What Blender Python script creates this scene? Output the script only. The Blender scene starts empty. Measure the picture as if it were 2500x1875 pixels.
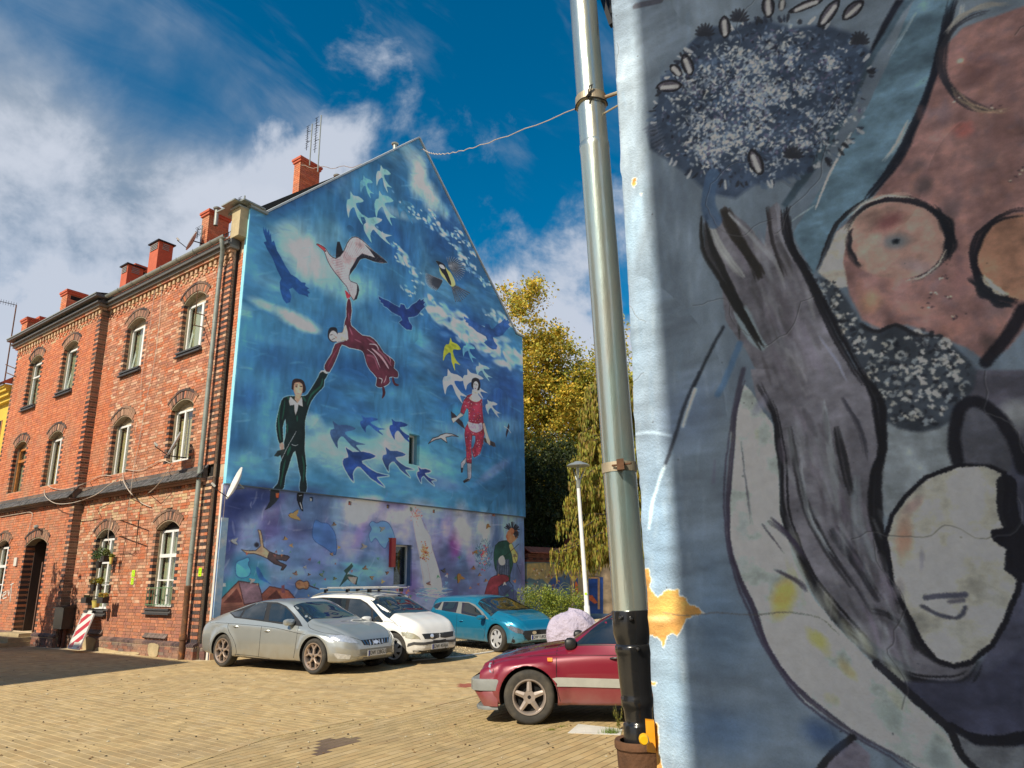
import bpy, bmesh, math, random
import numpy as np
from mathutils import Vector, Matrix
from mathutils.bvhtree import BVHTree
from mathutils.geometry import delaunay_2d_cdt
rad = math.radians
scn = bpy.context.scene
col = scn.collection

# ---------------------------------------------------------------- camera
F = 1765.0; CX, CY = 1250.0, 937.5            # focal length and centre of the 2500 x 1875 photograph
_up = np.array([-98., 6537., F]); _up /= np.linalg.norm(_up)
_fh = np.array([0, 0, 1.]) - _up*_up[2]; _fh /= np.linalg.norm(_fh)
_rt = np.cross(_fh, _up); _rt = _rt*np.sign(_rt[0])
MC = np.array([_rt, _fh, _up]); CAM = np.array([0, 0, 1.65])
cd = bpy.data.cameras.new('camera'); cam = bpy.data.objects.new('camera', cd); col.objects.link(cam)
scn.camera = cam
cd.sensor_fit = 'HORIZONTAL'; cd.sensor_width = 36; cd.lens = 36*F/2500; cd.clip_start = .05; cd.clip_end = 2000
R = np.array([MC[:, 0], MC[:, 1], -MC[:, 2]]).T
cam.matrix_world = Matrix([[*map(float, R[i]), float(CAM[i])] for i in range(3)]+[[0, 0, 0, 1]])
def ray(u, v):
    d = MC @ np.array([u-CX, CY-v, F]); return d/np.linalg.norm(d)
def onz(u, v, z=0):
    d = ray(u, v); return CAM+d*(z-CAM[2])/d[2]
def onp(u, v, P, n):
    d = ray(u, v); return CAM+d*(np.dot(np.array(P)-CAM, n)/d.dot(n))

# ---------------------------------------------------------------- light
SUN_AZ, SUN_EL = 35.4, 40.0                   # azimuth the light travels towards (from +Y to +X), elevation of the sun
sd = -np.array([math.sin(rad(SUN_AZ))*math.cos(rad(SUN_EL)), math.cos(rad(SUN_AZ))*math.cos(rad(SUN_EL)), -math.sin(rad(SUN_EL))])  # towards the sun
sl = bpy.data.lights.new('sun', 'SUN'); sl.energy = 5.0; sl.angle = rad(.53); sl.color = (1, .90, .73)
so = bpy.data.objects.new('sun', sl); col.objects.link(so); so.location = (-20, -20, 40)
so.rotation_euler = Vector(sd).to_track_quat('Z', 'Y').to_euler()
scn.view_settings.view_transform = 'Standard'; scn.view_settings.look = 'None'
scn.view_settings.gamma = 1; scn.view_settings.use_curve_mapping = False; scn.view_settings.exposure = 0.2

def nn(nt, typ, **kw):
    n = nt.nodes.new(typ)
    for k, v in kw.items():
        if k in n.inputs: n.inputs[k].default_value = v
        else: setattr(n, k, v)
    return n
W = bpy.data.worlds.new('World'); scn.world = W; W.use_nodes = True
nt = W.node_tree; nt.nodes.clear(); lk = nt.links.new
def mth(op, a, b=None, c=None, clamp=False):
    n = nt.nodes.new('ShaderNodeMath'); n.operation = op; n.use_clamp = clamp
    for i, x in enumerate((a, b, c)):
        if x is None: continue
        if isinstance(x, (int, float)): n.inputs[i].default_value = x
        else: lk(x, n.inputs[i])
    return n.outputs[0]
def ramp(x, lo, hi):
    n = nt.nodes.new('ShaderNodeMapRange'); n.interpolation_type = 'SMOOTHSTEP'
    lk(x, n.inputs[0]); n.inputs[1].default_value = lo; n.inputs[2].default_value = hi; return n.outputs[0]
def dotc(vec, v):
    n = nt.nodes.new('ShaderNodeVectorMath'); n.operation = 'DOT_PRODUCT'; lk(vec, n.inputs[0]); n.inputs[1].default_value = tuple(map(float, v)); return n.outputs['Value']
tc = nt.nodes.new('ShaderNodeTexCoord'); D = tc.outputs['Generated']
def skynoise(ex, scale, det, rough, dist=0.0, off=(0, 0, 0)):
    """noise on the cloud deck: ex = (axis, axis, axis) rows stretched"""
    comb = nt.nodes.new('ShaderNodeCombineXYZ')
    for i in range(3): lk(dotc(D, ex[i]), comb.inputs[i])
    ad = nt.nodes.new('ShaderNodeVectorMath'); ad.operation = 'ADD'; lk(comb.outputs[0], ad.inputs[0]); ad.inputs[1].default_value = off
    n = nn(nt, 'ShaderNodeTexNoise', Scale=scale, Detail=det, Roughness=rough, Distortion=dist); lk(ad.outputs[0], n.inputs['Vector'])
    return n.outputs['Fac']
sky = nt.nodes.new('ShaderNodeTexSky'); sky.sky_type = 'NISHITA'; sky.sun_disc = False
sky.sun_elevation = rad(SUN_EL); sky.sun_rotation = rad(SUN_AZ+180); sky.air_density = 1.0; sky.dust_density = .4; sky.ozone_density = 2.2
hs = nn(nt, 'ShaderNodeHueSaturation', Hue=.488, Saturation=1.75, Value=1.12); lk(sky.outputs[0], hs.inputs['Color'])
I3 = np.eye(3)
# cloud bank: everything under the great circle through two points of its edge
e1, e2 = ray(40, 40), ray(700, 430); nb = np.cross(e1, e2); nb /= np.linalg.norm(nb)
if nb.dot(ray(200, 400)) < 0: nb = -nb
al = e2-e1; al /= np.linalg.norm(al); dp = ray(900, 300); ac = np.cross(dp, al); ac /= np.linalg.norm(ac)
n1_ = skynoise(I3, 2.2, 7, .55, .3); n2_ = skynoise(I3, 7.0, 8, .6, .2, (3, 1, 2))
wis = skynoise((al*.9, ac*2.5, dp), 2.6, 8, .58, .5, (5, 0, 2))
wis2 = skynoise((al*.8+ac*.3, ac*1.9-al*.3, dp*1.5), 6.0, 8, .6, .35, (1, 4, 2))
bank = mth('ADD', dotc(D, nb), mth('MULTIPLY', mth('SUBTRACT', n1_, .5), .26))
bank = mth('ADD', bank, mth('MULTIPLY', mth('SUBTRACT', n2_, .5), .09))
bank = ramp(bank, -.04, .10)
soft = ramp(mth('ADD', n1_, mth('MULTIPLY', n2_, .5)), .50, .84)
bank = mth('MULTIPLY', bank, mth('MULTIPLY_ADD', soft, .30, .70))
lowd = dotc(D, (0, 0, 1))                     # height above the horizon
cum = mth('ADD', mth('MULTIPLY', n2_, .5), mth('MULTIPLY', n1_, .5))
cum = mth('SUBTRACT', cum, mth('MULTIPLY', lowd, .80))
cum = mth('MULTIPLY', ramp(cum, .09, .21), .95)
wisp = mth('MULTIPLY', ramp(wis, .48, .74), .66)
wisp = mth('MULTIPLY', wisp, mth('MULTIPLY_ADD', ramp(n1_, .40, .60), .8, .2))
wis3 = mth('MULTIPLY', ramp(wis2, .55, .85), .40)
m = mth('MAXIMUM', mth('MAXIMUM', bank, cum), mth('MAXIMUM', wisp, wis3))
shade = ramp(mth('ADD', n2_, mth('MULTIPLY', n1_, .7)), .55, 1.15)
cc = nt.nodes.new('ShaderNodeMix'); cc.data_type = 'RGBA'; lk(shade, cc.inputs[0])
cc.inputs[6].default_value = (2.0, 2.8, 3.9, 1); cc.inputs[7].default_value = (4.5, 5.1, 6.0, 1)
cb = nt.nodes.new('ShaderNodeMix'); cb.data_type = 'RGBA'; lk(cum, cb.inputs[0]); lk(cc.outputs[2], cb.inputs[6]); cb.inputs[7].default_value = (5.9, 6.4, 7.4, 1)
mx = nt.nodes.new('ShaderNodeMix'); mx.data_type = 'RGBA'; lk(m, mx.inputs[0]); lk(hs.outputs[0], mx.inputs[6]); lk(cb.outputs[2], mx.inputs[7])
bg = nt.nodes.new('ShaderNodeBackground'); bg.inputs[1].default_value = .088; lk(mx.outputs[2], bg.inputs[0])
wo = nt.nodes.new('ShaderNodeOutputWorld'); lk(bg.outputs[0], wo.inputs[0])

# ---------------------------------------------------------------- helpers
def mat(name, c=(.5, .5, .5), rough=.6, metal=0., var=.12, vs=6., bump=0., bs=40., attr=False, coat=0., spec=.5, c2=None, c2s=2., c2lo=.55, c2hi=.7, trans=0., image=None, det=6, bd=.01, stretch=None):
    m = bpy.data.materials.new(name); m.use_nodes = True; t = m.node_tree; b = t.nodes['Principled BSDF']; L = t.links.new
    tcx = t.nodes.new('ShaderNodeTexCoord'); vec = tcx.outputs['Object']
    if stretch:
        mp = t.nodes.new('ShaderNodeMapping'); mp.inputs['Scale'].default_value = stretch; L(vec, mp.inputs[0]); vec = mp.outputs[0]
    if attr:
        a = t.nodes.new('ShaderNodeAttribute'); a.attribute_name = 'Col'; cur = a.outputs['Color']
    elif image:
        a = t.nodes.new('ShaderNodeTexImage'); a.image = image; a.interpolation = 'Cubic'; L(tcx.outputs['UV'], a.inputs[0]); cur = a.outputs['Color']
    else:
        a = t.nodes.new('ShaderNodeRGB'); a.outputs[0].default_value = (*c, 1); cur = a.outputs[0]
    if c2 is not None:
        n = nn(t, 'ShaderNodeTexNoise', Scale=c2s, Detail=8, Roughness=.62); L(vec, n.inputs[0])
        r = nn(t, 'ShaderNodeMapRange'); L(n.outputs[0], r.inputs[0]); r.inputs[1].default_value = c2lo; r.inputs[2].default_value = c2hi
        x = t.nodes.new('ShaderNodeMix'); x.data_type = 'RGBA'; L(r.outputs[0], x.inputs[0]); L(cur, x.inputs[6]); x.inputs[7].default_value = (*c2, 1); cur = x.outputs[2]
    if var > 0:
        n = nn(t, 'ShaderNodeTexNoise', Scale=vs, Detail=det, Roughness=.65); L(vec, n.inputs[0])
        r = nn(t, 'ShaderNodeMapRange'); L(n.outputs[0], r.inputs[0]); r.inputs[1].default_value = .3; r.inputs[2].default_value = .7
        r.inputs[3].default_value = 1-var; r.inputs[4].default_value = 1+var
        x = t.nodes.new('ShaderNodeVectorMath'); x.operation = 'SCALE'; L(cur, x.inputs[0]); L(r.outputs[0], x.inputs['Scale']); cur = x.outputs[0]
    L(cur, b.inputs['Base Color'])
    b.inputs['Roughness'].default_value = rough; b.inputs['Metallic'].default_value = metal
    b.inputs['Specular IOR Level'].default_value = spec
    if coat: b.inputs['Coat Weight'].default_value = coat; b.inputs['Coat Roughness'].default_value = .03
    if bump:
        n = nn(t, 'ShaderNodeTexNoise', Scale=bs, Detail=8, Roughness=.6); L(vec, n.inputs[0])
        bp = t.nodes.new('ShaderNodeBump'); bp.inputs['Strength'].default_value = bump; bp.inputs['Distance'].default_value = bd
        L(n.outputs[0], bp.inputs['Height']); L(bp.outputs[0], b.inputs['Normal'])
    if trans:
        out = t.nodes['Material Output']; tr = t.nodes.new('ShaderNodeBsdfTranslucent'); L(cur, tr.inputs[0])
        mxx = t.nodes.new('ShaderNodeMixShader'); mxx.inputs[0].default_value = trans
        L(b.outputs[0], mxx.inputs[1]); L(tr.outputs[0], mxx.inputs[2]); L(mxx.outputs[0], out.inputs[0])
    return m
def glassmat(name, c, rough=.02, alpha=.45):
    """thin pane: reflects by angle, lets part of the view through"""
    m = bpy.data.materials.new(name); m.use_nodes = True; t = m.node_tree; L = t.links.new; t.nodes.clear()
    o = t.nodes.new('ShaderNodeOutputMaterial'); g = nn(t, 'ShaderNodeBsdfGlossy', Roughness=rough); g.inputs[0].default_value = (1, 1, 1, 1)
    tr = t.nodes.new('ShaderNodeBsdfTransparent'); tr.inputs[0].default_value = (*c, 1)
    fr = nn(t, 'ShaderNodeFresnel', IOR=1.6); mp = nn(t, 'ShaderNodeMath', operation='MULTIPLY_ADD'); mp.inputs[1].default_value = 1.5; mp.inputs[2].default_value = alpha
    L(fr.outputs[0], mp.inputs[0]); mp.use_clamp = True
    ge = t.nodes.new('ShaderNodeNewGeometry'); iv = nn(t, 'ShaderNodeMath', operation='SUBTRACT'); iv.inputs[0].default_value = 1; L(ge.outputs['Backfacing'], iv.inputs[1]); mu = nn(t, 'ShaderNodeMath', operation='MULTIPLY'); L(mp.outputs[0], mu.inputs[0]); L(iv.outputs[0], mu.inputs[1])
    x = t.nodes.new('ShaderNodeMixShader'); L(mu.outputs[0], x.inputs[0]); L(tr.outputs[0], x.inputs[1]); L(g.outputs[0], x.inputs[2]); L(x.outputs[0], o.inputs[0])
    return m
ORG = {}
def thing(name, label, cat, loc=(0, 0, 0), rz=0., group=None):
    o = bpy.data.objects.new(name, None); col.objects.link(o); o.location = tuple(map(float, loc)); o.rotation_euler = (0, 0, rz)
    o['label'] = label; o['category'] = cat; o.empty_display_size = .2
    if group: o['group'] = group
    return o
def tag(o, label, cat, group=None):
    o['label'] = label; o['category'] = cat
    if group: o['group'] = group
    return o
def struct(o): o['kind'] = 'structure'; return o
def stuff(o): o['kind'] = 'stuff'; return o
def root_of(p):
    while p.parent: p = p.parent
    return p
def npmesh(name, V, Fc, mats, parent=None, C=None, smooth=False, midx=None, world=True, uv=None, sharp=None):
    """mesh object from arrays; V in world space (or the thing's local space if world=False)"""
    V = np.asarray(V, dtype=np.float64).reshape(-1, 3)
    if parent is not None and world:
        r = root_of(parent); Mi = (Matrix.Translation(r.location) @ r.rotation_euler.to_matrix().to_4x4()).inverted(); Mi = np.array(Mi)
        V = V @ Mi[:3, :3].T + Mi[:3, 3]
    me = bpy.data.meshes.new(name)
    if isinstance(Fc, np.ndarray):
        k = Fc.shape[1]; n = len(Fc)
        me.vertices.add(len(V)); me.vertices.foreach_set('co', V.astype(np.float32).ravel())
        me.loops.add(n*k); me.loops.foreach_set('vertex_index', Fc.astype(np.int32).ravel())
        me.polygons.add(n); me.polygons.foreach_set('loop_start', np.arange(0, n*k, k, dtype=np.int32))
        me.update(calc_edges=True)
    else: me.from_pydata(V.tolist(), [], [list(map(int, f)) for f in Fc])
    me.update()
    if C is not None:
        lt = np.empty(len(me.polygons), dtype=np.int32); me.polygons.foreach_get('loop_total', lt)
        cc_ = np.repeat(np.hstack([np.asarray(C, dtype=np.float32), np.ones((len(C), 1), np.float32)]), lt, axis=0)
        ca = me.color_attributes.new('Col', 'FLOAT_COLOR', 'CORNER'); ca.data.foreach_set('color', cc_.ravel())
    if uv is not None:
        ul = me.uv_layers.new(name='UV'); vi = np.empty(len(me.loops), dtype=np.int32); me.loops.foreach_get('vertex_index', vi)
        ul.data.foreach_set('uv', np.asarray(uv, dtype=np.float32)[vi].ravel())
    for mm in (mats if isinstance(mats, (list, tuple)) else [mats]): me.materials.append(mm)
    if midx is not None: me.polygons.foreach_set('material_index', np.asarray(midx, dtype=np.int32))
    me.polygons.foreach_set('use_smooth', [bool(smooth)]*len(me.polygons))
    if smooth:
        if sharp: me.set_sharp_from_angle(angle=rad(sharp))
    o = bpy.data.objects.new(name, me); col.objects.link(o)
    if parent is not None: o.parent = parent
    return o
class MB:
    """collects simple solids (world space) into one mesh"""
    def __init__(s, O=(0, 0, 0), X=(1, 0, 0), Y=(0, 1, 0), Z=(0, 0, 1)):
        s.O = np.array(O, float); s.A = np.array([X, Y, Z], float); s.V = []; s.F = []; s.C = []; s.M = []; s.UV = []
    def add(s, V, Fc, c=(.5, .5, .5), m=0, raw=False):
        n = len(s.V); V = np.asarray(V, float)
        if not raw: V = s.O + V @ s.A
        s.V += V.tolist(); s.F += [[i+n for i in f] for f in Fc]; s.C += [c]*len(Fc); s.M += [m]*len(Fc)
    def box(s, a, b, c=(.5, .5, .5), m=0, skip=()):
        x0, y0, z0 = a; x1, y1, z1 = b
        V = [(x0, y0, z0), (x1, y0, z0), (x1, y1, z0), (x0, y1, z0), (x0, y0, z1), (x1, y0, z1), (x1, y1, z1), (x0, y1, z1)]
        Fc = [(0, 3, 2, 1), (4, 5, 6, 7), (0, 1, 5, 4), (1, 2, 6, 5), (2, 3, 7, 6), (3, 0, 4, 7)]
        s.add(V, [f for i, f in enumerate(Fc) if i not in skip], c, m)
    def prism(s, poly, h0, h1, plane='xz', c=(.5, .5, .5), m=0, caps=True):
        """poly in two axes, extruded over the third from h0 to h1"""
        n = len(poly)
        f = {'xz': lambda p, h: (p[0], h, p[1]), 'xy': lambda p, h: (p[0], p[1], h), 'yz': lambda p, h: (h, p[0], p[1])}[plane]
        V = [f(p, h0) for p in poly]+[f(p, h1) for p in poly]
        Fc = [(i, (i+1) % n, n+(i+1) % n, n+i) for i in range(n)]
        if caps: Fc += [tuple(range(n))[::-1], tuple(range(n, 2*n))]
        s.add(V, Fc, c, m)
    def quad(s, pts, c=(.5, .5, .5), m=0): s.add(pts, [tuple(range(len(pts)))], c, m)
    def tube(s, P, r, n=8, c=(.5, .5, .5), m=0, caps=True):
        P = [np.array(p, float) for p in P]; rr = r if hasattr(r, '__len__') else [r]*len(P)
        V = []; prev = None
        for i, p in enumerate(P):
            t = P[min(i+1, len(P)-1)]-P[max(i-1, 0)]; t = t/(np.linalg.norm(t)+1e-9)
            if prev is None:
                a = np.cross(t, (0, 0, 1)); a = a if np.linalg.norm(a) > .1 else np.cross(t, (1, 0, 0))
            else: a = prev-t*prev.dot(t)
            a = a/(np.linalg.norm(a)+1e-9); b = np.cross(t, a); prev = a
            V += [p+rr[i]*(a*math.cos(2*math.pi*k/n)+b*math.sin(2*math.pi*k/n)) for k in range(n)]
        Fc = [(i*n+k, i*n+(k+1) % n, (i+1)*n+(k+1) % n, (i+1)*n+k) for i in range(len(P)-1) for k in range(n)]
        if caps: Fc += [tuple(range(n))[::-1], tuple((len(P)-1)*n+k for k in range(n))]
        s.add(V, Fc, c, m)
    def lathe(s, prof, n=24, O=(0, 0, 0), ax=(0, 0, 1), c=(.5, .5, .5), m=0, a0=0., a1=2*math.pi):
        """prof: list of (radius, height along ax)"""
        ax = np.array(ax, float); ax /= np.linalg.norm(ax); a = np.cross(ax, (0, 0, 1)); a = a if np.linalg.norm(a) > .1 else np.cross(ax, (1, 0, 0)); a /= np.linalg.norm(a); b = np.cross(ax, a)
        full = abs(a1-a0-2*math.pi) < 1e-6; k = n if full else n+1
        V = []
        for r, h in prof:
            V += [np.array(O)+ax*h+r*(a*math.cos(a0+(a1-a0)*j/n)+b*math.sin(a0+(a1-a0)*j/n)) for j in range(k)]
        Fc = [(i*k+j, i*k+(j+1) % k, (i+1)*k+(j+1) % k, (i+1)*k+j) for i in range(len(prof)-1) for j in range(n)]
        s.add(V, Fc, c, m)
    def build(s, name, mats, parent=None, smooth=False, sharp=35, world=True, usecol=True):
        return npmesh(name, s.V, s.F, mats, parent, C=s.C if usecol else None, smooth=smooth, midx=s.M, world=world, sharp=sharp)
def catmull(P, k=6, closed=False):
    P = np.asarray(P, float); n = len(P); out = []
    for i in range(n if closed else n-1):
        p0, p1, p2, p3 = (P[(i-1) % n], P[i], P[(i+1) % n], P[(i+2) % n]) if closed else (P[max(i-1, 0)], P[i], P[i+1], P[min(i+2, n-1)])
        for j in range(k):
            t = j/k; out.append(.5*((2*p1)+(-p0+p2)*t+(2*p0-5*p1+4*p2-p3)*t*t+(-p0+3*p1-3*p2+p3)*t**3))
    if not closed: out.append(P[-1])
    return np.array(out)
def jit(c, rng, a=.12, b=.03):
    k = 1+rng.uniform(-a, a); return tuple(max(0., x*k*(1+rng.uniform(-b, b))) for x in c)
# ---------------------------------------------------------------- frames of the two big walls (measured once from the photograph)
K = onz(497, 1613)                             # foot of the corner between brick front and painted gable
a1 = rad(-52.9); LV = np.array([math.sin(a1), math.cos(a1), 0]); N1 = np.array([-LV[1], LV[0], 0])   # front: along / outwards
a2 = rad(33.7); GV = np.array([math.sin(a2), math.cos(a2), 0]); N2 = np.array([GV[1], -GV[0], 0])    # gable: along / outwards
UPV = np.array([0, 0, 1.])
# right wall in the foreground, parallel to the brick front
_r = ray(1544, 937); KR = CAM+_r*(2.6/_r[1]); KR[2] = 0; RV = -LV
def fpt(u, v, d=0.):                           # photo pixel -> (s, z) on the brick front (plane d in front of it)
    p = onp(u, v, K+d*N1, N1)-K; return float(p @ LV), float(p[2])
def gpt(u, v, d=0.):
    p = onp(u, v, K+d*N2, N2)-K; return float(p @ GV), float(p[2])
def FRONT(d=0.): return MB(K+d*N1, LV, N1, UPV)     # local (s, out, z)
def GABLE(d=0.): return MB(K+d*N2, GV, N2, UPV)

# ---------------------------------------------------------------- painting of flat murals (numpy raster, stored as images made here)
def fbm(h, w, base, octv=5, seed=0, ax=(1, 1), per=.55):
    rg = np.random.RandomState(seed); out = np.zeros((h, w), np.float32); amp = 1.; tot = 0
    for o in range(octv):
        gy = max(2, int(base*ax[1]*2**o)); gx = max(2, int(base*ax[0]*2**o*w/h)); g = rg.rand(gy+2, gx+2).astype(np.float32)
        y = np.linspace(0, gy-.001, h); x = np.linspace(0, gx-.001, w); yi = y.astype(int); xi = x.astype(int); fy = (y-yi); fx = (x-xi)
        fy = (fy*fy*(3-2*fy))[:, None]; fx = (fx*fx*(3-2*fx))[None, :]
        a = g[np.ix_(yi, xi)]; b = g[np.ix_(yi, xi+1)]; c = g[np.ix_(yi+1, xi)]; d = g[np.ix_(yi+1, xi+1)]
        out += amp*((a*(1-fx)+b*fx)*(1-fy)+(c*(1-fx)+d*fx)*fy); tot += amp; amp *= per
    return out/tot
class Paint:
    def __init__(s, w, h, fmap): s.w, s.h, s.map = w, h, fmap; s.a = np.zeros((h, w, 3), np.float32)
    def T(s, P): return np.array([s.map(u, v) for u, v in P], float)
    def bb(s, x0, y0, x1, y1):
        x0, y0, x1, y1 = max(0, int(x0)), max(0, int(y0)), min(s.w, int(x1)+2), min(s.h, int(y1)+2)
        if x1 <= x0 or y1 <= y0: return None
        return x0, y0, x1, y1
    def mix(s, b, c, m):
        x0, y0, x1, y1 = b; v = s.a[y0:y1, x0:x1]; c = np.array(c, np.float32)/255.; s.a[y0:y1, x0:x1] = v*(1-m[..., None])+c*m[..., None]
    def sdf(s, P, b):
        x0, y0, x1, y1 = b; X, Y = np.meshgrid(np.arange(x0, x1, dtype=np.float32), np.arange(y0, y1, dtype=np.float32))
        d = np.full(X.shape, 1e9, np.float32); ins = np.zeros(X.shape, bool); n = len(P)
        for i in range(n):
            ax, ay = P[i]; bx, by = P[(i+1) % n]; ex, ey = bx-ax, by-ay; wx, wy = X-ax, Y-ay
            t = np.clip((wx*ex+wy*ey)/(ex*ex+ey*ey+1e-9), 0, 1); d = np.minimum(d, (wx-ex*t)**2+(wy-ey*t)**2)
            if ay != by: ins ^= ((ay > Y) != (by > Y)) & (X < (bx-ax)*(Y-ay)/(by-ay)+ax)
        d = np.sqrt(d); return np.where(ins, -d, d)
    def poly(s, P, c, a=1., soft=.8, cm=0, edge=None, ew=1.2, c2=None, c2d=6., noise=0., halo=None, hw=3.):
        """P photo pixels; cm>0 smooths the outline; c2 = colour towards the rim; edge = outline colour"""
        P = s.T(P)
        if cm: P = catmull(P, cm, True)
        pad = max(soft, ew, hw if halo else 0)+2
        b = s.bb(P[:, 0].min()-pad, P[:, 1].min()-pad, P[:, 0].max()+pad, P[:, 1].max()+pad)
        if b is None: return
        d = s.sdf(P, b)
        if halo is not None: s.mix(b, halo, np.clip(1-(d-hw*.3)/hw, 0, 1)*.75)
        m = np.clip(.5-d/soft/1.0, 0, 1)*a
        if noise: m = m*(1-noise+noise*fbm(m.shape[0], m.shape[1], 8, 4, int(abs(P[0, 0]*7)) % 9999)*1.6).clip(0, 1)
        s.mix(b, c, m)
        if a > .85 and (b[2]-b[0]) > 14 and cm != 9:         # paint is never even inside a shape
            x0, y0, x1, y1 = b; g = fbm(y1-y0, x1-x0, max(3, (y1-y0)/34), 4, int(P[0, 0]+P[0, 1]*3) % 9999, (.8, 1.2), .65)-.5; s.a[y0:y1, x0:x1] *= (1+m*g*.75)[..., None]
        if c2 is not None: s.mix(b, c2, np.clip(1+d/c2d, 0, 1)*(d < 0)*a*.8)
        if edge is not None: s.mix(b, edge, np.clip((ew-np.abs(d))/1.2+.2, 0, 1)*a)
    def line(s, P, wd, c, a=1., cm=5, taper=False, soft=1.0, dry=0.):
        P = s.T(P)
        if cm and len(P) > 2: P = catmull(P, cm)
        if dry:                                    # a bristle brush: overlapping thin strokes of uneven length
            rr = random.Random(int(P[0, 0]*7+P[-1, 1]*3)); P = np.array([P[0]+(P[-1]-P[0])*t for t in np.linspace(0, 1, 8)]) if len(P) < 4 else P
            tg = np.gradient(P, axis=0); nm_ = np.stack([-tg[:, 1], tg[:, 0]], 1)/(np.hypot(tg[:, 0], tg[:, 1])[:, None]+1e-6); keep = s.map; s.map = lambda u, v: (u, v); nb = max(5, int(wd*.9))
            for k in range(nb):
                o_ = rr.uniform(-.46, .46)*wd; i0 = int(rr.random()**2*len(P)*.12); i1 = len(P)-int(rr.random()**2*len(P)*.18); q = P+nm_*(o_*(1+.35*np.sin(np.arange(len(P))*.35+wd)[:, None]))
                if i1-i0 > 2: s.line(q[i0:i1:2 if i1-i0 > 8 else 1], max(1.6, wd*rr.uniform(.16, .42)), c, a*rr.uniform(.45, 1), 0, True, soft*.8)
            s.map = keep; return
        n = len(P); pad = wd+soft+2
        b = s.bb(P[:, 0].min()-pad, P[:, 1].min()-pad, P[:, 0].max()+pad, P[:, 1].max()+pad)
        if b is None: return
        x0, y0, x1, y1 = b; X, Y = np.meshgrid(np.arange(x0, x1, dtype=np.float32), np.arange(y0, y1, dtype=np.float32)); m = np.zeros(X.shape, np.float32)
        for i in range(n-1):
            ax, ay = P[i]; bx, by = P[i+1]; ex, ey = bx-ax, by-ay; wx, wy = X-ax, Y-ay
            t = np.clip((wx*ex+wy*ey)/(ex*ex+ey*ey+1e-9), 0, 1); d = np.sqrt((wx-ex*t)**2+(wy-ey*t)**2)
            w_ = wd
            if taper: q = (i+t)/(n-1); w_ = wd*np.sqrt(np.clip(4*q*(1-q), .02, 1))
            m = np.maximum(m, np.clip((w_/2-d)/soft+.5, 0, 1))
        if dry: m = m*np.clip((fbm(m.shape[0], m.shape[1], 30, 3, int(abs(P[0, 0]*13)) % 9999)-dry)*6, 0, 1)
        s.mix(b, c, m*a)
    def blob(s, u, v, ru, rv, c, a=1., ang=0., p=1.5, noise=0., seed=1):
        """soft ellipse; radii in photo pixels at (u, v)"""
        x, y = s.map(u, v); dx = np.hypot(*(np.array(s.map(u+ru*math.cos(ang), v+ru*math.sin(ang)))-(x, y))); q = np.array(s.map(u+ru*math.cos(ang), v+ru*math.sin(ang)))-(x, y)
        th = math.atan2(q[1], q[0]); q2 = np.array(s.map(u-rv*math.sin(ang), v+rv*math.cos(ang)))-(x, y); dy = np.hypot(*q2); r = max(dx, dy)*1.6
        b = s.bb(x-r, y-r, x+r, y+r)
        if b is None: return
        x0, y0, x1, y1 = b; X, Y = np.meshgrid(np.arange(x0, x1, dtype=np.float32)-x, np.arange(y0, y1, dtype=np.float32)-y)
        U = (X*math.cos(th)+Y*math.sin(th))/dx; V = (-X*math.sin(th)+Y*math.cos(th))/dy; m = np.exp(-(U*U+V*V)**p*1.2)
        if noise: m = np.clip(m*(1+noise)-noise*fbm(m.shape[0], m.shape[1], 5, 5, seed)*1.5, 0, 1)
        s.mix(b, c, m*a)
    def warp(s, amp, seed):
        """hand-painted wobble of every edge, dry brush grain"""
        h, w = s.h, s.w; dx = (fbm(h, w, 14, 5, seed, (1, 1), .7)-.5)*amp*2; dy = (fbm(h, w, 14, 5, seed+1, (1, 1), .7)-.5)*amp*2
        r = np.random.RandomState(seed); dx += r.normal(size=(h, w))*amp*.09; dy += r.normal(size=(h, w))*amp*.09
        Y, X = np.mgrid[0:h, 0:w]; s.a = s.a[np.clip(Y+dy, 0, h-1).astype(int), np.clip(X+dx, 0, w-1).astype(int)]
        g = fbm(h, w, 40, 3, seed+3, (1.6, .5), .7)-.5; g2 = fbm(h, w, 40, 3, seed+4, (.5, 1.6), .7)-.5; q = fbm(h, w, 5, 2, seed+5)
        s.a *= (1+.42*np.where(q > .5, g, g2)+.30*(fbm(h, w, 7, 5, seed+6, (1, 1), .65)-.5))[..., None].astype(np.float32)
    def image(s, name, k):
        """k: what a white wall shows there (linear, per channel); turns seen colours into paint albedo"""
        a = np.clip(s.a, 0, 1); lu = a.mean(-1, keepdims=True); a = np.clip(lu+(a-lu)*.90, 0, 1); lin = np.where(a <= .04045, a/12.92, ((a+.055)/1.055)**2.4)
        alb = np.clip(lin/np.array(k, np.float32), .004, .86)
        srgb = np.where(alb <= .0031308, alb*12.92, 1.055*alb**(1/2.4)-.055)
        im = bpy.data.images.new(name, s.w, s.h); px = np.ones((s.h, s.w, 4), np.float32); px[..., :3] = srgb[::-1]
        im.pixels.foreach_set(px.ravel()); im.update(); im.pack(); return im
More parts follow.
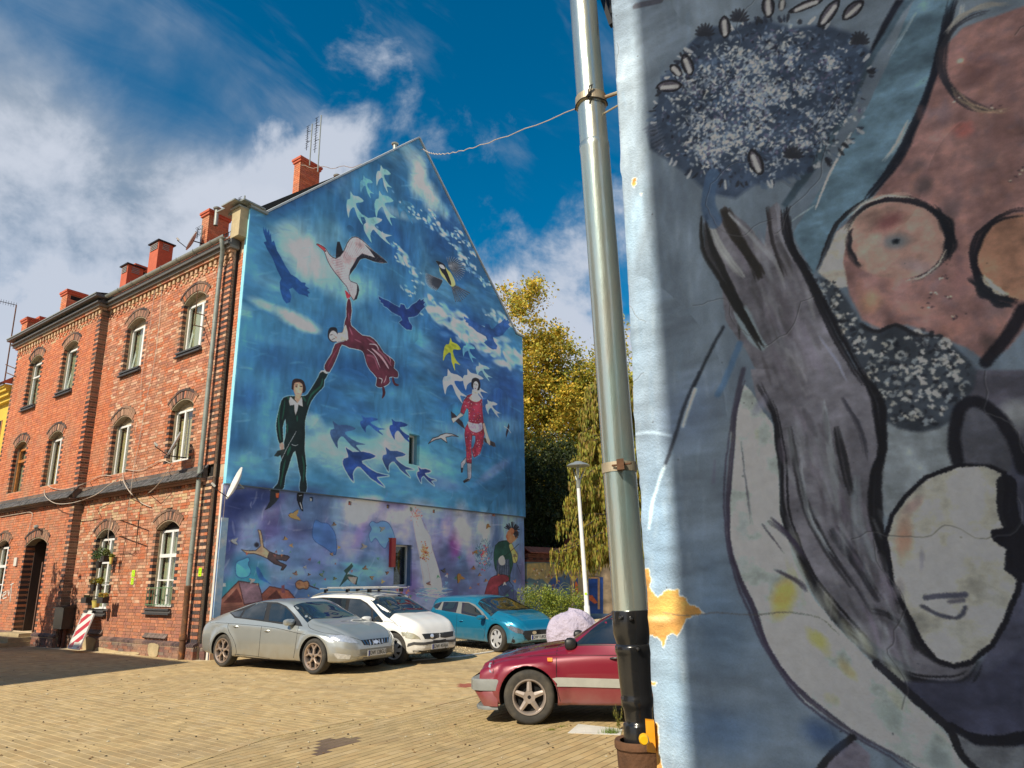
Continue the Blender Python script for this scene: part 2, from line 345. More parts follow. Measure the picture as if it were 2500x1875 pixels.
# ---------------------------------------------------------------- the painted gable
GW, GH, GPX = 13.5, 17.2, 105
def gmap(u, v):
    t, z = gpt(u, v); return t*GPX, (GH-z)*GPX
P = Paint(int(GW*GPX), int(GH*GPX), gmap)
def lin3(h, w, seed, base, ax=(1, 1), o=5, per=.55): 
    f = fbm(h, w, base, o, seed, ax, per); return np.clip((f-.5)*2.6+.5, 0, 1)
def cmix(a, b, m): return np.array(a, np.float32)/255*(1-m[..., None])+np.array(b, np.float32)/255*m[..., None]
def paint_gable():
    h, w = P.h, P.w; hu = int((GH-3.95)*GPX)
    f1 = lin3(h, w, 11, 2.2, (1.0, 1.2)); f2 = lin3(h, w, 12, 6, (.7, 1.3)); f3 = lin3(h, w, 13, 22, (.5, 1.6), 4)
    base = cmix((32, 84, 128), (72, 138, 166), np.clip(f1*.75+f2*.35+f3*.15-.12, 0, 1)); P.a[:] = base
    B = P.blob
    # darker and lighter weather of the upper wall
    for u, v, a, b, c, al, an in [(720, 470, 130, 40, (24, 62, 112), .85, -.5), (820, 420, 90, 40, (22, 56, 108), .8, -.5), (930, 560, 120, 60, (24, 70, 125), .7, .6), (1090, 560, 60, 80, (24, 66, 118), .8, 1.0),
        (1150, 900, 110, 170, (16, 56, 116), .95, .3), (1220, 960, 90, 110, (16, 52, 112), .9, 0), (640, 880, 120, 60, (30, 74, 122), .7, .2), (900, 905, 160, 40, (26, 74, 124), .8, .1), (760, 960, 120, 60, (28, 78, 128), .6, .2),
        (600, 960, 60, 60, (24, 62, 112), .7, 0), (980, 760, 90, 60, (24, 74, 128), .6, .5), (1130, 800, 100, 45, (18, 60, 116), .8, .5), (1120, 650, 60, 60, (24, 70, 124), .7, .6), (1190, 730, 60, 40, (30, 80, 130), .5, .6),
        (570, 1080, 60, 60, (44, 100, 148), .5, 0), (1180, 1190, 100, 50, (44, 104, 150), .6, 0), (870, 1000, 60, 30, (34, 84, 134), .7, 0), (1000, 1000, 120, 40, (40, 100, 146), .5, .1)]:
        B(u, v, a, b, c, al, an, 1.0, .5, int(u+v))
    for u, v, a, b, c, al, an in [(740, 620, 90, 70, (160, 190, 186), .95, .7), (790, 660, 70, 50, (150, 182, 186), .8, .3), (700, 560, 60, 36, (138, 176, 178), .7, -.4), (850, 700, 80, 50, (110, 168, 182), .8, .2), (800, 570, 60, 40, (120, 166, 172), .5, .4),
        (712, 778, 72, 22, (176, 196, 184), .95, .42), (640, 745, 50, 14, (150, 184, 182), .8, .4), (745, 800, 40, 14, (168, 190, 180), .8, .3), (660, 690, 60, 22, (96, 150, 168), .6, .3), (590, 760, 26, 22, (120, 168, 176), .6, 0),
        (1018, 430, 34, 52, (176, 194, 186), .95, .7), (1046, 480, 36, 34, (170, 188, 182), .9, .6), (1000, 380, 30, 26, (140, 166, 176), .8, .5), (1074, 508, 36, 16, (160, 186, 184), .7, .8), (960, 520, 60, 14, (150, 176, 180), .6, .35),
        (780, 1090, 80, 60, (140, 186, 196), .9, .2), (880, 1120, 90, 60, (150, 192, 200), .95, .1), (700, 1120, 60, 60, (132, 184, 198), .8, .2), (960, 1080, 60, 60, (150, 186, 196), .9, .3), (1030, 1130, 70, 36, (118, 172, 190), .7, .1), (760, 1030, 36, 24, (140, 176, 190), .7, .3),
        (600, 1120, 50, 46, (96, 162, 186), .8, 0), (650, 1060, 60, 36, (84, 150, 176), .6, .2), (560, 900, 20, 40, (84, 140, 170), .6, 0), (1140, 1060, 90, 26, (110, 156, 184), .6, .1), (1230, 1040, 50, 30, (104, 150, 182), .5, 0), (1010, 820, 36, 22, (70, 150, 176), .6, .4),
        (900, 830, 60, 18, (80, 142, 176), .5, .35), (960, 960, 50, 20, (70, 140, 176), .5, .3), (650, 830, 90, 14, (80, 140, 170), .4, .2), (1120, 1010, 40, 30, (60, 150, 180), .5, 0), (1200, 1150, 60, 12, (150, 140, 184), .4, -.6), (1080, 1180, 60, 20, (110, 110, 170), .35, .2)]:
        B(u, v, a, b, c, al, an, 1.1, .55, int(u*3+v))
    # ragged white cloud bands running down to the right
    # drifting clouds: noise bent by noise, thin at the right, broad and pale at the lower left
    def swirl(seed, base, ax, amt):
        q1 = (fbm(h, w, 3, 3, seed)-.5)*amt; q2 = (fbm(h, w, 3, 3, seed+1)-.5)*amt; n_ = fbm(h, w, base, 6, seed+2, ax, .6); Y, X = np.mgrid[0:h, 0:w]; return n_[np.clip(Y+q1, 0, h-1).astype(int), np.clip(X+q2, 0, w-1).astype(int)]
    Y, X = np.mgrid[0:h, 0:w]; lft = np.clip(1.15-X/w, .25, 1)
    sw = np.clip((swirl(301, 4, (.8, 1.5), 420)-.50)*5.5, 0, 1)*lft; sd_ = np.clip((swirl(311, 3, (.8, 1.4), 420)-.52)*5, 0, 1); s2 = np.clip((swirl(321, 11, (.7, 1.6), 200)-.54)*6, 0, 1)
    m3 = lambda c, m: P.a.__setitem__(slice(None), P.a*(1-m[..., None])+np.array(c, np.float32)/255*m[..., None])
    m3((20, 54, 92), sd_*.55); m3((128, 168, 176), sw*.52); m3((150, 182, 184), s2*sw*.5); m3((44, 104, 136), s2*(1-sw)*.35)
    rg = random.Random(5)
    for (x0, y0), (x1, y1), wdt, n in [((958, 600), (1020, 690), 9, 46), ((1035, 740), (1140, 820), 15, 80), ((1110, 790), (1270, 890), 17, 110), ((1030, 500), (1150, 660), 8, 60), ((970, 700), (1010, 720), 6, 14), ((1120, 640), (1190, 700), 6, 30), ((1180, 760), (1262, 800), 9, 36), ((890, 540), (960, 600), 5, 20), ((1100, 560), (1160, 620), 7, 30), ((940, 470), (1060, 560), 6, 30)]:
        for i in range(n):
            q = rg.random(); u = x0+(x1-x0)*q+rg.gauss(0, wdt*.8); v = y0+(y1-y0)*q+rg.gauss(0, wdt*.8); r = wdt*rg.uniform(.25, .8)
            B(u, v, r*1.5, r*.6, rg.choice([(196, 214, 214), (170, 198, 208), (140, 180, 200), (110, 160, 190), (206, 216, 210), (60, 110, 160)]), rg.uniform(.4, .85), rg.uniform(.2, 1.1), 2.0)
    for i in range(420):   # brush marks
        u = rg.uniform(560, 1270); v = rg.uniform(400, 1240); L = rg.uniform(12, 50); a = rg.uniform(-.2, .9) if u > 850 else rg.uniform(-.4, .4)
        P.line([(u, v), (u+L*math.cos(a)*.5, v+L*math.sin(a)*.5+rg.uniform(-2, 2)), (u+L*math.cos(a), v+L*math.sin(a))], rg.uniform(2, 7), rg.choice([(40, 100, 150), (90, 160, 180), (120, 170, 185), (30, 80, 135), (60, 130, 165)]), rg.uniform(.08, .26), 3, True, 4)
    # lower wall
    f4 = lin3(h-hu, w, 21, 3, (1.2, .8)); f5 = lin3(h-hu, w, 22, 9, (1, .6))
    P.a[hu:] = cmix((52, 62, 104), (104, 122, 156), np.clip(f4*.7+f5*.4-.05, 0, 1))
    vs_ = np.clip((swirl(331, 5, (1.7, .7), 300)-.5)*5, 0, 1)[hu:]; v2 = np.clip((swirl(341, 6, (1.5, .8), 260)-.53)*6, 0, 1)[hu:]; L_ = P.a[hu:]
    for c_, mm in (((172, 170, 190), vs_*.5), ((96, 66, 124), v2*.4), ((70, 124, 148), np.clip(1-vs_-v2, 0, 1)*.25)): L_[:] = L_*(1-mm[..., None])+np.array(c_, np.float32)/255*mm[..., None]
    def BL(u, v, a, b, c, al, an=0., ns=.5):
        B(u, v, a, b, c, al, an, 1.1, ns, int(u*5+v))
    for t in [(580, 1230, 60, 55, (26, 38, 84), .95), (640, 1210, 60, 40, (30, 44, 92), .9), (560, 1300, 30, 80, (34, 44, 90), .8), (660, 1290, 40, 50, (60, 54, 98), .7), (720, 1300, 50, 40, (66, 62, 108), .6), (740, 1200, 60, 20, (46, 66, 116), .7),
              (870, 1250, 50, 40, (196, 190, 190), .95), (900, 1230, 40, 24, (190, 188, 186), .8), (850, 1330, 40, 50, (150, 146, 178), .8), (960, 1260, 60, 30, (190, 184, 192), .8), (980, 1300, 30, 30, (176, 168, 190), .7), (1020, 1240, 40, 30, (160, 170, 186), .8),
              (820, 1260, 22, 60, (130, 160, 184), .7), (770, 1370, 40, 60, (96, 106, 150), .7), (700, 1400, 70, 24, (120, 150, 170), .8), (610, 1400, 50, 50, (44, 120, 136), .9), (560, 1440, 40, 40, (46, 124, 128), .85), (590, 1370, 40, 30, (40, 92, 124), .7),
              (740, 1440, 80, 30, (74, 104, 142), .7), (850, 1420, 80, 40, (92, 140, 156), .8), (910, 1390, 50, 40, (100, 156, 160), .7), (930, 1450, 40, 40, (72, 80, 104), .7), (1000, 1430, 30, 60, (92, 70, 130), .7),
              (1110, 1330, 22, 44, (104, 50, 112), .95, .5), (1130, 1290, 34, 60, (192, 186, 194), .9, -.5), (1090, 1290, 20, 50, (170, 150, 190), .7, .4), (1080, 1380, 40, 60, (74, 78, 118), .8), (1140, 1420, 60, 50, (70, 80, 114), .7), (1180, 1290, 30, 40, (180, 190, 198), .8, -.5),
              (1240, 1290, 30, 60, (120, 150, 180), .8), (1210, 1400, 50, 60, (84, 104, 146), .7), (1255, 1400, 18, 90, (64, 84, 130), .8), (1100, 1480, 120, 26, (130, 134, 156), .7), (1000, 1500, 80, 20, (150, 150, 166), .6), (1180, 1510, 80, 24, (90, 92, 122), .7), (1060, 1250, 60, 20, (130, 150, 178), .7),
              (880, 1300, 20, 50, (150, 110, 170), .5, .6), (700, 1260, 14, 50, (120, 130, 170), .5, -.4), (1150, 1360, 14, 40, (150, 120, 170), .5), (800, 1310, 16, 50, (90, 80, 140), .6), (860, 1380, 40, 10, (90, 180, 180), .5, .2), (640, 1330, 60, 10, (110, 140, 180), .4, -.5)]:
        BL(*t)
    for i in range(360):
        u = rg.uniform(540, 1270); v = rg.uniform(1215, 1540); L = rg.uniform(10, 40); a = rg.uniform(-1.9, -.9) if rg.random() < .6 else rg.uniform(-.4, .4)
        P.line([(u, v), (u+L*math.cos(a)*.5+rg.uniform(-4, 4), v+L*math.sin(a)*.5), (u+L*math.cos(a), v+L*math.sin(a))], rg.uniform(1.5, 6), rg.choice([(190, 190, 210), (70, 110, 150), (120, 90, 150), (50, 60, 110), (90, 150, 165), (210, 205, 200)]), rg.uniform(.07, .25), 3, True, 3)
paint_gable()

def A_(pts): return [(450+x/2.765, 250+y/2.765) for x, y in pts]
def B_(pts): return [(500+x/2.765, 700+y/2.765) for x, y in pts]
def C_(pts): return [(500+x/2.765, 1150+y/2.765) for x, y in pts]
def D_(pts): return [(700+x/4.74, 650+y/4.74) for x, y in pts]
def E_(pts): return [(600+x/4.148, 880+y/4.148) for x, y in pts]
def F_(pts): return [(1040+x/5.184, 880+y/5.184) for x, y in pts]
def G_(pts): return [(900+x/3.3175, 350+y/3.3175) for x, y in pts]
def H_(pts): return [(500+x/4.1475, 1150+y/4.1475) for x, y in pts]
def I_(pts): return [(850+x/4.148, 1150+y/4.148) for x, y in pts]
NAVY = (20, 48, 104)
SW = np.array([(940, 1085), (985, 1115), (1060, 1113), (1140, 1140), (1100, 1162), (1045, 1175), (1075, 1212), (1150, 1255), (1230, 1275), (1150, 1282), (1165, 1310), (1200, 1350), (1100, 1285), (1035, 1215), (1003, 1225), (985, 1262), (990, 1315), (950, 1260), (920, 1200), (925, 1160), (955, 1150), (945, 1110)], float)-(1040, 1200)
def swallow(u, v, sx, sy, rot, c, halo=None, sk=0.):
    a = SW/2.765*np.array([sx, sy]); a[:, 0] += a[:, 1]*sk
    q = np.array([(x*math.cos(rot)-y*math.sin(rot)+u, x*math.sin(rot)+y*math.cos(rot)+v) for x, y in a]); P.poly(q, c, .96, 1.0, 2, halo=halo, hw=4., noise=.12)
def paint_figures():
    # swallows, low flight
    for x, y, sx, sy, r, c, h in [(1040, 1200, 1, 1, 0, (22, 54, 122), (170, 200, 205)), (925, 1000, .78, .8, .02, (44, 72, 112), None), (1100, 925, .55, .52, -.02, (30, 66, 128), None), (1300, 965, .56, .62, .05, (22, 50, 116), None), (1270, 1170, .7, .72, .08, (34, 60, 110), (150, 185, 195)), (1470, 1270, .42, .46, .02, (24, 42, 104), (176, 200, 206))]:
        (u, v), = B_([(x, y)]); swallow(u, v, sx, sy, r, c, h)
    # pale swallows near the top
    for x, y, sx, sy, r, c in [(1330, 505, .42, .62, .35, (128, 188, 184)), (1215, 560, .36, .52, .3, (80, 140, 160)), (1140, 700, .5, .78, .22, (112, 178, 184)), (1335, 700, .55, .8, .25, (110, 172, 190)), (1270, 850, .6, .86, -.12, (130, 190, 186)), (1480, 720, .45, .62, .2, (50, 112, 150))]:
        (u, v), = A_([(x, y)]); swallow(u, v, sx, sy, r, c, None)
    for x, y, sx, sy, r, c in [(1655, 440, .48, .72, .45, (176, 182, 34)), (1770, 430, .36, .46, .35, (84, 150, 184)), (1665, 655, .62, .76, .28, (176, 190, 212)), (1800, 640, .62, .62, .3, (170, 204, 206)), (1865, 565, .42, .4, .3, (130, 178, 206)), (1925, 815, .36, .44, .1, (150, 196, 210))]:
        (u, v), = B_([(x, y)]); swallow(u, v, sx, sy, r, c, None)
    # crows
    crow = [(1160, 65), (1163, 85), (1175, 92), (1172, 105), (1190, 112), (1192, 128), (1215, 140), (1250, 172), (1290, 192), (1310, 203), (1320, 225), (1298, 242), (1312, 258), (1330, 275), (1352, 290), (1382, 292), (1388, 268), (1368, 238), (1358, 207), (1400, 203), (1425, 190), (1445, 165), (1475, 135), (1462, 122), (1474, 105), (1462, 98), (1465, 84), (1445, 95), (1440, 82), (1415, 105), (1385, 122), (1360, 150), (1345, 150), (1332, 122), (1308, 116), (1303, 140), (1265, 122), (1225, 95), (1190, 82)]
    P.poly(B_(crow), (22, 44, 100), 1, 1., 0, halo=(110, 150, 175), hw=3)
    (P.poly)([(u+208, v+48) for u, v in B_(crow)], (26, 62, 118), .93, 1.2, 0)
    P.poly(A_([(518, 840), (530, 868), (536, 845), (545, 880), (556, 855), (562, 900), (568, 880), (575, 945), (590, 935), (610, 1000), (640, 1050), (665, 1100), (705, 1160), (745, 1185), (775, 1215), (805, 1220), (800, 1240), (830, 1258), (815, 1268), (838, 1290), (820, 1296), (825, 1318), (800, 1305), (760, 1295), (715, 1250), (692, 1262), (708, 1310), (700, 1350), (672, 1358), (650, 1330), (632, 1270), (628, 1215), (640, 1190), (610, 1130), (580, 1050), (548, 1000), (522, 945), (540, 940), (520, 880)]), (22, 60, 112), 1, 1., 0)
    # gull with tile-like plumage
    gb = A_([(880, 958), (905, 962), (945, 992), (965, 1025), (1010, 1055), (1060, 1010), (1085, 950), (1120, 912), (1160, 912), (1210, 950), (1270, 1010), (1355, 1082), (1270, 1075), (1210, 1050), (1170, 1060), (1140, 1110), (1098, 1170), (1110, 1210), (1150, 1225), (1165, 1270), (1150, 1320), (1130, 1338), (1105, 1300), (1085, 1250), (1065, 1225), (1020, 1170), (975, 1110), (950, 1060), (930, 1005)])
    P.poly(gb, (184, 160, 160), 1, 1., 2, edge=(40, 34, 44), ew=1.6, halo=(150, 185, 185))
    P.poly(A_([(1010, 1055), (1012, 990), (1020, 940), (1035, 940), (1060, 1010), (1040, 1040)]), (28, 28, 34), 1, 1.)
    P.poly(A_([(1200, 955), (1355, 1082), (1270, 1075), (1210, 1050), (1170, 1060), (1098, 1170), (1105, 1130), (1150, 1050), (1185, 1020), (1250, 1040), (1275, 1050), (1240, 1000)]), (28, 28, 36), 1, 1.)
    P.poly(A_([(1150, 1225), (1168, 1270), (1152, 1330), (1132, 1338), (1150, 1290), (1152, 1260)]), (28, 28, 36), 1, 1.)
    P.poly(A_([(880, 958), (905, 962), (940, 990), (938, 1010), (925, 1000)]), (190, 50, 54), 1, 1.); P.blob(*A_([(940, 1004)])[0], 2, 2, (30, 20, 24), 1, 0, 2)
    rg = random.Random(3)
    for i in range(16):
        y = 1060+i*16; P.line(A_([(1000+i*7-30, y-20), (1000+i*7+28, y-34)]), 1.0, (90, 66, 84), .6, 0)
    for i in range(12): P.line(A_([(1060+i*14, 1050-i*2), (1110+i*13, 930+i*8)]), 1.0, (96, 74, 90), .6, 0)
    for i in range(5): P.line(A_([(1075+i*14, 1215+i*3), (1098+i*13, 1300+i*2)]), 1.0, (96, 74, 90), .6, 0)
    for i in range(6): P.line(A_([(1190+i*26, 965+i*20), (1180+i*24, 1030+i*9)]), 1.0, (200, 190, 180), .35, 0)
    P.poly(A_([(1070, 1270), (1090, 1285), (1110, 1310), (1095, 1335), (1082, 1320)]), (186, 34, 44), 1, 1.)
    # tit with spread wings
    for c, ang0, ang1, r0, r1, n in [((560, 1060), 2.0, 3.35, 10, 150, 17), ((640, 1010), -1.75, .95, 10, 130, 17)]:
        for i in range(n):
            a = ang0+(ang1-ang0)*i/(n-1); rr = r1*(1-.12*abs(i/(n-1)-.5)); x0, y0 = c[0]+(25 if ang0 > 1 else -5), c[1]-10+(60 if ang0 > 1 else 0)
            x1, y1 = c[0]+(25 if ang0 > 1 else 0)+rr*math.cos(a), c[1]+20+rr*math.sin(a)*.9
            P.line(G_([(x0, y0), ((x0+x1)/2+4, (y0+y1)/2+4), (x1, y1)]), 4.2, (40, 44, 54), .95, 3, True); P.line(G_([(x0, y0), (x1, y1)]), 1.1, (200, 208, 214), .9, 0)
    for i in range(9):
        P.line(G_([(655+i*3, 1150), (690+i*14, 1300-abs(i-3)*6-i*7)]), 4.4, (30, 32, 40), .95, 0); P.line(G_([(655+i*3, 1150), (690+i*14, 1298-abs(i-3)*6-i*7)]), .9, (196, 204, 210), .8, 0)
    P.poly(G_([(530, 955), (560, 960), (600, 990), (620, 1020), (650, 1050), (680, 1110), (685, 1150), (655, 1160), (620, 1120), (580, 1080), (560, 1040), (555, 1000)]), (196, 190, 96), 1, 1., 3)
    P.poly(G_([(530, 955), (560, 960), (600, 985), (615, 1030), (640, 1090), (655, 1150), (630, 1130), (600, 1070), (575, 1040), (548, 985)]), (24, 26, 36), 1, 1., 3); P.poly(G_([(556, 985), (585, 985), (606, 1015), (590, 1018), (565, 1005)]), (210, 216, 220), 1, 1., 2)
    # woman in a long maroon dress held by the gull
    M1, M2, M3 = (74, 30, 42), (122, 66, 82), (186, 150, 156); HL = (176, 196, 204)
    P.poly(D_([(668, 520), (672, 450), (690, 380), (712, 400), (722, 450), (728, 530), (716, 610), (720, 680), (760, 720), (850, 800), (935, 815), (1020, 880), (1100, 1000), (1200, 1075), (1225, 1120), (1215, 1180), (1262, 1225), (1262, 1290), (1200, 1280), (1160, 1290), (1170, 1340), (1120, 1385), (1060, 1400), (1010, 1380), (1020, 1290), (940, 1200), (900, 1120), (870, 1010), (820, 965), (700, 940), (615, 905), (580, 990), (540, 1090), (470, 1220), (415, 1180), (440, 1100), (500, 1010), (540, 900), (640, 870), (660, 820), (640, 760), (645, 660), (668, 590)]), M1, 1, 1.2, 2, halo=HL, hw=3, c2=(52, 16, 28), c2d=4)
    for pts, c, wd in [([(700, 700), (735, 790)], M2, 6), ([(900, 830), (1000, 900), (1060, 1000)], M2, 7), ([(930, 900), (1010, 910), (1040, 970)], (206, 186, 190), 3.5), ([(910, 960), (1000, 1040), (1060, 1180)], (196, 170, 176), 3.5), ([(960, 950), (1080, 1060), (1160, 1190)], M3, 9), ([(1020, 960), (1120, 1050), (1190, 1160)], M2, 9), ([(900, 1030), (990, 1060), (1040, 1200)], M2, 8),
                      ([(1120, 1010), (1170, 1060), (1180, 1120)], (170, 120, 130), 3), ([(1040, 1290), (1080, 1310), (1070, 1360)], (214, 200, 190), 4), ([(1130, 1270), (1120, 1310), (1100, 1350)], (206, 186, 186), 2.4), ([(760, 840), (840, 880)], M2, 5), ([(580, 930), (500, 1060), (450, 1170)], (108, 48, 60), 4), ([(690, 540), (700, 640)], M2, 4)]:
        P.line(D_(pts), wd, c, .85, 5, True, 1.6)
    P.poly(D_([(640, 700), (665, 680), (690, 840), (640, 860), (560, 880), (545, 830), (570, 770), (620, 765)]), (196, 176, 156), 1, 1., 2, edge=(60, 36, 40), ew=.8)
    P.poly(D_([(455, 760), (480, 715), (530, 705), (560, 730), (565, 800), (560, 850), (530, 878), (490, 870), (455, 830)]), (26, 26, 34), 1, 1., 3); P.poly(D_([(475, 780), (510, 745), (550, 765), (572, 820), (555, 862), (510, 868), (470, 830)]), (188, 166, 152), 1, 1., 3)
    P.line(D_([(480, 800), (505, 790)]), 1.8, (30, 24, 30), 1, 0); P.line(D_([(500, 850), (530, 836)]), 1.6, (30, 24, 30), 1, 0); P.line(D_([(515, 790), (545, 820)]), 1.2, (110, 80, 74), .9, 0); P.line(D_([(545, 830), (552, 818)]), 1.5, (130, 50, 56), 1, 0)
    P.poly(D_([(1080, 1400), (1105, 1400), (1118, 1460), (1108, 1500), (1075, 1535), (1085, 1470)]), (66, 26, 36), 1, 1., 2); P.poly(D_([(1195, 1290), (1215, 1290), (1230, 1350), (1272, 1370), (1262, 1388), (1225, 1380), (1200, 1340)]), (66, 26, 36), 1, 1., 2)
    # man in a green suit
    G1, G2 = (14, 28, 28), (24, 84, 62)
    P.poly(E_([(745, 110), (812, 130), (775, 200), (770, 260), (700, 340), (640, 420), (605, 520), (580, 620), (580, 740), (575, 900), (592, 1060), (585, 1160), (598, 1250), (590, 1330), (530, 1330), (528, 1240), (535, 1180), (510, 1060), (480, 910), (440, 980), (410, 1080), (380, 1170), (370, 1260), (345, 1310), (250, 1310), (300, 1250), (320, 1160), (330, 1040), (350, 1000), (370, 900), (365, 830), (385, 740), (380, 590), (350, 680), (355, 820), (320, 840), (298, 760), (286, 660), (310, 520), (340, 410), (380, 372), (440, 362), (560, 362), (610, 340), (670, 250), (720, 160)]), G1, 1, 1.2, 2, halo=(140, 176, 190), hw=3, c2=(12, 18, 22), c2d=3)
    for pts, wd in [([(760, 180), (740, 260), (640, 360), (600, 460)], 6), ([(330, 450), (310, 580), (320, 740), (335, 810)], 5), ([(375, 400), (360, 520), (345, 600)], 4), ([(560, 370), (590, 420)], 7), ([(430, 870), (400, 960)], 8), ([(380, 1000), (350, 1150), (330, 1280)], 5), ([(550, 960), (570, 1080), (560, 1230)], 5), ([(400, 640), (398, 740)], 4), ([(500, 560), (500, 620)], 5), ([(400, 372), (430, 400)], 7)]:
        P.line(E_(pts), wd, G2, .8, 5, True, 2.5)
    P.poly(E_([(430, 365), (470, 400), (500, 430), (548, 368), (558, 470), (512, 450), (505, 500), (484, 556), (470, 500), (470, 450), (425, 458), (415, 410)]), (196, 184, 168), 1, 1., 0, edge=(60, 60, 56), ew=.7)
    P.poly(E_([(445, 260), (455, 200), (500, 182), (560, 200), (582, 250), (588, 300), (565, 330), (540, 320), (470, 300), (445, 290)]), (34, 22, 22), 1, 1., 3); P.poly(E_([(472, 230), (510, 215), (550, 235), (558, 290), (545, 345), (510, 382), (480, 350), (464, 300)]), (188, 136, 110), 1, 1., 3, c2=(120, 78, 62), c2d=3)
    P.poly(E_([(478, 360), (540, 350), (535, 390), (500, 430), (475, 395)]), (176, 130, 104), .9, 1., 0)
    for x in (492, 540): P.blob(*E_([(x, 262)])[0], 2.6, 1.6, (28, 18, 20), 1, 0, 2)
    P.line(E_([(476, 246), (506, 244)]), 1.3, (40, 24, 22), 1, 0); P.line(E_([(524, 256), (552, 262)]), 1.3, (40, 24, 22), 1, 0); P.line(E_([(512, 255), (510, 310)]), 1.4, (226, 190, 164), .9, 0); P.line(E_([(494, 332), (520, 336)]), 1.8, (140, 96, 104), 1, 0)
    P.poly(E_([(725, 130), (745, 100), (785, 95), (812, 125), (800, 135), (760, 108)]), (206, 190, 184), 1, 1., 0); P.poly(E_([(318, 850), (350, 830), (365, 870), (350, 920), (325, 900)]), (178, 140, 122), 1, 1., 2)
    P.poly(E_([(262, 966), (300, 915), (360, 900), (395, 880), (345, 1010), (330, 960), (300, 975)]), (30, 40, 40), 1, 1., 0); P.line(E_([(488, 720), (420, 840), (345, 990)]), 1.8, (170, 178, 180), .9, 4); P.line(E_([(445, 850), (480, 860), (505, 850)]), 1.6, (190, 196, 196), .8, 4)
    P.poly(E_([(250, 1310), (340, 1310), (335, 1395), (300, 1440), (245, 1490), (190, 1515), (240, 1430)]), (30, 36, 44), 1, 1., 1); P.poly(E_([(305, 1345), (338, 1340), (330, 1395), (305, 1390)]), (206, 70, 34), 1, 1.); P.poly(E_([(525, 1330), (588, 1330), (570, 1440), (582, 1525), (550, 1500), (515, 1410)]), (14, 18, 26), 1, 1., 2); P.line(E_([(550, 1440), (568, 1500)]), 3, (190, 196, 206), .9, 0); P.line(E_([(540, 1368), (566, 1362)]), 2, (190, 196, 206), .8, 0)
    # woman in patterned red with a wooden log
    P.poly(F_([(290, 640), (330, 670), (440, 780), (470, 870), (300, 730)]), (40, 36, 42), 1, 1., 0); P.poly(F_([(700, 970), (760, 1000), (850, 1040), (860, 1095), (830, 1090), (715, 1030)]), (52, 46, 48), 1, 1., 0)
    P.poly(F_([(455, 500), (500, 440), (560, 420), (640, 440), (688, 500), (690, 640), (705, 790), (690, 800), (715, 920), (700, 1040), (660, 1180), (585, 1225), (570, 1200), (555, 1120), (575, 1090), (600, 1020), (600, 950), (560, 945), (548, 1060), (555, 1300), (490, 1290), (482, 1100), (462, 940), (470, 850), (515, 770), (512, 620), (490, 600), (455, 680), (410, 650), (430, 570)]), (128, 34, 52), 1, 1.1, 1, edge=(30, 20, 30), ew=1.2, halo=(120, 150, 176))
    rg = random.Random(8)
    for i in range(260):
        x = rg.uniform(440, 700); y = rg.uniform(450, 1290); 
        if (x < 515 and 600 < y < 830) or (560 < x < 600 and 950 < y < 1100) or (x > 560 and y > 1210): continue
        if y > 1100 and x > 660: continue
        if 800 < y < 900: continue
        if x < 470 and y > 640: continue
        P.blob(*F_([(x, y)])[0], rg.uniform(.8, 1.7), rg.uniform(.6, 1.5), rg.choice([(196, 66, 50), (90, 60, 110), (206, 150, 160), (200, 110, 60), (70, 20, 50), (160, 150, 180)]), .85, 0, 2)
    P.poly(F_([(500, 770), (560, 790), (640, 800), (680, 790), (690, 870), (640, 905), (580, 905), (520, 860)]), (168, 166, 188), 1, 1., 2, noise=.5); P.poly(F_([(520, 470), (560, 430), (562, 370), (625, 370), (640, 440), (676, 490), (620, 525), (560, 510)]), (204, 172, 156), 1, 1., 2)
    P.poly(F_([(548, 290), (560, 235), (600, 218), (645, 240), (665, 300), (655, 370), (625, 378), (560, 345)]), (24, 22, 28), 1, 1., 3); P.poly(F_([(575, 300), (600, 265), (632, 280), (640, 330), (610, 392), (580, 365)]), (206, 194, 186), 1, 1., 3)
    P.line(F_([(583, 300), (598, 300)]), 1.4, (20, 20, 30), 1, 0); P.line(F_([(612, 308), (630, 314)]), 1.4, (20, 20, 30), 1, 0); P.line(F_([(592, 352), (608, 356)]), 1.6, (90, 24, 44), 1, 0)
    P.poly(F_([(410, 660), (452, 690), (380, 735), (320, 790), (296, 730), (360, 715)]), (190, 154, 136), 1, 1., 1, edge=(50, 36, 40), ew=.8); P.poly(F_([(690, 800), (715, 790), (745, 900), (790, 1020), (790, 1080), (750, 1040), (730, 980)]), (190, 154, 136), 1, 1., 1, edge=(50, 36, 40), ew=.8)
    P.poly(F_([(497, 1295), (552, 1300), (548, 1480), (520, 1520), (455, 1545), (445, 1525), (505, 1480)]), (140, 140, 148), 1, 1., 1, edge=(24, 22, 28), ew=1.); P.poly(F_([(482, 1220), (485, 1280), (450, 1330), (440, 1410), (418, 1415), (418, 1290)]), (140, 140, 148), 1, 1., 1, edge=(24, 22, 28), ew=1.)
    P.poly(F_([(443, 1525), (500, 1495), (530, 1500), (460, 1550)]), (30, 26, 32), 1, 1.); P.poly(F_([(416, 1355), (442, 1355), (438, 1415), (418, 1415)]), (30, 26, 32), 1, 1.)
    # small gulls
    for q in ([(5, 1055), (60, 985), (130, 965), (160, 945), (230, 925), (300, 930), (385, 962), (300, 955), (225, 975), (240, 1045), (190, 1010), (165, 990), (100, 1000), (50, 1025)],): P.poly(F_(q), (196, 172, 164), 1, 1., 1, edge=(30, 24, 30), ew=1.6)
    P.poly(F_([(1020, 788), (1032, 830), (1018, 900), (990, 980), (985, 920), (1000, 850)]), (30, 28, 40), 1, 1.); P.line(F_([(965, 830), (1010, 860), (1050, 915)]), 3, (196, 180, 176), .9, 3)
paint_figures()
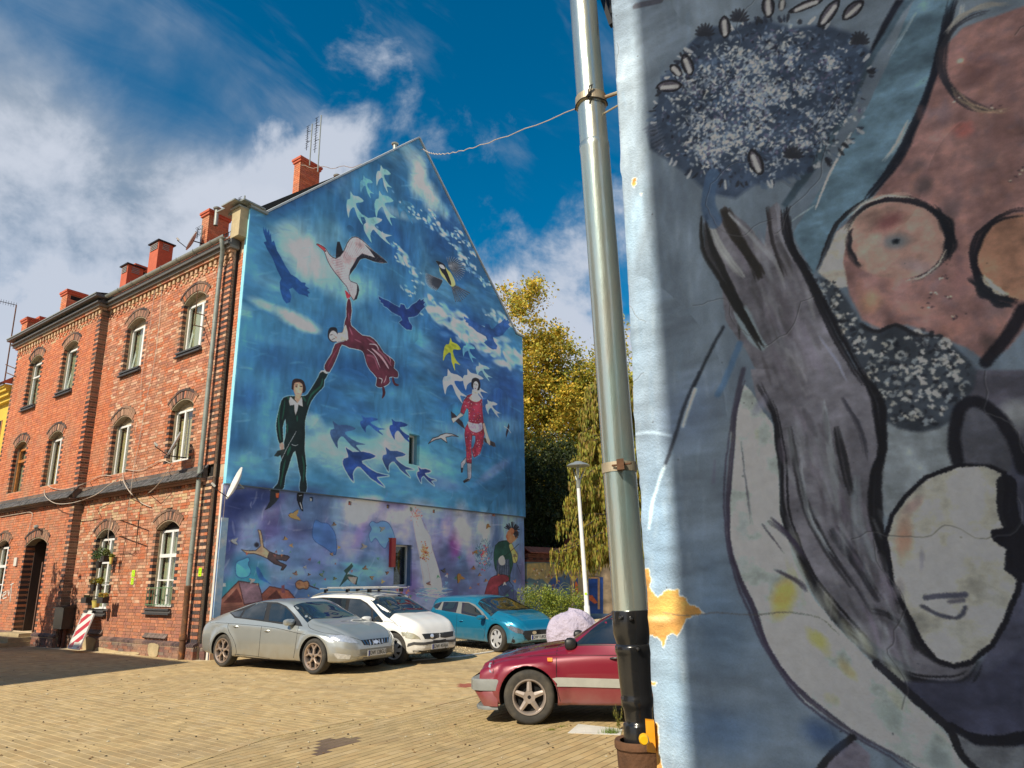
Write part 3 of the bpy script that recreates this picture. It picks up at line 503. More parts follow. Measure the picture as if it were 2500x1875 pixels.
def bird(u, v, s, c, rot=0., fl=1):
    q = np.array([(-10, -2), (-6, -6), (-2, -5), (2, -9), (8, -12), (7, -6), (4, -1), (9, 3), (12, 8), (5, 6), (0, 5), (-5, 3), (-8, 1)], float)*s; q[:, 0] *= fl
    return [(x*math.cos(rot)-y*math.sin(rot)+u, x*math.sin(rot)+y*math.cos(rot)+v) for x, y in q]
def paint_lower():
    # huts
    RB, RD = (128, 78, 60), (84, 44, 36)
    P.poly(C_([(60, 960), (60, 910), (225, 742), (360, 760), (390, 870), (420, 1000), (60, 1000)]), RB, 1, 1., 0, edge=(60, 34, 32), ew=1.6); P.poly(C_([(225, 742), (360, 760), (392, 872), (265, 900)]), (112, 84, 88), 1, 1., 0, edge=(60, 34, 32), ew=1.4); P.poly(C_([(120, 890), (215, 790), (255, 885)]), RD, 1, 1.)
    P.poly(C_([(380, 830), (435, 775), (560, 800), (612, 862), (600, 960), (400, 960)]), (140, 76, 56), 1, 1., 0, edge=(64, 34, 30), ew=1.4); P.poly(C_([(415, 860), (480, 800), (520, 862)]), RD, 1, 1.); P.poly(C_([(515, 770), (535, 765), (540, 820), (515, 820)]), (118, 66, 70), 1, 1.)
    for i in range(6): P.line(C_([(65, 930+i*14), (250, 905+i*14)]), 1.2, (90, 50, 42), .8, 0)
    # flying man, bare back
    P.poly(H_([(370, 790), (420, 800), (510, 800), (560, 750), (545, 640), (535, 590), (560, 590), (575, 650), (590, 760), (650, 810), (660, 850), (630, 880), (560, 850), (500, 830), (420, 830)]), (150, 122, 92), 1, 1.1, 1, edge=(50, 40, 40), ew=1.2)
    P.poly(H_([(650, 810), (740, 845), (830, 850), (855, 865), (820, 905), (720, 890), (760, 920), (825, 950), (790, 1000), (765, 1000), (780, 965), (700, 935), (630, 880)]), (66, 50, 48), 1, 1.1, 1, edge=(30, 24, 28), ew=1.2); P.blob(*H_([(520, 742)])[0], 6.5, 6.5, (34, 30, 36), 1, 0, 2.5)
    # big pale birds
    for q, c in (([(740, 335), (760, 330), (790, 345), (830, 350), (870, 400), (885, 470), (880, 560), (840, 540), (800, 510), (740, 470), (722, 420)], (60, 100, 156)), ([(1110, 360), (1130, 336), (1160, 350), (1195, 336), (1240, 350), (1275, 420), (1280, 490), (1240, 470), (1215, 520), (1180, 490), (1150, 450), (1120, 480), (1105, 430), (1125, 390)], (84, 130, 172)),
                 ([(205, 650), (215, 610), (260, 590), (290, 578), (300, 600), (290, 625), (308, 670), (290, 710), (240, 720), (210, 700)], (70, 150, 176))):
        P.poly(C_(q), c, .85, 1.4, 3, edge=(36, 60, 110), ew=1.2)
    P.poly(C_([(345, 640), (370, 660), (400, 720), (450, 765), (420, 750), (370, 730), (350, 690)]), (40, 84, 140), .9, 1.2, 2)
    # pale standing bride-like figure with flowers
    P.poly(C_([(1405, 330), (1450, 300), (1480, 380), (1520, 440), (1535, 520), (1570, 640), (1600, 800), (1520, 815), (1480, 790), (1450, 600), (1420, 450)]), (216, 204, 196), .92, 3., 3, noise=.2); P.blob(*C_([(1435, 345)])[0], 5, 9, (220, 192, 176), .95, -.2, 2)
    rg = random.Random(4)
    for i in range(60): P.blob(*C_([(1425+rg.gauss(0, 18), 285+rg.gauss(0, 16))])[0], 2, 1.6, rg.choice([(200, 110, 96), (214, 160, 140), (180, 80, 70)]), .8, 0, 2)
    for i in range(110): P.blob(*C_([(1482+rg.gauss(0, 13), 545+rg.gauss(0, 26))])[0], 2, 1.7, rg.choice([(190, 84, 44), (214, 150, 80), (140, 50, 34), (226, 180, 140)]), .85, 0, 2)
    for q in ([(1450, 300), (1500, 400), (1535, 520), (1520, 560)], [(1405, 340), (1420, 450), (1455, 600), (1480, 780)], [(1500, 620), (1530, 800)], [(1428, 340), (1432, 362), (1440, 370)], [(1535, 520), (1590, 700), (1600, 780)]): P.line(C_(q), 1.1, (120, 80, 90), .8, 4)
    for i in range(30): P.line(C_([(1450+rg.uniform(-60, 190), 800+rg.uniform(-30, 60)), (1470+rg.uniform(-60, 190), 815+rg.uniform(-30, 60)), (1490+rg.uniform(-60, 190), 800+rg.uniform(-30, 60))]), 3, rg.choice([(180, 206, 214), (80, 140, 176), (150, 120, 160), (210, 216, 220)]), .6, 3, True)
    # violin player on a cube
    P.poly(C_([(1960, 500), (2010, 470), (2060, 480), (2090, 560), (2060, 700), (2050, 760), (1975, 700), (1950, 600)]), (26, 62, 54), 1, 1.2, 2, edge=(14, 20, 24), ew=1.4); P.poly(C_([(1970, 600), (2050, 590), (2060, 700), (1990, 720), (1965, 700)]), (52, 66, 92), 1, 1.2, 0)
    for i in range(5): P.line(C_([(1985+i*14, 600), (1980+i*15, 705)]), 1.4, (170, 176, 190), .6, 0)
    P.poly(C_([(1985, 700), (2040, 705), (2050, 740), (1990, 780), (1970, 880), (1885, 880), (1900, 780), (1930, 720)]), (112, 40, 52), 1, 1.2, 2, edge=(40, 16, 24), ew=1.2)
    P.poly(C_([(1980, 780), (2050, 740), (2080, 775), (2085, 900), (1985, 900)]), (56, 76, 116), 1, 1.2, 0, edge=(24, 28, 50), ew=1.8); P.line(C_([(1985, 780), (2020, 830), (2080, 778)]), 2, (20, 26, 48), .9, 0)
    P.poly(C_([(2000, 760), (2060, 780), (2130, 830), (2140, 900), (1960, 900)]), (40, 46, 74), .6, 5., 0)
    P.poly(C_([(2030, 440), (2060, 385), (2100, 390), (2115, 430), (2090, 470), (2055, 485)]), (166, 96, 62), 1, 1.1, 2); P.blob(*C_([(2090, 430)])[0], 4, 2, (226, 220, 200), .9, 0, 2)
    for i in range(46): 
        a = rg.uniform(-2.9, .9); P.line(C_([(2070+20*math.cos(a), 405+24*math.sin(a)), (2070+rg.uniform(40, 56)*math.cos(a), 405+rg.uniform(50, 66)*math.sin(a))]), 3.2, (24, 24, 34), .9, 0)
    P.poly(C_([(2050, 500), (2070, 485), (2085, 520), (2110, 560), (2105, 610), (2080, 615), (2070, 560)]), (206, 160, 84), 1, 1., 2, edge=(50, 30, 20), ew=1.); P.line(C_([(2000, 590), (2120, 490)]), 1.8, (24, 22, 30), 1, 0); P.line(C_([(2080, 560), (2130, 690)]), 1.8, (24, 22, 30), 1, 0)
    P.poly(C_([(1980, 590), (2010, 565), (2025, 600), (2020, 630), (1990, 630)]), (226, 216, 196), 1, 1., 2)
    for i in range(300):
        a = rg.uniform(0, 6.283); r = rg.uniform(0, 1)**.6; x, y = 1885+60*r*math.cos(a), 565+100*r*math.sin(a)
        P.line(C_([(x, y), (x+rg.uniform(-14, 14), y-rg.uniform(4, 26))]), 1.4, rg.choice([(40, 66, 96), (120, 150, 176), (30, 50, 80), (90, 120, 120), (30, 90, 90)]), .8, 0)
    for i in range(40): P.blob(*C_([(1885+rg.gauss(0, 15), 570+rg.gauss(0, 38))])[0], 2, 1.8, rg.choice([(186, 60, 60), (210, 120, 70), (220, 160, 150), (190, 30, 60)]), .9, 0, 2)
    # violin, leaves, flowers, tiny birds
    P.poly(C_([(612, 750), (640, 732), (665, 745), (690, 738), (705, 765), (690, 795), (660, 790), (635, 798), (614, 780)]), (170, 112, 72), 1, 1., 2, edge=(60, 36, 30), ew=1.3); P.line(C_([(700, 768), (740, 785), (765, 795)]), 3, (60, 40, 40), 1, 2)
    P.poly(C_([(905, 780), (950, 690), (935, 670), (990, 620), (1000, 640), (960, 690), (1030, 715), (1020, 770), (1075, 790), (1000, 760), (960, 730)]), (40, 60, 52), 1, 1.1, 0); P.poly(C_([(960, 712), (1025, 715), (1010, 765), (985, 750)]), (172, 128, 112), 1, 1., 0)
    for i in range(64):
        u = rg.uniform(600, 1265); v = rg.uniform(1330, 1470)
        if 1010 < u < 1060 and v < 1440: continue
        P.poly(bird(u, v, rg.uniform(.22, .5), 0, rg.uniform(-2, 2), rg.choice([1, -1])), rg.choice([(176, 100, 50), (190, 130, 60), (120, 70, 60), (60, 110, 80), (200, 190, 190), (180, 70, 50), (90, 130, 160)]), .9, .9)
    for i in range(18): P.poly(bird(rg.uniform(940, 1010), rg.uniform(1440, 1470), .4, 0, rg.uniform(-2, 2)), rg.choice([(190, 84, 60), (60, 110, 80), (190, 120, 60)]), .8, .9)
    P.poly(C_([(82, 752), (138, 755), (140, 778), (82, 778)]), (176, 176, 160), 1, .8)
paint_lower()
P.warp(2.6, 61); _r2 = np.random.RandomState(1).rand(P.h, P.w).astype(np.float32); P.a *= (1+(_r2[..., None]-.5)*.05+(fbm(P.h, P.w, 60, 3, 77)[..., None]-.5)*.12)
# ---------------------------------------------------------------- the painted wall in the foreground
RW, RZ0, RZ1, RPX = 1.75, .6, 4.9, 470
def rmap(u, v):
    p = onp(u, v, KR, N1)-KR; return float(p @ RV)*RPX, (RZ1-p[2])*RPX
Q = Paint(int(RW*RPX), int((RZ1-RZ0)*RPX), rmap)
def R1(pts): return [(1500+x/1.771, y/1.771) for x, y in pts]
def R2(pts): return [(1500+x/1.7015, 900+y/1.7015) for x, y in pts]
def paint_wall():
    h, w = Q.h, Q.w; f1 = lin3(h, w, 31, 3, (1, .7)); f2 = lin3(h, w, 32, 10, (2.2, .5)); f3 = lin3(h, w, 33, 40, (1, 1), 3)
    Q.a[:] = cmix((68, 80, 93), (98, 111, 122), np.clip(f1*.6+f2*.35+f3*.1, 0, 1))
    rg = random.Random(2); B = Q.blob; K0 = (22, 22, 26)
    for u, v, a, b, c, al, an in [(1540, 200, 60, 220, (88, 100, 111), .8, 0), (1560, 800, 50, 260, (80, 96, 112), .8, 0), (1600, 1300, 60, 260, (74, 94, 114), .8, 0), (1640, 1700, 60, 200, (76, 94, 110), .8, 0), (1680, 1000, 80, 120, (70, 86, 110), .6, .3), (1750, 1500, 100, 200, (62, 82, 104), .7, 0), (1760, 1780, 120, 80, (50, 70, 96), .7, 0), (1540, 560, 30, 120, (84, 106, 124), .6, 0)]:
        B(u, v, a, b, c, al, an, 1.0, .3, int(u))
    for i in range(240):
        u = rg.uniform(1490, 1720); v = rg.uniform(0, 1875); L = rg.uniform(20, 90)
        Q.line([(u, v), (u+rg.uniform(-8, 8), v+L)], rg.uniform(2, 9), rg.choice([(104, 118, 128), (70, 90, 110), (80, 98, 114), (112, 124, 132)]), rg.uniform(.05, .22), 0, False, 6)
    # grey robe / sleeve background on the far right
    Q.poly(R2([(1380, 150), (1750, 0), (1750, 1700), (1500, 1680), (1400, 1500), (1150, 1290), (1500, 1250), (1640, 1000), (1640, 820), (1640, 500), (1600, 420)]), (50, 52, 66), 1, 5.)
    Q.poly(R2([(1450, 0), (1750, 0), (1750, 400), (1640, 380), (1600, 200), (1520, 130), (1440, 160)]), (58, 58, 68), 1, 4.); Q.blob(2480, 1010, 60, 50, (120, 126, 128), .7, 0, 1.2, .5)
    # light neck area between beard and profile
    Q.poly(R2([(1105, 210), (1420, 210), (1420, 400), (1250, 480), (1120, 620), (1085, 500), (1100, 350)]), (92, 100, 106), 1, 4., 1)
    # hat brim band (blue) sweeping down to the hand
    Q.poly(R1([(1290, 0), (1470, 0), (1420, 180), (1390, 300), (1330, 500), (1230, 700), (1110, 860), (980, 960), (900, 1090), (860, 1180), (770, 1010), (850, 880), (960, 700), (1080, 480), (1180, 280), (1240, 120)]), (68, 92, 108), 1, 2., 1)
    Q.poly(R1([(740, 900), (830, 780), (940, 620), (1040, 430), (1100, 300), (1240, 60), (1290, 0), (1250, 0), (1130, 180), (1030, 400), (900, 560), (800, 760), (720, 880)]), (44, 60, 72), .9, 4., 1); Q.poly(R1([(1050, 330), (1250, 0), (1215, 0), (1150, 120), (1020, 400)]), (16, 18, 26), .95, 4.)
    for q, wd, c, al in [([(1020, 570), (930, 740), (870, 900)], 7, (150, 158, 158), .8), ([(1280, 520), (1220, 620), (1160, 700)], 8, (140, 146, 148), .7), ([(1300, 60), (1190, 240)], 5, (120, 136, 144), .6), ([(1500, 20), (1480, 110)], 6, (140, 146, 146), .8), ([(1460, 0), (1400, 240), (1340, 470), (1230, 690), (1090, 860)], 15, (16, 18, 26), .95), ([(1090, 860), (960, 960), (880, 1160)], 9, K0, .95), ([(750, 890), (740, 980), (780, 1090), (860, 1180)], 8, K0, .95), ([(870, 880), (760, 960)], 4, (110, 126, 130), .6)]:
        Q.line(R1(q), wd, c, al, 6, False, 2.5, .25)
    # face
    SK = (104, 78, 76)
    Q.poly(R1([(1400, 220), (1500, 120), (1780, 20), (1780, 1400), (1700, 1500), (1600, 1560), (1520, 1500), (1400, 1450), (1260, 1400), (1150, 1420), (1070, 1380), (1020, 1270), (1000, 1200), (900, 1180), (960, 1000), (1100, 870), (1240, 700), (1340, 480), (1400, 300)]), SK, 1, 4., 1)
    for x, y, a, b, c, al in [(1560, 300, 90, 90, (78, 56, 56), .8), (1500, 560, 60, 40, (134, 74, 68), .7), (1300, 720, 70, 40, (66, 56, 58), .8), (1330, 800, 60, 50, (54, 48, 50), .8), (1600, 700, 60, 60, (90, 76, 78), .6), (1450, 900, 60, 60, (70, 62, 66), .6), (1100, 1300, 60, 60, (140, 108, 84), .8), (1300, 1330, 120, 40, (118, 86, 78), .7), (1500, 1200, 60, 90, (108, 78, 78), .7), (1480, 1400, 90, 50, (120, 84, 78), .6), (1650, 1330, 70, 50, (84, 70, 72), .7), (1400, 500, 60, 60, (82, 74, 84), .5), (1680, 560, 70, 70, (98, 72, 70), .6), (1620, 1480, 60, 50, (60, 50, 50), .8), (1560, 820, 60, 40, (94, 78, 80), .5), (1600, 1040, 30, 50, (80, 60, 66), .5)]:
        B(*R1([(x, y)])[0], a/1.77, b/1.77, c, al, 0, 1.2, .4, x)
    for i in range(520):
        x = rg.uniform(1010, 1770); y = rg.uniform(120, 1540)
        if x < 1400-(y-300)*.45 and y < 900: continue
        if y > 880 and x < 1050: continue
        Q.line(R1([(x, y), (x+rg.uniform(-40, 40), y+rg.uniform(-50, 50))]), rg.uniform(3, 10), rg.choice([(134, 92, 84), (80, 66, 74), (96, 76, 80), (120, 84, 70), (70, 70, 86), (146, 104, 88)]), rg.uniform(.06, .24), 0, False, 6)
    # beard side strip and white of the cheek
    Q.poly(R1([(880, 1170), (960, 1000), (1090, 890), (1240, 850), (1100, 920), (1010, 1010), (990, 1120), (1010, 1230), (960, 1240)]), (134, 130, 122), .95, 3., 1)
    # spectacles
    def ring(cx, cy, rx, ry, a0, a1, wd, c, al, dx=0, dy=0, dry=.2): Q.line(R1([(cx+dx+rx*math.cos(a), cy+dy+ry*math.sin(a)) for a in np.linspace(a0, a1, 26)]), wd, c, al, 2, False, 2.5, dry)
    Q.poly(R1([(1220+212*math.cos(a), 1035+168*math.sin(a)) for a in np.linspace(0, 6.2, 30)]), (126, 100, 92), .9, 4.)
    B(*R1([(1190, 960)])[0], 50, 26, (84, 50, 52), .8, -.5, 1.2, .5); B(*R1([(1210, 1045)])[0], 34, 20, (64, 76, 84), .85, 0, 1.3); B(*R1([(1212, 1045)])[0], 9, 7, (14, 18, 24), 1, 0, 2); B(*R1([(1300, 1150)])[0], 50, 16, (92, 84, 90), .6, .2); B(*R1([(1130, 1110)])[0], 30, 30, (130, 106, 96), .5)
    ring(1220, 1035, 222, 176, -2.9, 1.3, 8, (20, 20, 26), .95); ring(1220, 1035, 212, 166, 2.4, 3.5, 9, (24, 24, 30), .9); ring(1228, 1040, 226, 182, -.9, .5, 14, (16, 18, 24), .95); ring(1220, 1045, 216, 170, .2, 1.4, 5, (150, 140, 128), .7, 0, 0); ring(1215, 1025, 232, 186, -2.7, -1.2, 6, (166, 158, 142), .75)
    Q.poly(R1([(1770+210*math.cos(a), 1110+185*math.sin(a)) for a in np.linspace(0, 6.2, 30)]), (124, 90, 72), .9, 4.); ring(1770, 1110, 216, 190, 1.7, 4.7, 10, (16, 16, 22), .95); ring(1768, 1118, 226, 196, 1.75, 2.8, 16, (20, 22, 28), .95); ring(1770, 1105, 200, 178, 1.9, 2.7, 8, (160, 152, 134), .8)
    # upper lens / cap visor
    ring(1640, 260, 230, 215, 1.5, 4.6, 11, (30, 30, 36), .9); ring(1640, 262, 215, 220, 1.2, 2.6, 6, (132, 116, 92), .7); ring(1660, 250, 260, 230, 3.6, 4.9, 9, (112, 110, 104), .7); B(*R1([(1490, 262)])[0], 8, 6, (170, 150, 120), .9, 0, 2)
    for x, y in [(1420, 1200), (1380, 1270), (1440, 1290), (1350, 1320), (1460, 1370), (1730, 780), (1760, 740), (1470, 430), (1650, 470)]:
        for i in range(5): B(*R1([(x+rg.uniform(-24, 24), y+rg.uniform(-16, 16))])[0], 4, 2.4, rg.choice([(40, 34, 40), (170, 150, 130), (60, 44, 48)]), .8, 0, 2)
    # beard: dark mass with pale curls
    Q.poly(R1([(880, 1190), (960, 1230), (1010, 1290), (1060, 1390), (1130, 1430), (1210, 1400), (1300, 1440), (1410, 1450), (1500, 1530), (1560, 1600), (1530, 1700), (1480, 1790), (1380, 1850), (1280, 1860), (1170, 1820), (1100, 1720), (1050, 1600), (1000, 1500), (960, 1380), (920, 1280)]), (40, 46, 54), 1, 5., 2)
    for i in range(430):
        q = rg.random()
        if q < .3: t = rg.random(); x = 900+t*170+rg.gauss(0, 26); y = 1210+t*310+rg.gauss(0, 20); r = 3.5
        else:
            a = rg.uniform(0, 6.283); rr = rg.random()**.5; x = 1290+230*rr*math.cos(a); y = 1630+205*rr*math.sin(a); r = 6
        u, v = R1([(x, y)])[0]; s0 = rg.uniform(0, 6); n = [(u+r*rg.uniform(.8, 1.5)*math.cos(s0+k), v+r*math.sin(s0+k)) for k in np.linspace(0, rg.uniform(1.2, 3.4), 6)]
        Q.line(n, rg.uniform(2.5, 6), rg.choice([(140, 142, 138), (166, 164, 152), (98, 106, 112), (120, 124, 124), (30, 34, 40), (20, 22, 28)]), rg.uniform(.5, .95), 2, True, 1.8)
    Q.line(R1([(1060, 1395), (1130, 1432), (1210, 1402), (1300, 1445), (1410, 1452)]), 8, K0, .9, 5, False, 3, .3); Q.line(R1([(1770, 1330), (1700, 1440), (1600, 1560)]), 16, (14, 14, 20), .9, 4, False, 4)
    # hand and arm
    AR = (78, 78, 86)
    Q.poly(R1([(385, 930), (400, 905), (450, 960), (470, 890), (560, 960), (650, 1060), (665, 900), (700, 870), (740, 960), (790, 1110), (860, 1230), (940, 1400), (1010, 1560), (1080, 1680), (1080, 1800), (700, 1800), (560, 1500), (480, 1380), (460, 1240), (390, 1090)]), AR, 1, 2.5, 1)
    Q.poly(R2([(560, 0), (1030, 0), (1090, 150), (1110, 300), (1085, 500), (1085, 640), (1140, 860), (1200, 1020), (1290, 1150), (1400, 1230), (1500, 1215), (1450, 1290), (1280, 1290), (1130, 1240), (1000, 1110), (860, 960), (790, 820), (700, 620), (690, 400), (650, 200), (580, 120)]), AR, 1, 2.5, 1)
    for i in range(260):
        t = rg.random(); cx = 640+t*330 if t < .5 else 805+(t-.5)*560; cy = 980+t*1750
        x = cx+rg.gauss(0, 60); y = cy
        pp = R1([(x, y), (x+50+rg.uniform(-20, 20), y+130)]) if y < 1600 else R2([((x-560)*.96+rg.uniform(-30, 60)-60, (y-1593)*.96), ((x-560)*.96+30, (y-1593)*.96+120)])
        if y < 1600: Q.line(pp, rg.uniform(3, 12), rg.choice([(118, 122, 124), (60, 58, 64), (96, 100, 108), (40, 38, 40), (88, 84, 98)]), rg.uniform(.1, .4), 0, True, 4)
    for q, wd, c, al in [([(385, 930), (400, 1060), (470, 1200), (540, 1330), (560, 1450)], 18, (24, 24, 24), .95), ([(470, 900), (520, 1010), (600, 1130), (640, 1200)], 20, (30, 28, 26), .9), ([(400, 950), (470, 1090), (560, 1200)], 12, (112, 116, 118), .8), ([(490, 920), (600, 1030), (690, 1120)], 10, (104, 108, 114), .7), ([(660, 890), (690, 1050), (740, 1190)], 9, (34, 32, 34), .85), ([(700, 880), (730, 1010), (790, 1130)], 10, (96, 98, 108), .8), ([(740, 900), (760, 1050), (850, 1210), (960, 1430), (1080, 1660)], 14, (18, 18, 22), .95), ([(540, 1330), (600, 1450), (650, 1500)], 20, (96, 110, 118), .7), ([(470, 1210), (560, 1360), (640, 1500)], 14, (22, 22, 22), .9), ([(880, 1450), (960, 1560), (1000, 1650)], 8, (100, 104, 120), .6)]:
        Q.line(R1(q), wd, c, al, 6, False, 3, .22)
    for q, wd, c, al in [([(1010, 0), (1080, 110), (1100, 200), (1110, 330), (1085, 450), (1085, 620), (1140, 850), (1200, 1010)], 17, (14, 14, 18), .97), ([(600, 60), (660, 190), (690, 380), (700, 580), (780, 790), (860, 930), (1020, 1120), (1150, 1240), (1300, 1300), (1450, 1290), (1510, 1210)], 15, (16, 16, 20), .95), ([(1200, 1010), (1260, 1130), (1360, 1215), (1470, 1220)], 12, (16, 16, 20), .95), ([(720, 240), (770, 500), (850, 700), (980, 900)], 10, (26, 26, 30), .8), ([(920, 240), (950, 380), (980, 520)], 12, (24, 24, 28), .8), ([(940, 120), (1020, 260), (1040, 380)], 5, (30, 30, 38), .8), ([(800, 560), (880, 740), (1000, 900), (1060, 1000)], 5, (26, 26, 32), .85), ([(900, 660), (1000, 800), (1100, 960)], 14, (28, 28, 34), .8), ([(760, 380), (800, 600), (900, 780)], 8, (110, 118, 124), .5), ([(1000, 440), (1010, 640), (1080, 800)], 12, (100, 110, 118), .5), ([(860, 130), (900, 400), (930, 600)], 12, (104, 110, 116), .5), ([(960, 1080), (1100, 1180), (1240, 1260)], 14, (70, 76, 82), .6), ([(1060, 1000), (1160, 1040), (1250, 1160)], 8, (22, 22, 26), .8), ([(870, 1250), (900, 960), (880, 900)], 3, (60, 60, 66), .3)]:
        Q.line(R2(q), wd, c, al, 6, False, 3, .22)
    for i in range(150):
        t = rg.random(); x = 740+t*470+rg.gauss(0, 60); y = 150+t*980+rg.gauss(0, 40); Q.line(R2([(x, y), (x+rg.uniform(10, 60), y+rg.uniform(60, 160))]), rg.uniform(3, 10), rg.choice([(112, 118, 124), (52, 50, 56), (92, 98, 104), (30, 30, 34), (100, 92, 110)]), rg.uniform(.12, .4), 0, True, 4)
    # cream scarf, long curve
    Q.poly(R2([(530, 60), (560, 90), (610, 180), (650, 230), (680, 420), (685, 600), (740, 800), (830, 960), (980, 1130), (1130, 1280), (1300, 1430), (1480, 1640), (1490, 1720), (1330, 1720), (1150, 1590), (960, 1500), (790, 1380), (680, 1240), (600, 1080), (560, 960), (500, 830), (462, 680), (465, 450), (478, 250)]), (132, 142, 140), 1, 2.5, 1)
    for x, y, a, b, c, al, an in [(700, 950, 60, 110, (150, 132, 66), .95, .5), (840, 1120, 100, 40, (146, 128, 70), .9, .8), (600, 500, 40, 200, (140, 152, 150), .7, 0), (970, 1250, 80, 30, (132, 122, 84), .7, .8), (640, 750, 50, 100, (148, 152, 140), .7, .2), (1150, 1450, 90, 50, (116, 128, 126), .8, .7), (530, 700, 30, 160, (112, 120, 126), .6, .1), (900, 1360, 80, 30, (140, 136, 110), .6, .6), (600, 150, 30, 60, (96, 98, 116), .7, .6), (1350, 1620, 90, 50, (90, 100, 102), .8, .8)]:
        B(*R2([(x, y)])[0], a/1.7, b/1.7, c, al, an, 1.2, .4, x+y)
    for i in range(160):
        t = rg.random(); x = 560+t*t*800+rg.gauss(0, 34); y = 200+t*1250+rg.gauss(0, 30); Q.line(R2([(x, y), (x+t*90+rg.uniform(-8, 8), y+110)]), rg.uniform(4, 14), rg.choice([(156, 162, 154), (118, 128, 128), (140, 140, 112), (128, 134, 140)]), rg.uniform(.1, .3), 0, True, 6)
    for q, wd, al in [([(535, 30), (490, 180), (470, 400), (462, 640), (500, 830), (560, 980), (620, 1130), (720, 1290), (840, 1410), (1000, 1520), (1180, 1620), (1320, 1720)], 10, .9), ([(640, 620), (720, 690), (790, 790)], 8, .9), ([(660, 830), (760, 880), (800, 920)], 5, .85), ([(610, 640), (700, 760)], 2, .7), ([(520, 300), (550, 520), (565, 640)], 4, .35)]:
        Q.line(R2(q), wd, (36, 32, 46), al, 6, False, 3, .25)
    # young profile, upside-down tear shape
    Q.poly(R2([(1210, 520), (1290, 450), (1420, 400), (1530, 395), (1610, 430), (1632, 500), (1620, 600), (1640, 665), (1570, 680), (1580, 710), (1635, 745), (1625, 830), (1675, 870), (1670, 920), (1620, 1030), (1560, 1150), (1480, 1215), (1400, 1232), (1330, 1205), (1260, 1120), (1200, 1000), (1150, 880), (1120, 700), (1150, 600)]), (130, 130, 122), 1, 2.5, 1, edge=(16, 16, 22), ew=3.2)
    for x, y, a, b, c, al, an in [(1200, 700, 46, 120, (128, 96, 80), .8, .15), (1240, 560, 60, 30, (112, 92, 90), .7, -.6), (1270, 800, 20, 90, (80, 80, 92), .7, .2), (1180, 900, 30, 60, (100, 98, 104), .7, .2), (1500, 560, 80, 90, (140, 138, 128), .6, 0), (1400, 1100, 120, 60, (126, 128, 124), .6, 0), (1560, 950, 60, 80, (120, 122, 120), .5, 0)]:
        B(*R2([(x, y)])[0], a/1.7, b/1.7, c, al, an, 1.2, .4, x+y)
    Q.poly(R2([(1560, 690), (1600, 665), (1700, 660), (1700, 850), (1625, 830), (1635, 745), (1600, 735)]), (12, 12, 18), 1, 3.); Q.line(R2([(1625, 480), (1640, 620), (1690, 720), (1690, 850)]), 22, (14, 14, 20), .95, 5)
    for q, wd, c in [([(1285, 950), (1360, 942), (1450, 938)], 7, (44, 46, 60)), ([(1270, 985), (1340, 1020), (1420, 1030), (1450, 990)], 5, (40, 42, 54)), ([(1340, 985), (1370, 1000), (1400, 1012)], 9, (160, 160, 154)), ([(1380, 965), (1440, 960)], 5, (60, 60, 70))]: Q.line(R2(q), wd, c, .9, 4, False, 2.5)
    # arched dark shape over the profile
    Q.poly(R2([(1410, 180), (1450, 130), (1520, 140), (1590, 220), (1640, 330), (1640, 440), (1560, 400), (1430, 390), (1405, 300)]), (56, 58, 66), 1, 3., 1); Q.line(R2([(1420, 380), (1405, 260), (1430, 160), (1500, 130), (1580, 190), (1650, 300), (1690, 420)]), 15, (16, 16, 22), .95, 5, False, 4)
    # cloth at the bottom right
    Q.poly(R2([(1150, 1300), (1500, 1300), (1700, 1150), (1700, 1520), (1400, 1500), (1300, 1430)]), (44, 46, 62), 1, 5.); Q.line(R2([(1395, 1490), (1480, 1530), (1600, 1545), (1700, 1530)]), 14, (16, 16, 22), .95, 4); Q.poly(R2([(1400, 1500), (1500, 1560), (1700, 1570), (1700, 1720), (1560, 1700), (1470, 1640)]), (84, 88, 94), 1, 3.); Q.line(R2([(1395, 1490), (1440, 1600), (1540, 1700)]), 9, (18, 18, 22), .95, 4)
    Q.line(R2([(1085, 1220), (1250, 1370), (1400, 1500)]), 10, (20, 20, 26), .9, 4); Q.poly(R2([(820, 1700), (900, 1600), (980, 1530), (1060, 1600), (1060, 1700)]), (84, 80, 92), .9, 3.); Q.line(R2([(820, 1700), (900, 1600), (990, 1530)]), 9, (20, 20, 24), .9, 4); B(*R2([(860, 1520)])[0], 70, 40, (34, 52, 82), .8, .4, 1.2, .3)
    # flower ball
    Q.poly(R1([(320, 190), (400, 110), (520, 120), (640, 80), (760, 120), (900, 100), (1040, 150), (1110, 230), (1050, 380), (1000, 500), (880, 620), (840, 740), (700, 780), (600, 800), (520, 860), (400, 840), (340, 780), (240, 700), (150, 640), (140, 560), (180, 440), (200, 330), (280, 290)]), (36, 47, 64), .95, 8., 1, noise=.2)
    lob = [(rg.uniform(0, 6.283), rg.random()**.6, rg.uniform(30, 85)) for _ in range(58)]
    for i in range(3600):
        if i % 3: a0, r0, sg = lob[i % 58]; x = 640+390*r0*math.cos(a0)+rg.gauss(0, sg*.62); y = 440+295*r0*math.sin(a0)+rg.gauss(0, sg*.5)
        else: a = rg.uniform(0, 6.283); rr = rg.random()**.55; x = 640+430*rr*math.cos(a); y = 440+330*rr*math.sin(a)
        x += (440-y)*.25
        fv = math.sin(x*.021+1)*math.sin(y*.026)+math.sin(x*.011-y*.017)
        c = rg.choice([(138, 144, 146), (112, 122, 132), (160, 162, 158), (92, 104, 120)]) if (rg.random() < .72 if i % 3 else fv > .5) else rg.choice([(34, 42, 56), (24, 26, 34), (58, 76, 100), (70, 84, 104), (64, 62, 82)])
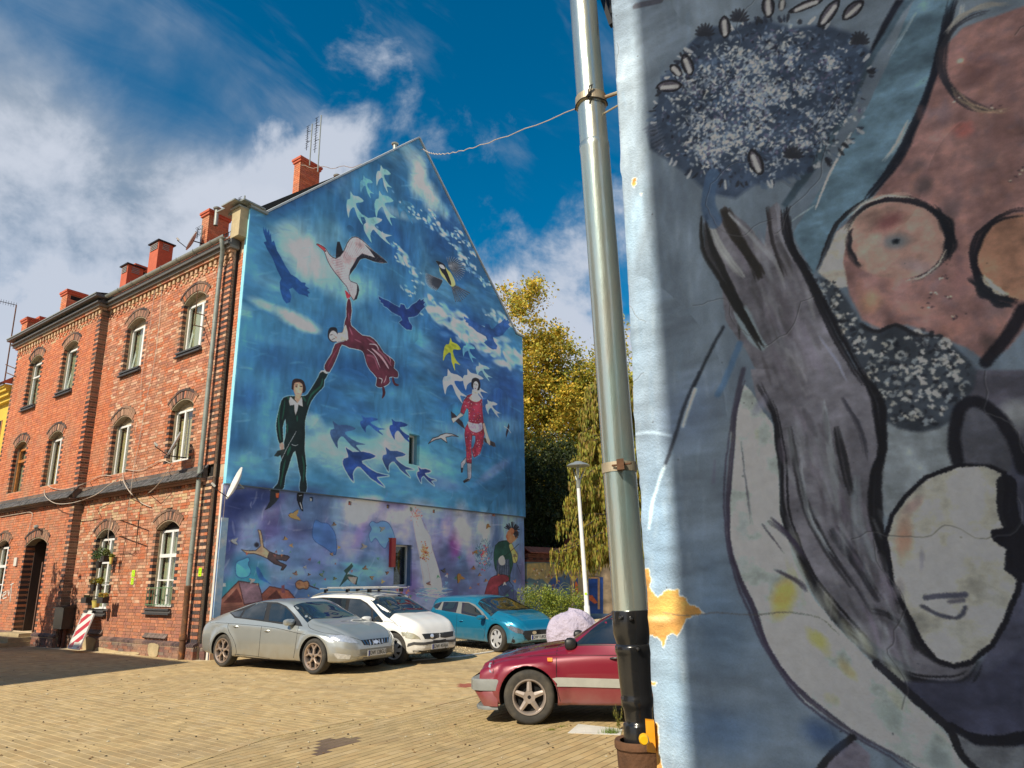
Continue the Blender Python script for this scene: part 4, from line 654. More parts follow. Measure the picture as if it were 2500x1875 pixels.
        u, v = R1([(x, y)])[0]; B(u, v, rg.uniform(2.5, 7.5), rg.uniform(1.6, 4.2), c, rg.uniform(.5, .95), rg.uniform(-1.5, 1.5), 2.)
    for i in range(150):
        a = rg.choice([rg.uniform(2.3, 4.4), rg.uniform(4.2, 6.0), rg.uniform(.3, 2.6)]); x = 640+455*math.cos(a)+(-350*math.sin(a)*.25); y = 440+345*math.sin(a)
        L = rg.uniform(14, 46); b = a+rg.uniform(-.7, .7); Q.line(R1([(x, y), (x+L*math.cos(b)*.6, y+L*math.sin(b)*.6+2), (x+L*math.cos(b), y+L*math.sin(b))]), rg.uniform(3, 7), rg.choice([(26, 28, 34), (30, 36, 48), (130, 134, 138), (60, 76, 96)]), .85, 3, True, 2)
    def petal(x, y, L, wd, a):
        q = [(x+L*t*math.cos(a)-wd*s*math.sin(a), y+L*t*math.sin(a)+wd*s*math.cos(a)) for t, s in [(-.5, 0), (-.2, .8), (.2, .8), (.5, 0), (.2, -.8), (-.2, -.8)]]; Q.poly(R1(q), (58, 56, 64), 1, 2., 3, edge=(24, 24, 28), ew=2.5)
        Q.line(R1([(x-L*.3*math.cos(a), y-L*.3*math.sin(a)+wd*.2), (x+L*.3*math.cos(a), y+L*.3*math.sin(a)+wd*.2)]), 8, (150, 152, 150), .8, 0, False, 3)
    for t in [(235, 370, 110, 26, -.1), (315, 275, 90, 24, 1.2), (265, 300, 60, 18, .8), (475, 115, 90, 24, 1.5), (660, 30, 90, 26, 1.5), (820, 25, 150, 16, -.35), (920, 55, 140, 26, -.9), (1030, 40, 110, 28, -.7), (610, 700, 110, 30, 1.2), (720, 20, 50, 12, 1.7)]: petal(*t)
    for x, y in [(390, 130), (540, 70), (1060, 170), (770, 660)]:
        for k in range(9): a = -1.57+(k-4)*.42; Q.line(R1([(x, y+20), (x+44*math.cos(a), y+44*math.sin(a)+8)]), 6, (28, 30, 36), .9, 0, True, 2)
    for k in range(9): Q.line(R1([(120+k*8, 560+k*14), (190+k*5, 530+k*14)]), 6, (54, 62, 76), .8, 0, True, 3)
    Q.line(R1([(90, 24), (200, 0)]), 12, (46, 48, 56), .9, 0, False, 3)
    # stem strokes over the hand, water-like lines at the left
    for q, wd, c, al in [([(420, 760), (400, 880), (430, 960)], 26, (46, 66, 92), .8), ([(470, 1410), (400, 1540), (340, 1660)], 5, (20, 24, 30), .9), ([(540, 1480), (480, 1620), (440, 1700)], 10, (50, 76, 104), .8)]: Q.line(R1(q), wd, c, al, 5, False, 4)
    for q, wd, c, al in [([(350, 10), (290, 140), (240, 300), (205, 400)], 6, (24, 28, 36), .85), ([(330, 80), (280, 230)], 6, (150, 160, 166), .7), ([(80, 270), (140, 262), (230, 272)], 5, (130, 150, 168), .5), ([(205, 400), (160, 540), (140, 660)], 5, (150, 170, 184), .5), ([(530, 0), (500, 120), (480, 250)], 8, (40, 38, 50), .8), ([(412, 380), (408, 470)], 3, (70, 70, 90), .7)]: Q.line(R2(q), wd, c, al, 5, False, 4)
    # exposed render where the paint has flaked
    YE = (122, 88, 42)
    def flake(pts, tr=R2):
        q = []; rr = random.Random(9); pts = tr(pts)
        for i in range(len(pts)):
            a, b = pts[i], pts[(i+1) % len(pts)]; q += [a]+[(a[0]+(b[0]-a[0])*t+rr.uniform(-2.2, 2.2), a[1]+(b[1]-a[1])*t+rr.uniform(-2.2, 2.2)) for t in (.25, .5, .75)]
        Q.poly(q, YE, 1, .9, 0, edge=(140, 146, 146), ew=1.)
    flake([(60, 830), (135, 828), (150, 870), (145, 905), (180, 945), (215, 915), (265, 908), (275, 940), (300, 945), (310, 975), (340, 985), (375, 1010), (320, 1025), (295, 1040), (280, 1075), (258, 1110), (240, 1095), (215, 1105), (200, 1155), (188, 1125), (160, 1105), (60, 1100)])
    flake([(72, 772), (88, 766), (92, 790), (82, 808), (72, 795)], R1); flake([(104, 836), (114, 834), (112, 846)], R1); flake([(100, 1296), (168, 1298), (166, 1312), (100, 1312)]); flake([(100, 1460), (172, 1462), (180, 1520), (178, 1580), (196, 1660), (190, 1720), (100, 1720)])
    B(*R2([(190, 1035)])[0], 34, 10, (170, 140, 110), .5)
    # cracks in the render
    for q in ([(200, 1010), (300, 1022), (420, 1008), (560, 1018), (700, 1010), (850, 1030), (930, 1100)], ):
        Q.line(R2(q), 1.6, (60, 58, 56), .7, 3, False, 1.2)
    Q.warp(4.2, 41); Q.map = lambda u, v: (u, v); r5 = random.Random(31)
    for k in range(17):                            # fine cracks in the render, wandering and forking
        x, y, an = r5.uniform(0, w), r5.uniform(h*.15, h), r5.choice([0, 0, 3.1, 1.5])+r5.uniform(-.4, .4); pts = []
        for j in range(r5.randint(14, 44)): pts.append((x, y)); an += r5.gauss(0, .34); an *= .985; st_ = r5.uniform(4, 13); x += math.cos(an)*st_; y += math.sin(an)*st_
        Q.line(pts, 1.1, (28, 28, 30), .55, 0, False, .9); Q.line([(p+1.3, q+1.3) for p, q in pts], 1.0, (150, 154, 156), .22, 0, False, .9)
    for k in range(90): x, y = r5.uniform(0, w), r5.uniform(h*.1, h); Q.blob(x, y, r5.uniform(.8, 2.2), r5.uniform(.8, 1.8), (30, 30, 34), r5.uniform(.3, .7), 0, 2)
    Q.a *= (1+(np.random.RandomState(5).rand(h, w).astype(np.float32)[..., None]-.5)*.07)
paint_wall()
# ---------------------------------------------------------------- materials of the buildings
KSH = (.36, .37, .37)
KSR = (.237, .24, .245)
im_g = P.image('gable_mural', KSH); im_r = Q.image('wall_mural', KSR)
m_gable = mat('painted_render', image=im_g, rough=.75, var=.05, vs=3, bump=.25, bs=30, bd=.006)
m_wallr = mat('painted_roughcast', image=im_r, rough=.8, var=.07, vs=30, bump=.8, bs=120, bd=.0055)
m_brick = mat('brick_clay', attr=True, rough=.85, var=.20, vs=30, bump=.5, bs=160, bd=.004, c2=(.40, .24, .15), c2s=1.1, c2lo=.48, c2hi=.80)
m_mortar = mat('mortar', (.52, .40, .28), rough=.95, var=.2, vs=9, bump=.4, bs=90)
m_slate = mat('slate', attr=True, rough=.55, var=.2, vs=25, bump=.3, bs=90)
m_white = mat('white_frame', (.74, .74, .72), rough=.35, var=.05)
m_brown = mat('brown_frame', (.45, .17, .04), rough=.4)
m_reveal = mat('old_plaster_reveal', (.40, .33, .22), rough=.9, var=.2, vs=14, bump=.4, bs=60)
m_dark = mat('dark_interior', (.012, .011, .010), rough=.9)
m_pane = glassmat('window_glass', (.9, .94, .92), alpha=.02)
m_zinc = mat('zinc_grey', (.30, .32, .29), rough=.42, metal=.35, var=.18, vs=5)
m_zincpipe = mat('old_zinc_downpipe', (.25, .28, .25), rough=.5, metal=.2, var=.2, vs=4, c2=(.16, .17, .13), c2s=3)
m_rust = mat('rusty_iron', (.12, .055, .025), rough=.85, var=.35, vs=12, bump=.5, bs=60, c2=(.34, .12, .03), c2s=7)
m_blackmetal = mat('black_metal', (.02, .02, .022), rough=.5, metal=.3)
m_redtile = mat('clay_tile', attr=True, rough=.8, var=.25, vs=12, bump=.3, bs=70)
m_plaster = mat('ochre_plaster', (.42, .34, .20), rough=.9, var=.2, vs=4, bump=.4, bs=50)
m_chim = mat('red_painted_chimney', (.46, .105, .05), rough=.75, var=.14, vs=5, bump=.2, bs=50)
m_cable = mat('pale_cable', (.50, .42, .34), rough=.6); m_blackcable = mat('black_cable', (.03, .025, .02), rough=.6)
m_stone = mat('worn_sandstone', (.42, .33, .19), rough=.9, var=.2, vs=5, bump=.5, bs=30)
m_curtain = mat('curtain_cloth', (.42, .40, .27), rough=.9, var=.15, vs=20, stretch=(14, 14, 1)); m_blind = mat('beige_blind', (.50, .39, .20), rough=.8, var=.08)
m_greyw = mat('pale_render', (.60, .58, .52), rough=.85, var=.15, vs=3)
RED = [(.36, .105, .055), (.40, .13, .075), (.32, .10, .06), (.42, .155, .10), (.27, .085, .055), (.38, .09, .04), (.46, .22, .15)]
ORG_ = [(.45, .115, .05), (.42, .10, .04), (.39, .10, .05), (.47, .13, .06)]
ORG_ = [(r*1.22, g*1.55, b*1.6) for r, g, b in ORG_]
DARK = [(.050, .036, .036), (.065, .045, .042), (.040, .033, .036), (.08, .05, .045)]
RED = [(r*1.26, g*1.6, b*1.5) for r, g, b in RED]; 
BROWN = [(.17, .095, .062), (.21, .12, .08), (.14, .08, .055)]
TAN = [(.50, .34, .19), (.54, .38, .22), (.46, .30, .18)]

house = thing('brick_house', 'long red brick house with arched windows and a huge blue painted gable', 'house', K)
class Bag:
    """boxes given by 8 corners, as arrays; front-left ones become single bricks"""
    def __init__(s): s.V = []; s.C = []
    def brick(s, s0, s1, z0, z1, d0, d1, c):      # on the brick front
        q = []
        for d in (d0, d1):
            for a, z in ((s0, z0), (s1, z0), (s1, z1), (s0, z1)): q.append(K+LV*a+N1*d+UPV*z)
        s.V.append(q); s.C.append(c)
    def any(s, q, c): s.V.append(q); s.C.append(c)
BF = np.array([(4, 7, 6, 5), (0, 1, 5, 4), (1, 2, 6, 5), (2, 3, 7, 6), (3, 0, 4, 7)])
def flush(bag, name, mats, parent, single=0, skey=None, sname='brick'):
    V = np.array(bag.V); C = np.array(bag.C); n = len(V)
    order = sorted(range(n), key=skey) if skey else list(range(n))
    for i in order[:single]:
        npmesh(sname, V[i], BF.copy(), mats, parent, C=np.repeat(C[i:i+1], 5, 0))
    rest = order[single:]
    if rest:
        Vr = V[rest].reshape(-1, 3); Fr = (BF[None]+8*np.arange(len(rest))[:, None, None]).reshape(-1, 4)
        o = npmesh(name, Vr, Fr, mats, parent, C=np.repeat(C[rest], 5, 0)); return stuff(o)
# openings: (s centre, half width, z sill, z spring, rise, kind)
OPEN = [(11.89, .52, 7.65, 9.25, .19, 'top2'), (9.12, .53, 7.72, 9.18, .19, 'topopen'), (5.25, .555, 7.75, 9.13, .2, 'top'), (2.03, .56, 7.70, 9.08, .22, 'topant'),
        (12.02, .52, 4.67, 6.22, .19, 'brown'), (9.24, .53, 4.67, 6.20, .19, 'mid'), (5.34, .54, 4.66, 6.14, .2, 'mid'), (2.09, .55, 4.72, 6.10, .21, 'blind'),
        (12.14, .52, 1.10, 2.94, .19, 'low'), (9.47, .78, .30, 2.88, .2, 'door'), (5.48, .55, 1.03, 2.93, .22, 'lowplants'), (2.18, .55, 1.12, 3.0, .19, 'lowgrille')]
RT = .30
def circ(o):
    s, a, z0, zs, r, k = o; Rr = (a*a+r*r)/(2*r); return Rr, zs+r-Rr, math.asin(a/Rr)
def excl(o, z):
    s, a, z0, zs, r, k = o
    zb = z0 if z0 > 5 or k == 'door' else z0
    if z < z0-.02: return None
    if z < zs: return (s-a, s+a)
    Rr, zc, th = circ(o); Ro = Rr+RT; dz = z-zc
    if dz >= Ro: return None
    h = min(math.sqrt(Ro*Ro-dz*dz), dz*math.tan(th)); return (s-h, s+h)
PIL0, PIL1, PD = 7.17, 13.82, .24                 # projecting left bay
QEND = .34                                        # main front ends here, recessed strip to the gable corner
rng = random.Random(7); bag = Bag(); mort = FRONT()
H = .0772; NROW = int((10.05-.36)/H)
def rowbricks(sa, sb, z0, z1, d, row, pal, off):
    Ls = [.25, .12]; x = sa-((row*.1875+off) % .37)-.37; k = 0
    while x < sb:
        L = Ls[k % 2]; k += 1; a, b = max(x, sa), min(x+L, sb); x += L+.011
        if b-a < .03: continue
        c = jit(rng.choice(pal((a+b)/2, (z0+z1)/2)), rng, .10, .03); p = rng.uniform(-.002, .003)
        bag.brick(a, b-.001, z0, z1, d-.03, d+p, c)
def pal(s, z):
    if z > 9.6 and s > PIL0: return TAN+ORG_ if rng.random() < .75 else ORG_
    if s > PIL0: return ORG_ if z > 4.4 else RED[:3]+ORG_
    if s > 6.3 and 4.4 < z < 8.6-(7.8-s)*.6: return ORG_
    if 3.35 < z < 4.1 or (z > 9.75): return TAN+RED
    if z < 1.2: return RED[:3]+[(.34, .14, .09)]*2
    return RED
for r in range(NROW):
    z0 = .36+r*H; z1 = z0+H-.011; zm = (z0+z1)/2
    if 4.10 < zm < 4.42: continue
    for (A, B_e, d) in ((QEND, PIL0, 0.), (PIL0, PIL1, PD)):
        iv = [(A, B_e)]
        cuts = []
        for o in OPEN:
            if not (A < o[0] < B_e): continue
            e = excl(o, zm)
            if e:
                cuts.append(e)
                if zm < o[3]:                    # jamb bricks, every other course dark
                    for sg in (-1, 1):
                        dk = r % 2 == 0; w = .125 if dk else .0
                        if o[5] == 'door' or True:
                            x0, x1 = (o[0]+sg*o[1], o[0]+sg*(o[1]+(w if w else .25)))
                            bag.brick(min(x0, x1), max(x0, x1)-(.0 if dk else .0), z0, z1, d-.26, d+rng.uniform(0, .005), jit(rng.choice(DARK if dk else pal(x0, zm)), rng, .2))
                            cuts.append((min(x0, x1)-.008, max(x0, x1)+.008))
        dk = r % 2 == 0
        # quoins at the ends of the planes
        if d > 0:
            w = .26 if dk else .13
            bag.brick(A, A+w, z0, z1, -.02, d+.004, jit(rng.choice(DARK if dk else pal(A, zm)), rng, .2)); cuts.append((A-.01, A+w+.01))
            w = .13 if dk else .0
            if w: bag.brick(B_e-w, B_e, z0, z1, 0, d+.004, jit(rng.choice(DARK), rng, .2)); cuts.append((B_e-w-.01, B_e+.01))
        else:
            w = .25 if dk else .125
            bag.brick(A, A+w, z0, z1, -.18, .004, jit(rng.choice(DARK if dk else RED), rng, .2)); cuts.append((A-.01, A+w+.01))
            if dk: bag.brick(A+w+.011, A+w+.13, z0, z1, -.02, .003, jit(rng.choice(BROWN+DARK), rng, .2)); cuts.append((A, A+w+.14))
        cuts.sort(); cur = A; segs = []
        for c0, c1 in cuts:
            if c0 > cur: segs.append((cur, c0))
            cur = max(cur, c1)
        if cur < B_e: segs.append((cur, B_e))
        for s0, s1 in segs:
            if s1-s0 > .02: rowbricks(s0, s1, z0, z1, d, r, pal, .0 if d == 0 else .1)
        # mortar behind the course (keeps openings free)
        cur = A; mc = sorted(e for e in (excl(o, zm) for o in OPEN if A < o[0] < B_e) if e)
        for c0, c1 in mc+[(B_e, B_e)]:
            if c0 > cur: mort.quad([(cur, d-.009, z0-.012), (c0, d-.009, z0-.012), (c0, d-.009, z1+.012), (cur, d-.009, z1+.012)])
            cur = max(cur, c1)
    # recessed strip towards the painted corner
    if zm > 3.2: rowbricks(.02, QEND, z0, z1, -.16, r, lambda s, z: RED[:4]+ORG_, .05)
    else: rowbricks(.12, QEND, z0, z1, -.16, r, lambda s, z: RED[:3]+BROWN, .05)
mort.quad([(0, -.172, 0), (QEND+.01, -.172, 0), (QEND+.01, -.172, 10.4), (0, -.172, 10.4)])
mort.quad([(PIL0, -.012, .0), (PIL0, PD-.009, .0), (PIL0, PD-.009, 10.4), (PIL0, -.012, 10.4)]); mort.quad([(QEND, -.18, 0), (QEND, -.012, 0), (QEND, -.012, 10.4), (QEND, -.18, 10.4)])
mort.quad([(QEND, -.012, 9.95), (PIL0, -.012, 9.95), (PIL0, -.012, 10.5), (QEND, -.012, 10.5)]); mort.quad([(PIL0, PD-.009, 9.95), (PIL1, PD-.009, 9.95), (PIL1, PD-.009, 10.5), (PIL0, PD-.009, 10.5)])
mort.quad([(QEND, -.012, 0), (PIL0, -.012, 0), (PIL0, -.012, .37), (QEND, -.012, .37)]); mort.quad([(PIL0, PD-.009, 0), (PIL1, PD-.009, 0), (PIL1, PD-.009, .37), (PIL0, PD-.009, .37)])
# arches
for o in OPEN:
    s, a, z0, zs, rr, kd = o; Rr, zc, th = circ(o); d = PD if s > PIL0 else 0.
    n = max(9, int(2*th*(Rr+.1)/.085)); 
    def arcbrick(r0, r1, t0, t1, d0, d1, c):
        bag.any([K+LV*(s+r*math.sin(t))+N1*dd+UPV*(zc+r*math.cos(t)) for dd in (d0, d1) for r, t in ((r0, t0), (r0, t1), (r1, t1), (r1, t0))], c)
    for i in range(n):
        t0 = -th+2*th*i/n; t1 = -th+2*th*(i+1)/n; g = .006/Rr
        arcbrick(Rr+.035, Rr+.235, t0+g, t1-g, d-.26, d+.012+rng.uniform(-.003, .003), jit(rng.choice((BROWN+DARK[:1]) if (i % 2) else ([(.30, .15, .10)] if rng.random() < .7 else RED)), rng, .15))
        t1b = t1-g
    m_ = max(5, n//2)
    for i in range(m_):
        t0 = -th-.02+(2*th+.04)*i/m_; t1 = -th-.02+(2*th+.04)*(i+1)/m_
        arcbrick(Rr+.24, Rr+.298, t0+.004, t1-.004, d-.05, d+.028, jit(rng.choice(DARK+BROWN[:1]), rng, .15))
    for i in range(14):                           # pale lip under the arch
        t0 = -th+2*th*i/14; t1 = -th+2*th*(i+1)/14; arcbrick(Rr-.0, Rr+.033, t0, t1, d-.24, d-.009, jit((.30, .25, .17), rng, .1))
    # slate-covered slope under second storey windows, slate sills elsewhere
    sb = Bag()
    if 4 < z0 < 5:
        for k in range(5):
            for j in range(6):
                w = 2*a/6; x0 = s-a+.004+j*w; zt = z0-.0-k*(z0-4.40)/5; zb = z0-(k+1)*(z0-4.40)/5-.02; dt = d-.2+.04*k; db = dt+.05
                sb.any([K+LV*x+N1*dd+UPV*z for x, dd, z in ((x0, dt-.02, zt), (x0+w-.008, dt-.02, zt), (x0+w-.008, db-.02, zb), (x0, db-.02, zb), (x0, dt, zt+.012), (x0+w-.008, dt, zt+.012), (x0+w-.008, db+.006, zb+.02), (x0, db+.006, zb+.02))], jit((.085, .085, .085), rng, .3))
        flush(sb, 'sloping_sill_tiles', m_slate, house)
    elif z0 > 7 or kd != 'door':
        fz = z0-.0; fo = FRONT(d); fo.box((s-a-.03, -.26, fz-.075), (s+a+.03, .085, fz-.03), (.06, .06, .062)); fo.box((s-a-.06, -.05, fz-.135), (s+a+.06, .05, fz-.08), (.09, .085, .082))
        fo.box((s-a-.08, -.02, fz-.175), (s+a+.08, .10, fz-.138), (.05, .05, .052)); fo.build('window_sill', m_slate, house)
        if z0 < 2:
            for k in range(3):
                for j in range(6):
                    w = 2*a/6; x0 = s-a+.004+j*w; zt = .62-k*.075; zb = zt-.085; dt = d-.10+.055*k; db = dt+.06
                    sb.any([K+LV*x+N1*dd+UPV*z for x, dd, z in ((x0, dt-.03, zt), (x0+w-.01, dt-.03, zt), (x0+w-.01, db-.03, zb), (x0, db-.03, zb), (x0, dt, zt+.02), (x0+w-.01, dt, zt+.02), (x0+w-.01, db+.006, zb+.03), (x0, db+.006, zb+.03))], jit((.16, .12, .10), rng, .2))
            flush(sb, 'sloping_sill_tiles', m_slate, house)
# plinth: rowlock course over four courses
for A, B_e, d in ((QEND-.02, PIL0-.02, .09), (PIL0-.05, PIL1, PD+.09), (.10, QEND-.04, -.06)):
    if d > .3: rngs = [(PIL0-.05, 8.6), (10.3, PIL1)]
    else: rngs = [(A, B_e)]
    for (x0_, x1_) in rngs:
        x = x0_
        while x < x1_-.03:
            bag.any([K+LV*xx+N1*dd+UPV*z for xx, dd, z in ((x, d-.12, .30), (x+.066, d-.12, .30), (x+.066, d-.12, .375), (x, d-.12, .375), (x, d+.01, .262), (x+.066, d+.01, .262), (x+.066, d+.012, .315), (x, d+.012, .315))], jit(rng.choice([(.10, .065, .065), (.13, .08, .075), (.08, .055, .055)]), rng, .2)); x += .076
        for r in range(4):
            x = x0_-((r % 2)*.18)
            while x < x1_:
                L = .25 if rng.random() < .6 else .12; a_, b_ = max(x, x0_), min(x+L, x1_); x += L+.012
                if b_-a_ > .03: bag.brick(a_, b_, r*.066-.02, r*.066+.043, d-.1, d+rng.uniform(-.004, .004), jit(rng.choice([(.17, .085, .07), (.13, .07, .06), (.20, .10, .075), (.16, .12, .10), (.27, .11, .07)]), rng, .2))
        mort.quad([(x0_, d-.009, 0), (x1_, d-.009, 0), (x1_, d-.009, .27), (x0_, d-.009, .27)])
# panels under ground floor windows are brick courses too (recessed)
for o in OPEN:
    if o[5].startswith('low'):
        s, a = o[0], o[1]; d = (PD if s > PIL0 else 0.)
# cornice: dentils, string, boards
den = Bag()
def dbox(s0, s1, z0, z1, d0, d1, c): 
    q = [K+LV*a+N1*dd+UPV*z for dd in (d0, d1) for a, z in ((s0, z0), (s1, z0), (s1, z1), (s0, z1))]; den.any(q, c)
for A, B_e, d in ((QEND, PIL0, 0.), (PIL0-.02, PIL1, PD)):
    x = A; k = 0
    while x < B_e-.1:
        dbox(x, x+.115, 9.86, 9.985, d, d+.055, jit(rng.choice(TAN), rng, .2)); dbox(x+.0, x+.09, 9.785, 9.84, d, d+.03, jit(rng.choice(TAN+RED), rng, .2)); dbox(x+.12, x+.21, 9.72, 9.77, d, d+.02, jit(rng.choice(TAN+RED), rng, .2)); x += .235
    x = A
    while x < B_e-.05:
        L = min(.25, B_e-x); dbox(x, x+L-.01, 10.0, 10.07, d-.02, d+.10, jit(rng.choice(TAN+RED), rng, .15)); x += L
flush(den, 'dentil_course', m_brick, house)
fo = FRONT(); fo.box((QEND-.1, -.1, 10.075), (PIL0-.12, .16, 10.15), (.20, .19, .17)); fo.box((QEND-.1, -.1, 10.15), (PIL0-.12, .24, 10.21), (.10, .10, .095)); fo.box((QEND-.1, -.1, 10.21), (PIL0-.12, .14, 10.33), (.09, .09, .09))
fo.box((PIL0-.12, -.1, 10.075), (PIL1+.1, PD+.16, 10.15), (.20, .19, .17)); fo.box((PIL0-.2, -.1, 10.15), (PIL1+.1, PD+.24, 10.21), (.09, .09, .09)); fo.box((PIL0-.2, -.1, 10.21), (PIL1+.15, PD+.10, 10.29), (.07, .07, .07)); fo.box((PIL0-.32, -.1, 10.29), (PIL1+.15, PD+.36, 10.38), (.10, .10, .10))
fo.build('cornice', m_slate, house)
fo = FRONT(); fo.quad([(PIL0-.34, PD+.38, 10.385), (PIL1+.15, PD+.38, 10.385), (PIL1+.15, -.2, 10.55), (PIL0-.34, -.2, 10.55)]); fo.box((PIL0-.34, PD+.36, 10.36), (PIL1+.15, PD+.385, 10.39)); fo.build('metal_flashing', m_zinc, house)
# gutter of the main front
fo = FRONT(); n = 10; prof = [(.28+.085*math.cos(math.pi+math.pi*i/n), 10.36+.085*math.sin(math.pi+math.pi*i/n)) for i in range(n+1)]+[(.28+.078*math.cos(-math.pi*i/n), 10.36+.078*math.sin(-math.pi*i/n)) for i in range(n+1)]
V = [(x, d, z) for x in (.30, PIL0-.34) for d, z in prof]; k = len(prof); fo.add(V, [(i, (i+1) % k, k+(i+1) % k, k+i) for i in range(k)]+[tuple(range(k)), tuple(range(k, 2*k))])
gutter = fo.build('gutter', m_zinc, house, smooth=True)
fo = FRONT()
for x in np.arange(.9, 6.6, .85): fo.tube([(x, .37, 10.38), (x, .372, 10.31), (x, .33, 10.27), (x, .2, 10.27)], .008, 5)
fo.build('gutter_brackets', m_zinc, gutter)
# slate band between ground floor and first floor
sb = Bag()
for (A, B_e, d) in ((.55, PIL0-.02, 0.), (PIL0-.12, PIL1+.03, PD)):
    for k in range(4):
        x = A+(k % 2)*.05
        while x < B_e:
            w = min(.105, B_e-x); zt = 4.44-k*.08; zb = zt-.095; dt = d+.0+k*.065; db = dt+.075; j = rng.uniform(-.006, .006)
            sb.any([K+LV*xx+N1*dd+UPV*z for xx, dd, z in ((x, dt-.02, zt), (x+w-.006, dt-.02, zt), (x+w-.006, db-.03, zb), (x, db-.03, zb), (x, dt, zt+.012+j), (x+w-.006, dt, zt+.012+j), (x+w-.006, db+.004, zb+.018+j), (x, db+.004, zb+.018+j))], jit((.085, .083, .08), rng, .35)); x += w
flush(sb, 'slate_band', m_slate, house)
fo = FRONT(); fo.box((.6, -.02, 4.03), (PIL0, .13, 4.08), (.30, .16, .10)); fo.box((.6, -.02, 4.085), (PIL0-.1, .20, 4.115), (.22, .12, .08)); fo.box((.6, -.02, 4.12), (PIL0, .10, 4.40), (.1, .08, .07)); fo.box((PIL0-.04, -.02, 4.03), (PIL1, PD+.12, 4.08), (.16, .10, .08)); fo.box((PIL0-.1, -.02, 4.085), (PIL1, PD+.2, 4.115), (.12, .09, .08)); fo.box((PIL0-.04, -.02, 4.12), (PIL1, PD+.10, 4.40), (.1, .08, .07)); fo.build('string_course', m_brick, house)
x = .6; sb = Bag()
while x < PIL1:
    d = PD if x > PIL0 else 0; sb.brick(x, x+.09, 3.96, 4.02, d, d+.05, jit(rng.choice(RED+BROWN), rng, .2)); x += .155
flush(sb, 'corbel_course', m_brick, house)
near = lambda i: np.linalg.norm(np.mean(bag.V[i], 0)-CAM)+abs(np.mean(bag.V[i], 0)[2]-2.2)*.6
flush(bag, 'brickwork', m_brick, house, 290, near)
mort.build('wall_core', m_mortar, house, usecol=False)
# ---- windows and the door
def window(o):
    s, a, z0, zs, r, kd = o; d = (PD if s > PIL0 else 0.)-.20; f = FRONT(d); top = zs+r
    fr = m_brown if kd == 'brown' else m_white; fw = .055 if kd != 'brown' else .065
    arc = [(s+a*math.sin(t)*.99, 0) for t in [0]]
    Rr, zc, th = circ(o)
    def arcpts(off, n=10): return [(s+(Rr-off)*math.sin(-th+2*th*i/n), zc+(Rr-off)*math.cos(-th+2*th*i/n)) for i in range(n+1)]
    zt = zs-.02                                    # flat head of the sashes, infill above
    f.box((s-a, -.03, z0), (s-a+fw, .035, zt)); f.box((s+a-fw, -.03, z0), (s+a, .035, zt)); f.box((s-a, -.03, z0), (s+a, .035, z0+fw)); f.box((s-a, -.03, zt-fw), (s+a, .035, zt))
    bars = []
    if kd in ('top', 'topant'): bars = [('v', s-a*.30, .10)]
    if kd in ('top2',): bars = [('h', z0+(zt-z0)*.68, .05)]
    if kd == 'topopen': bars = [('v', s-a*.42, .07)]
    if kd == 'brown': bars = [('h', z0+(zt-z0)*.72, .09), ('v', s-.12, .06)]
    if kd in ('mid', 'blind'): bars = [('v', s-.02 if kd == 'mid' else s+.10, .07)]
    if kd.startswith('low'): bars = [('h', z0+(zt-z0)*.66, .085), ('v', s, .08), ('h', z0+(zt-z0)*.34, .03)]
    for t, p, w in bars:
        if t == 'v': f.box((p-w/2, -.028, z0+.01), (p+w/2, .045, zt-.01))
        else: f.box((s-a+.01, -.027, p-w/2), (s+a-.01, .047, p+w/2))
    win = f.build('window', fr, house, usecol=False)
    g = FRONT(d); 
    vs = sorted([s-a+fw]+[p for t, p, w in bars if t == 'v']+[s+a-fw])
    for i in range(len(vs)-1):
        g = FRONT(d); g.box((vs[i]+.004, -.006, z0+fw), (vs[i+1]-.004, 0.004, zt-fw)); g.build('pane', m_pane, win, usecol=False)
    h = FRONT(d); h.prism([(s-a, zt)]+[p for p in arcpts(0)]+[(s+a, zt)], -.03, .0, 'xz'); h.build('arch_infill', m_reveal if not kd.startswith('low') else m_dark, win, usecol=False)
    h = FRONT(d); cm = m_blind if kd in ('blind', 'mid') else m_curtain
    n = 28
    if kd in ('blind',):
        h.box((s-a+.03, -.10, z0+.02), (s+a-.03, -.09, zt-.22))
        for k in range(9): h.box((s-a+.03, -.092, z0+.05+k*.14), (s+a-.03, -.084, z0+.06+k*.14))
    else:
        w0, w1 = (s-a+.04, s+a-.04) if kd != 'lowgrille' else (s-a+.04, s+a-.04)
        V = []; 
        for i in range(n+1):
            x = w0+(w1-w0)*i/n; V += [(x, -.10+.018*math.sin(i*1.9), z0+.03), (x, -.10+.018*math.sin(i*1.9), zt-.03)]
        h.add(V, [(2*i, 2*i+2, 2*i+3, 2*i+1) for i in range(n)])
    h.build('curtain', cm, win, usecol=False)
    b = FRONT(d); b.box((s-a, -.5, z0), (s+a, -.12, top+.1), skip=()); b.build('dark_room', m_dark, win, usecol=False)
    rv = FRONT(d); rv.box((s+a-.012, -.02, z0), (s+a-.001, .09, zt)); rv.box((s-a+.001, -.02, z0), (s-a+.012, .09, zt)); rv.build('reveal_plaster', m_reveal, win, usecol=False)
    if kd in ('topopen', 'top', 'topant'):          # inner sash tipped open
        q = FRONT(d); x0, x1 = (s-a*.25, s+a*.88); tilt = .16
        def bar(xa, za, xb, zb, w): 
            for _ in (0,): q.tube([(xa, -.03-(za-z0)/(zt-z0)*tilt, za), (xb, -.03-(zb-z0)/(zt-z0)*tilt, zb)], w, 4)
        bar(x0, z0+.06, x0, zt-.06, .03); bar(x1, z0+.06, x1, zt-.06, .03); bar(x0, z0+.06, x1, z0+.06, .03); bar(x0, zt-.07, x1, zt-.07, .03); q.build('tilted_sash', fr, win, usecol=False)
    return win
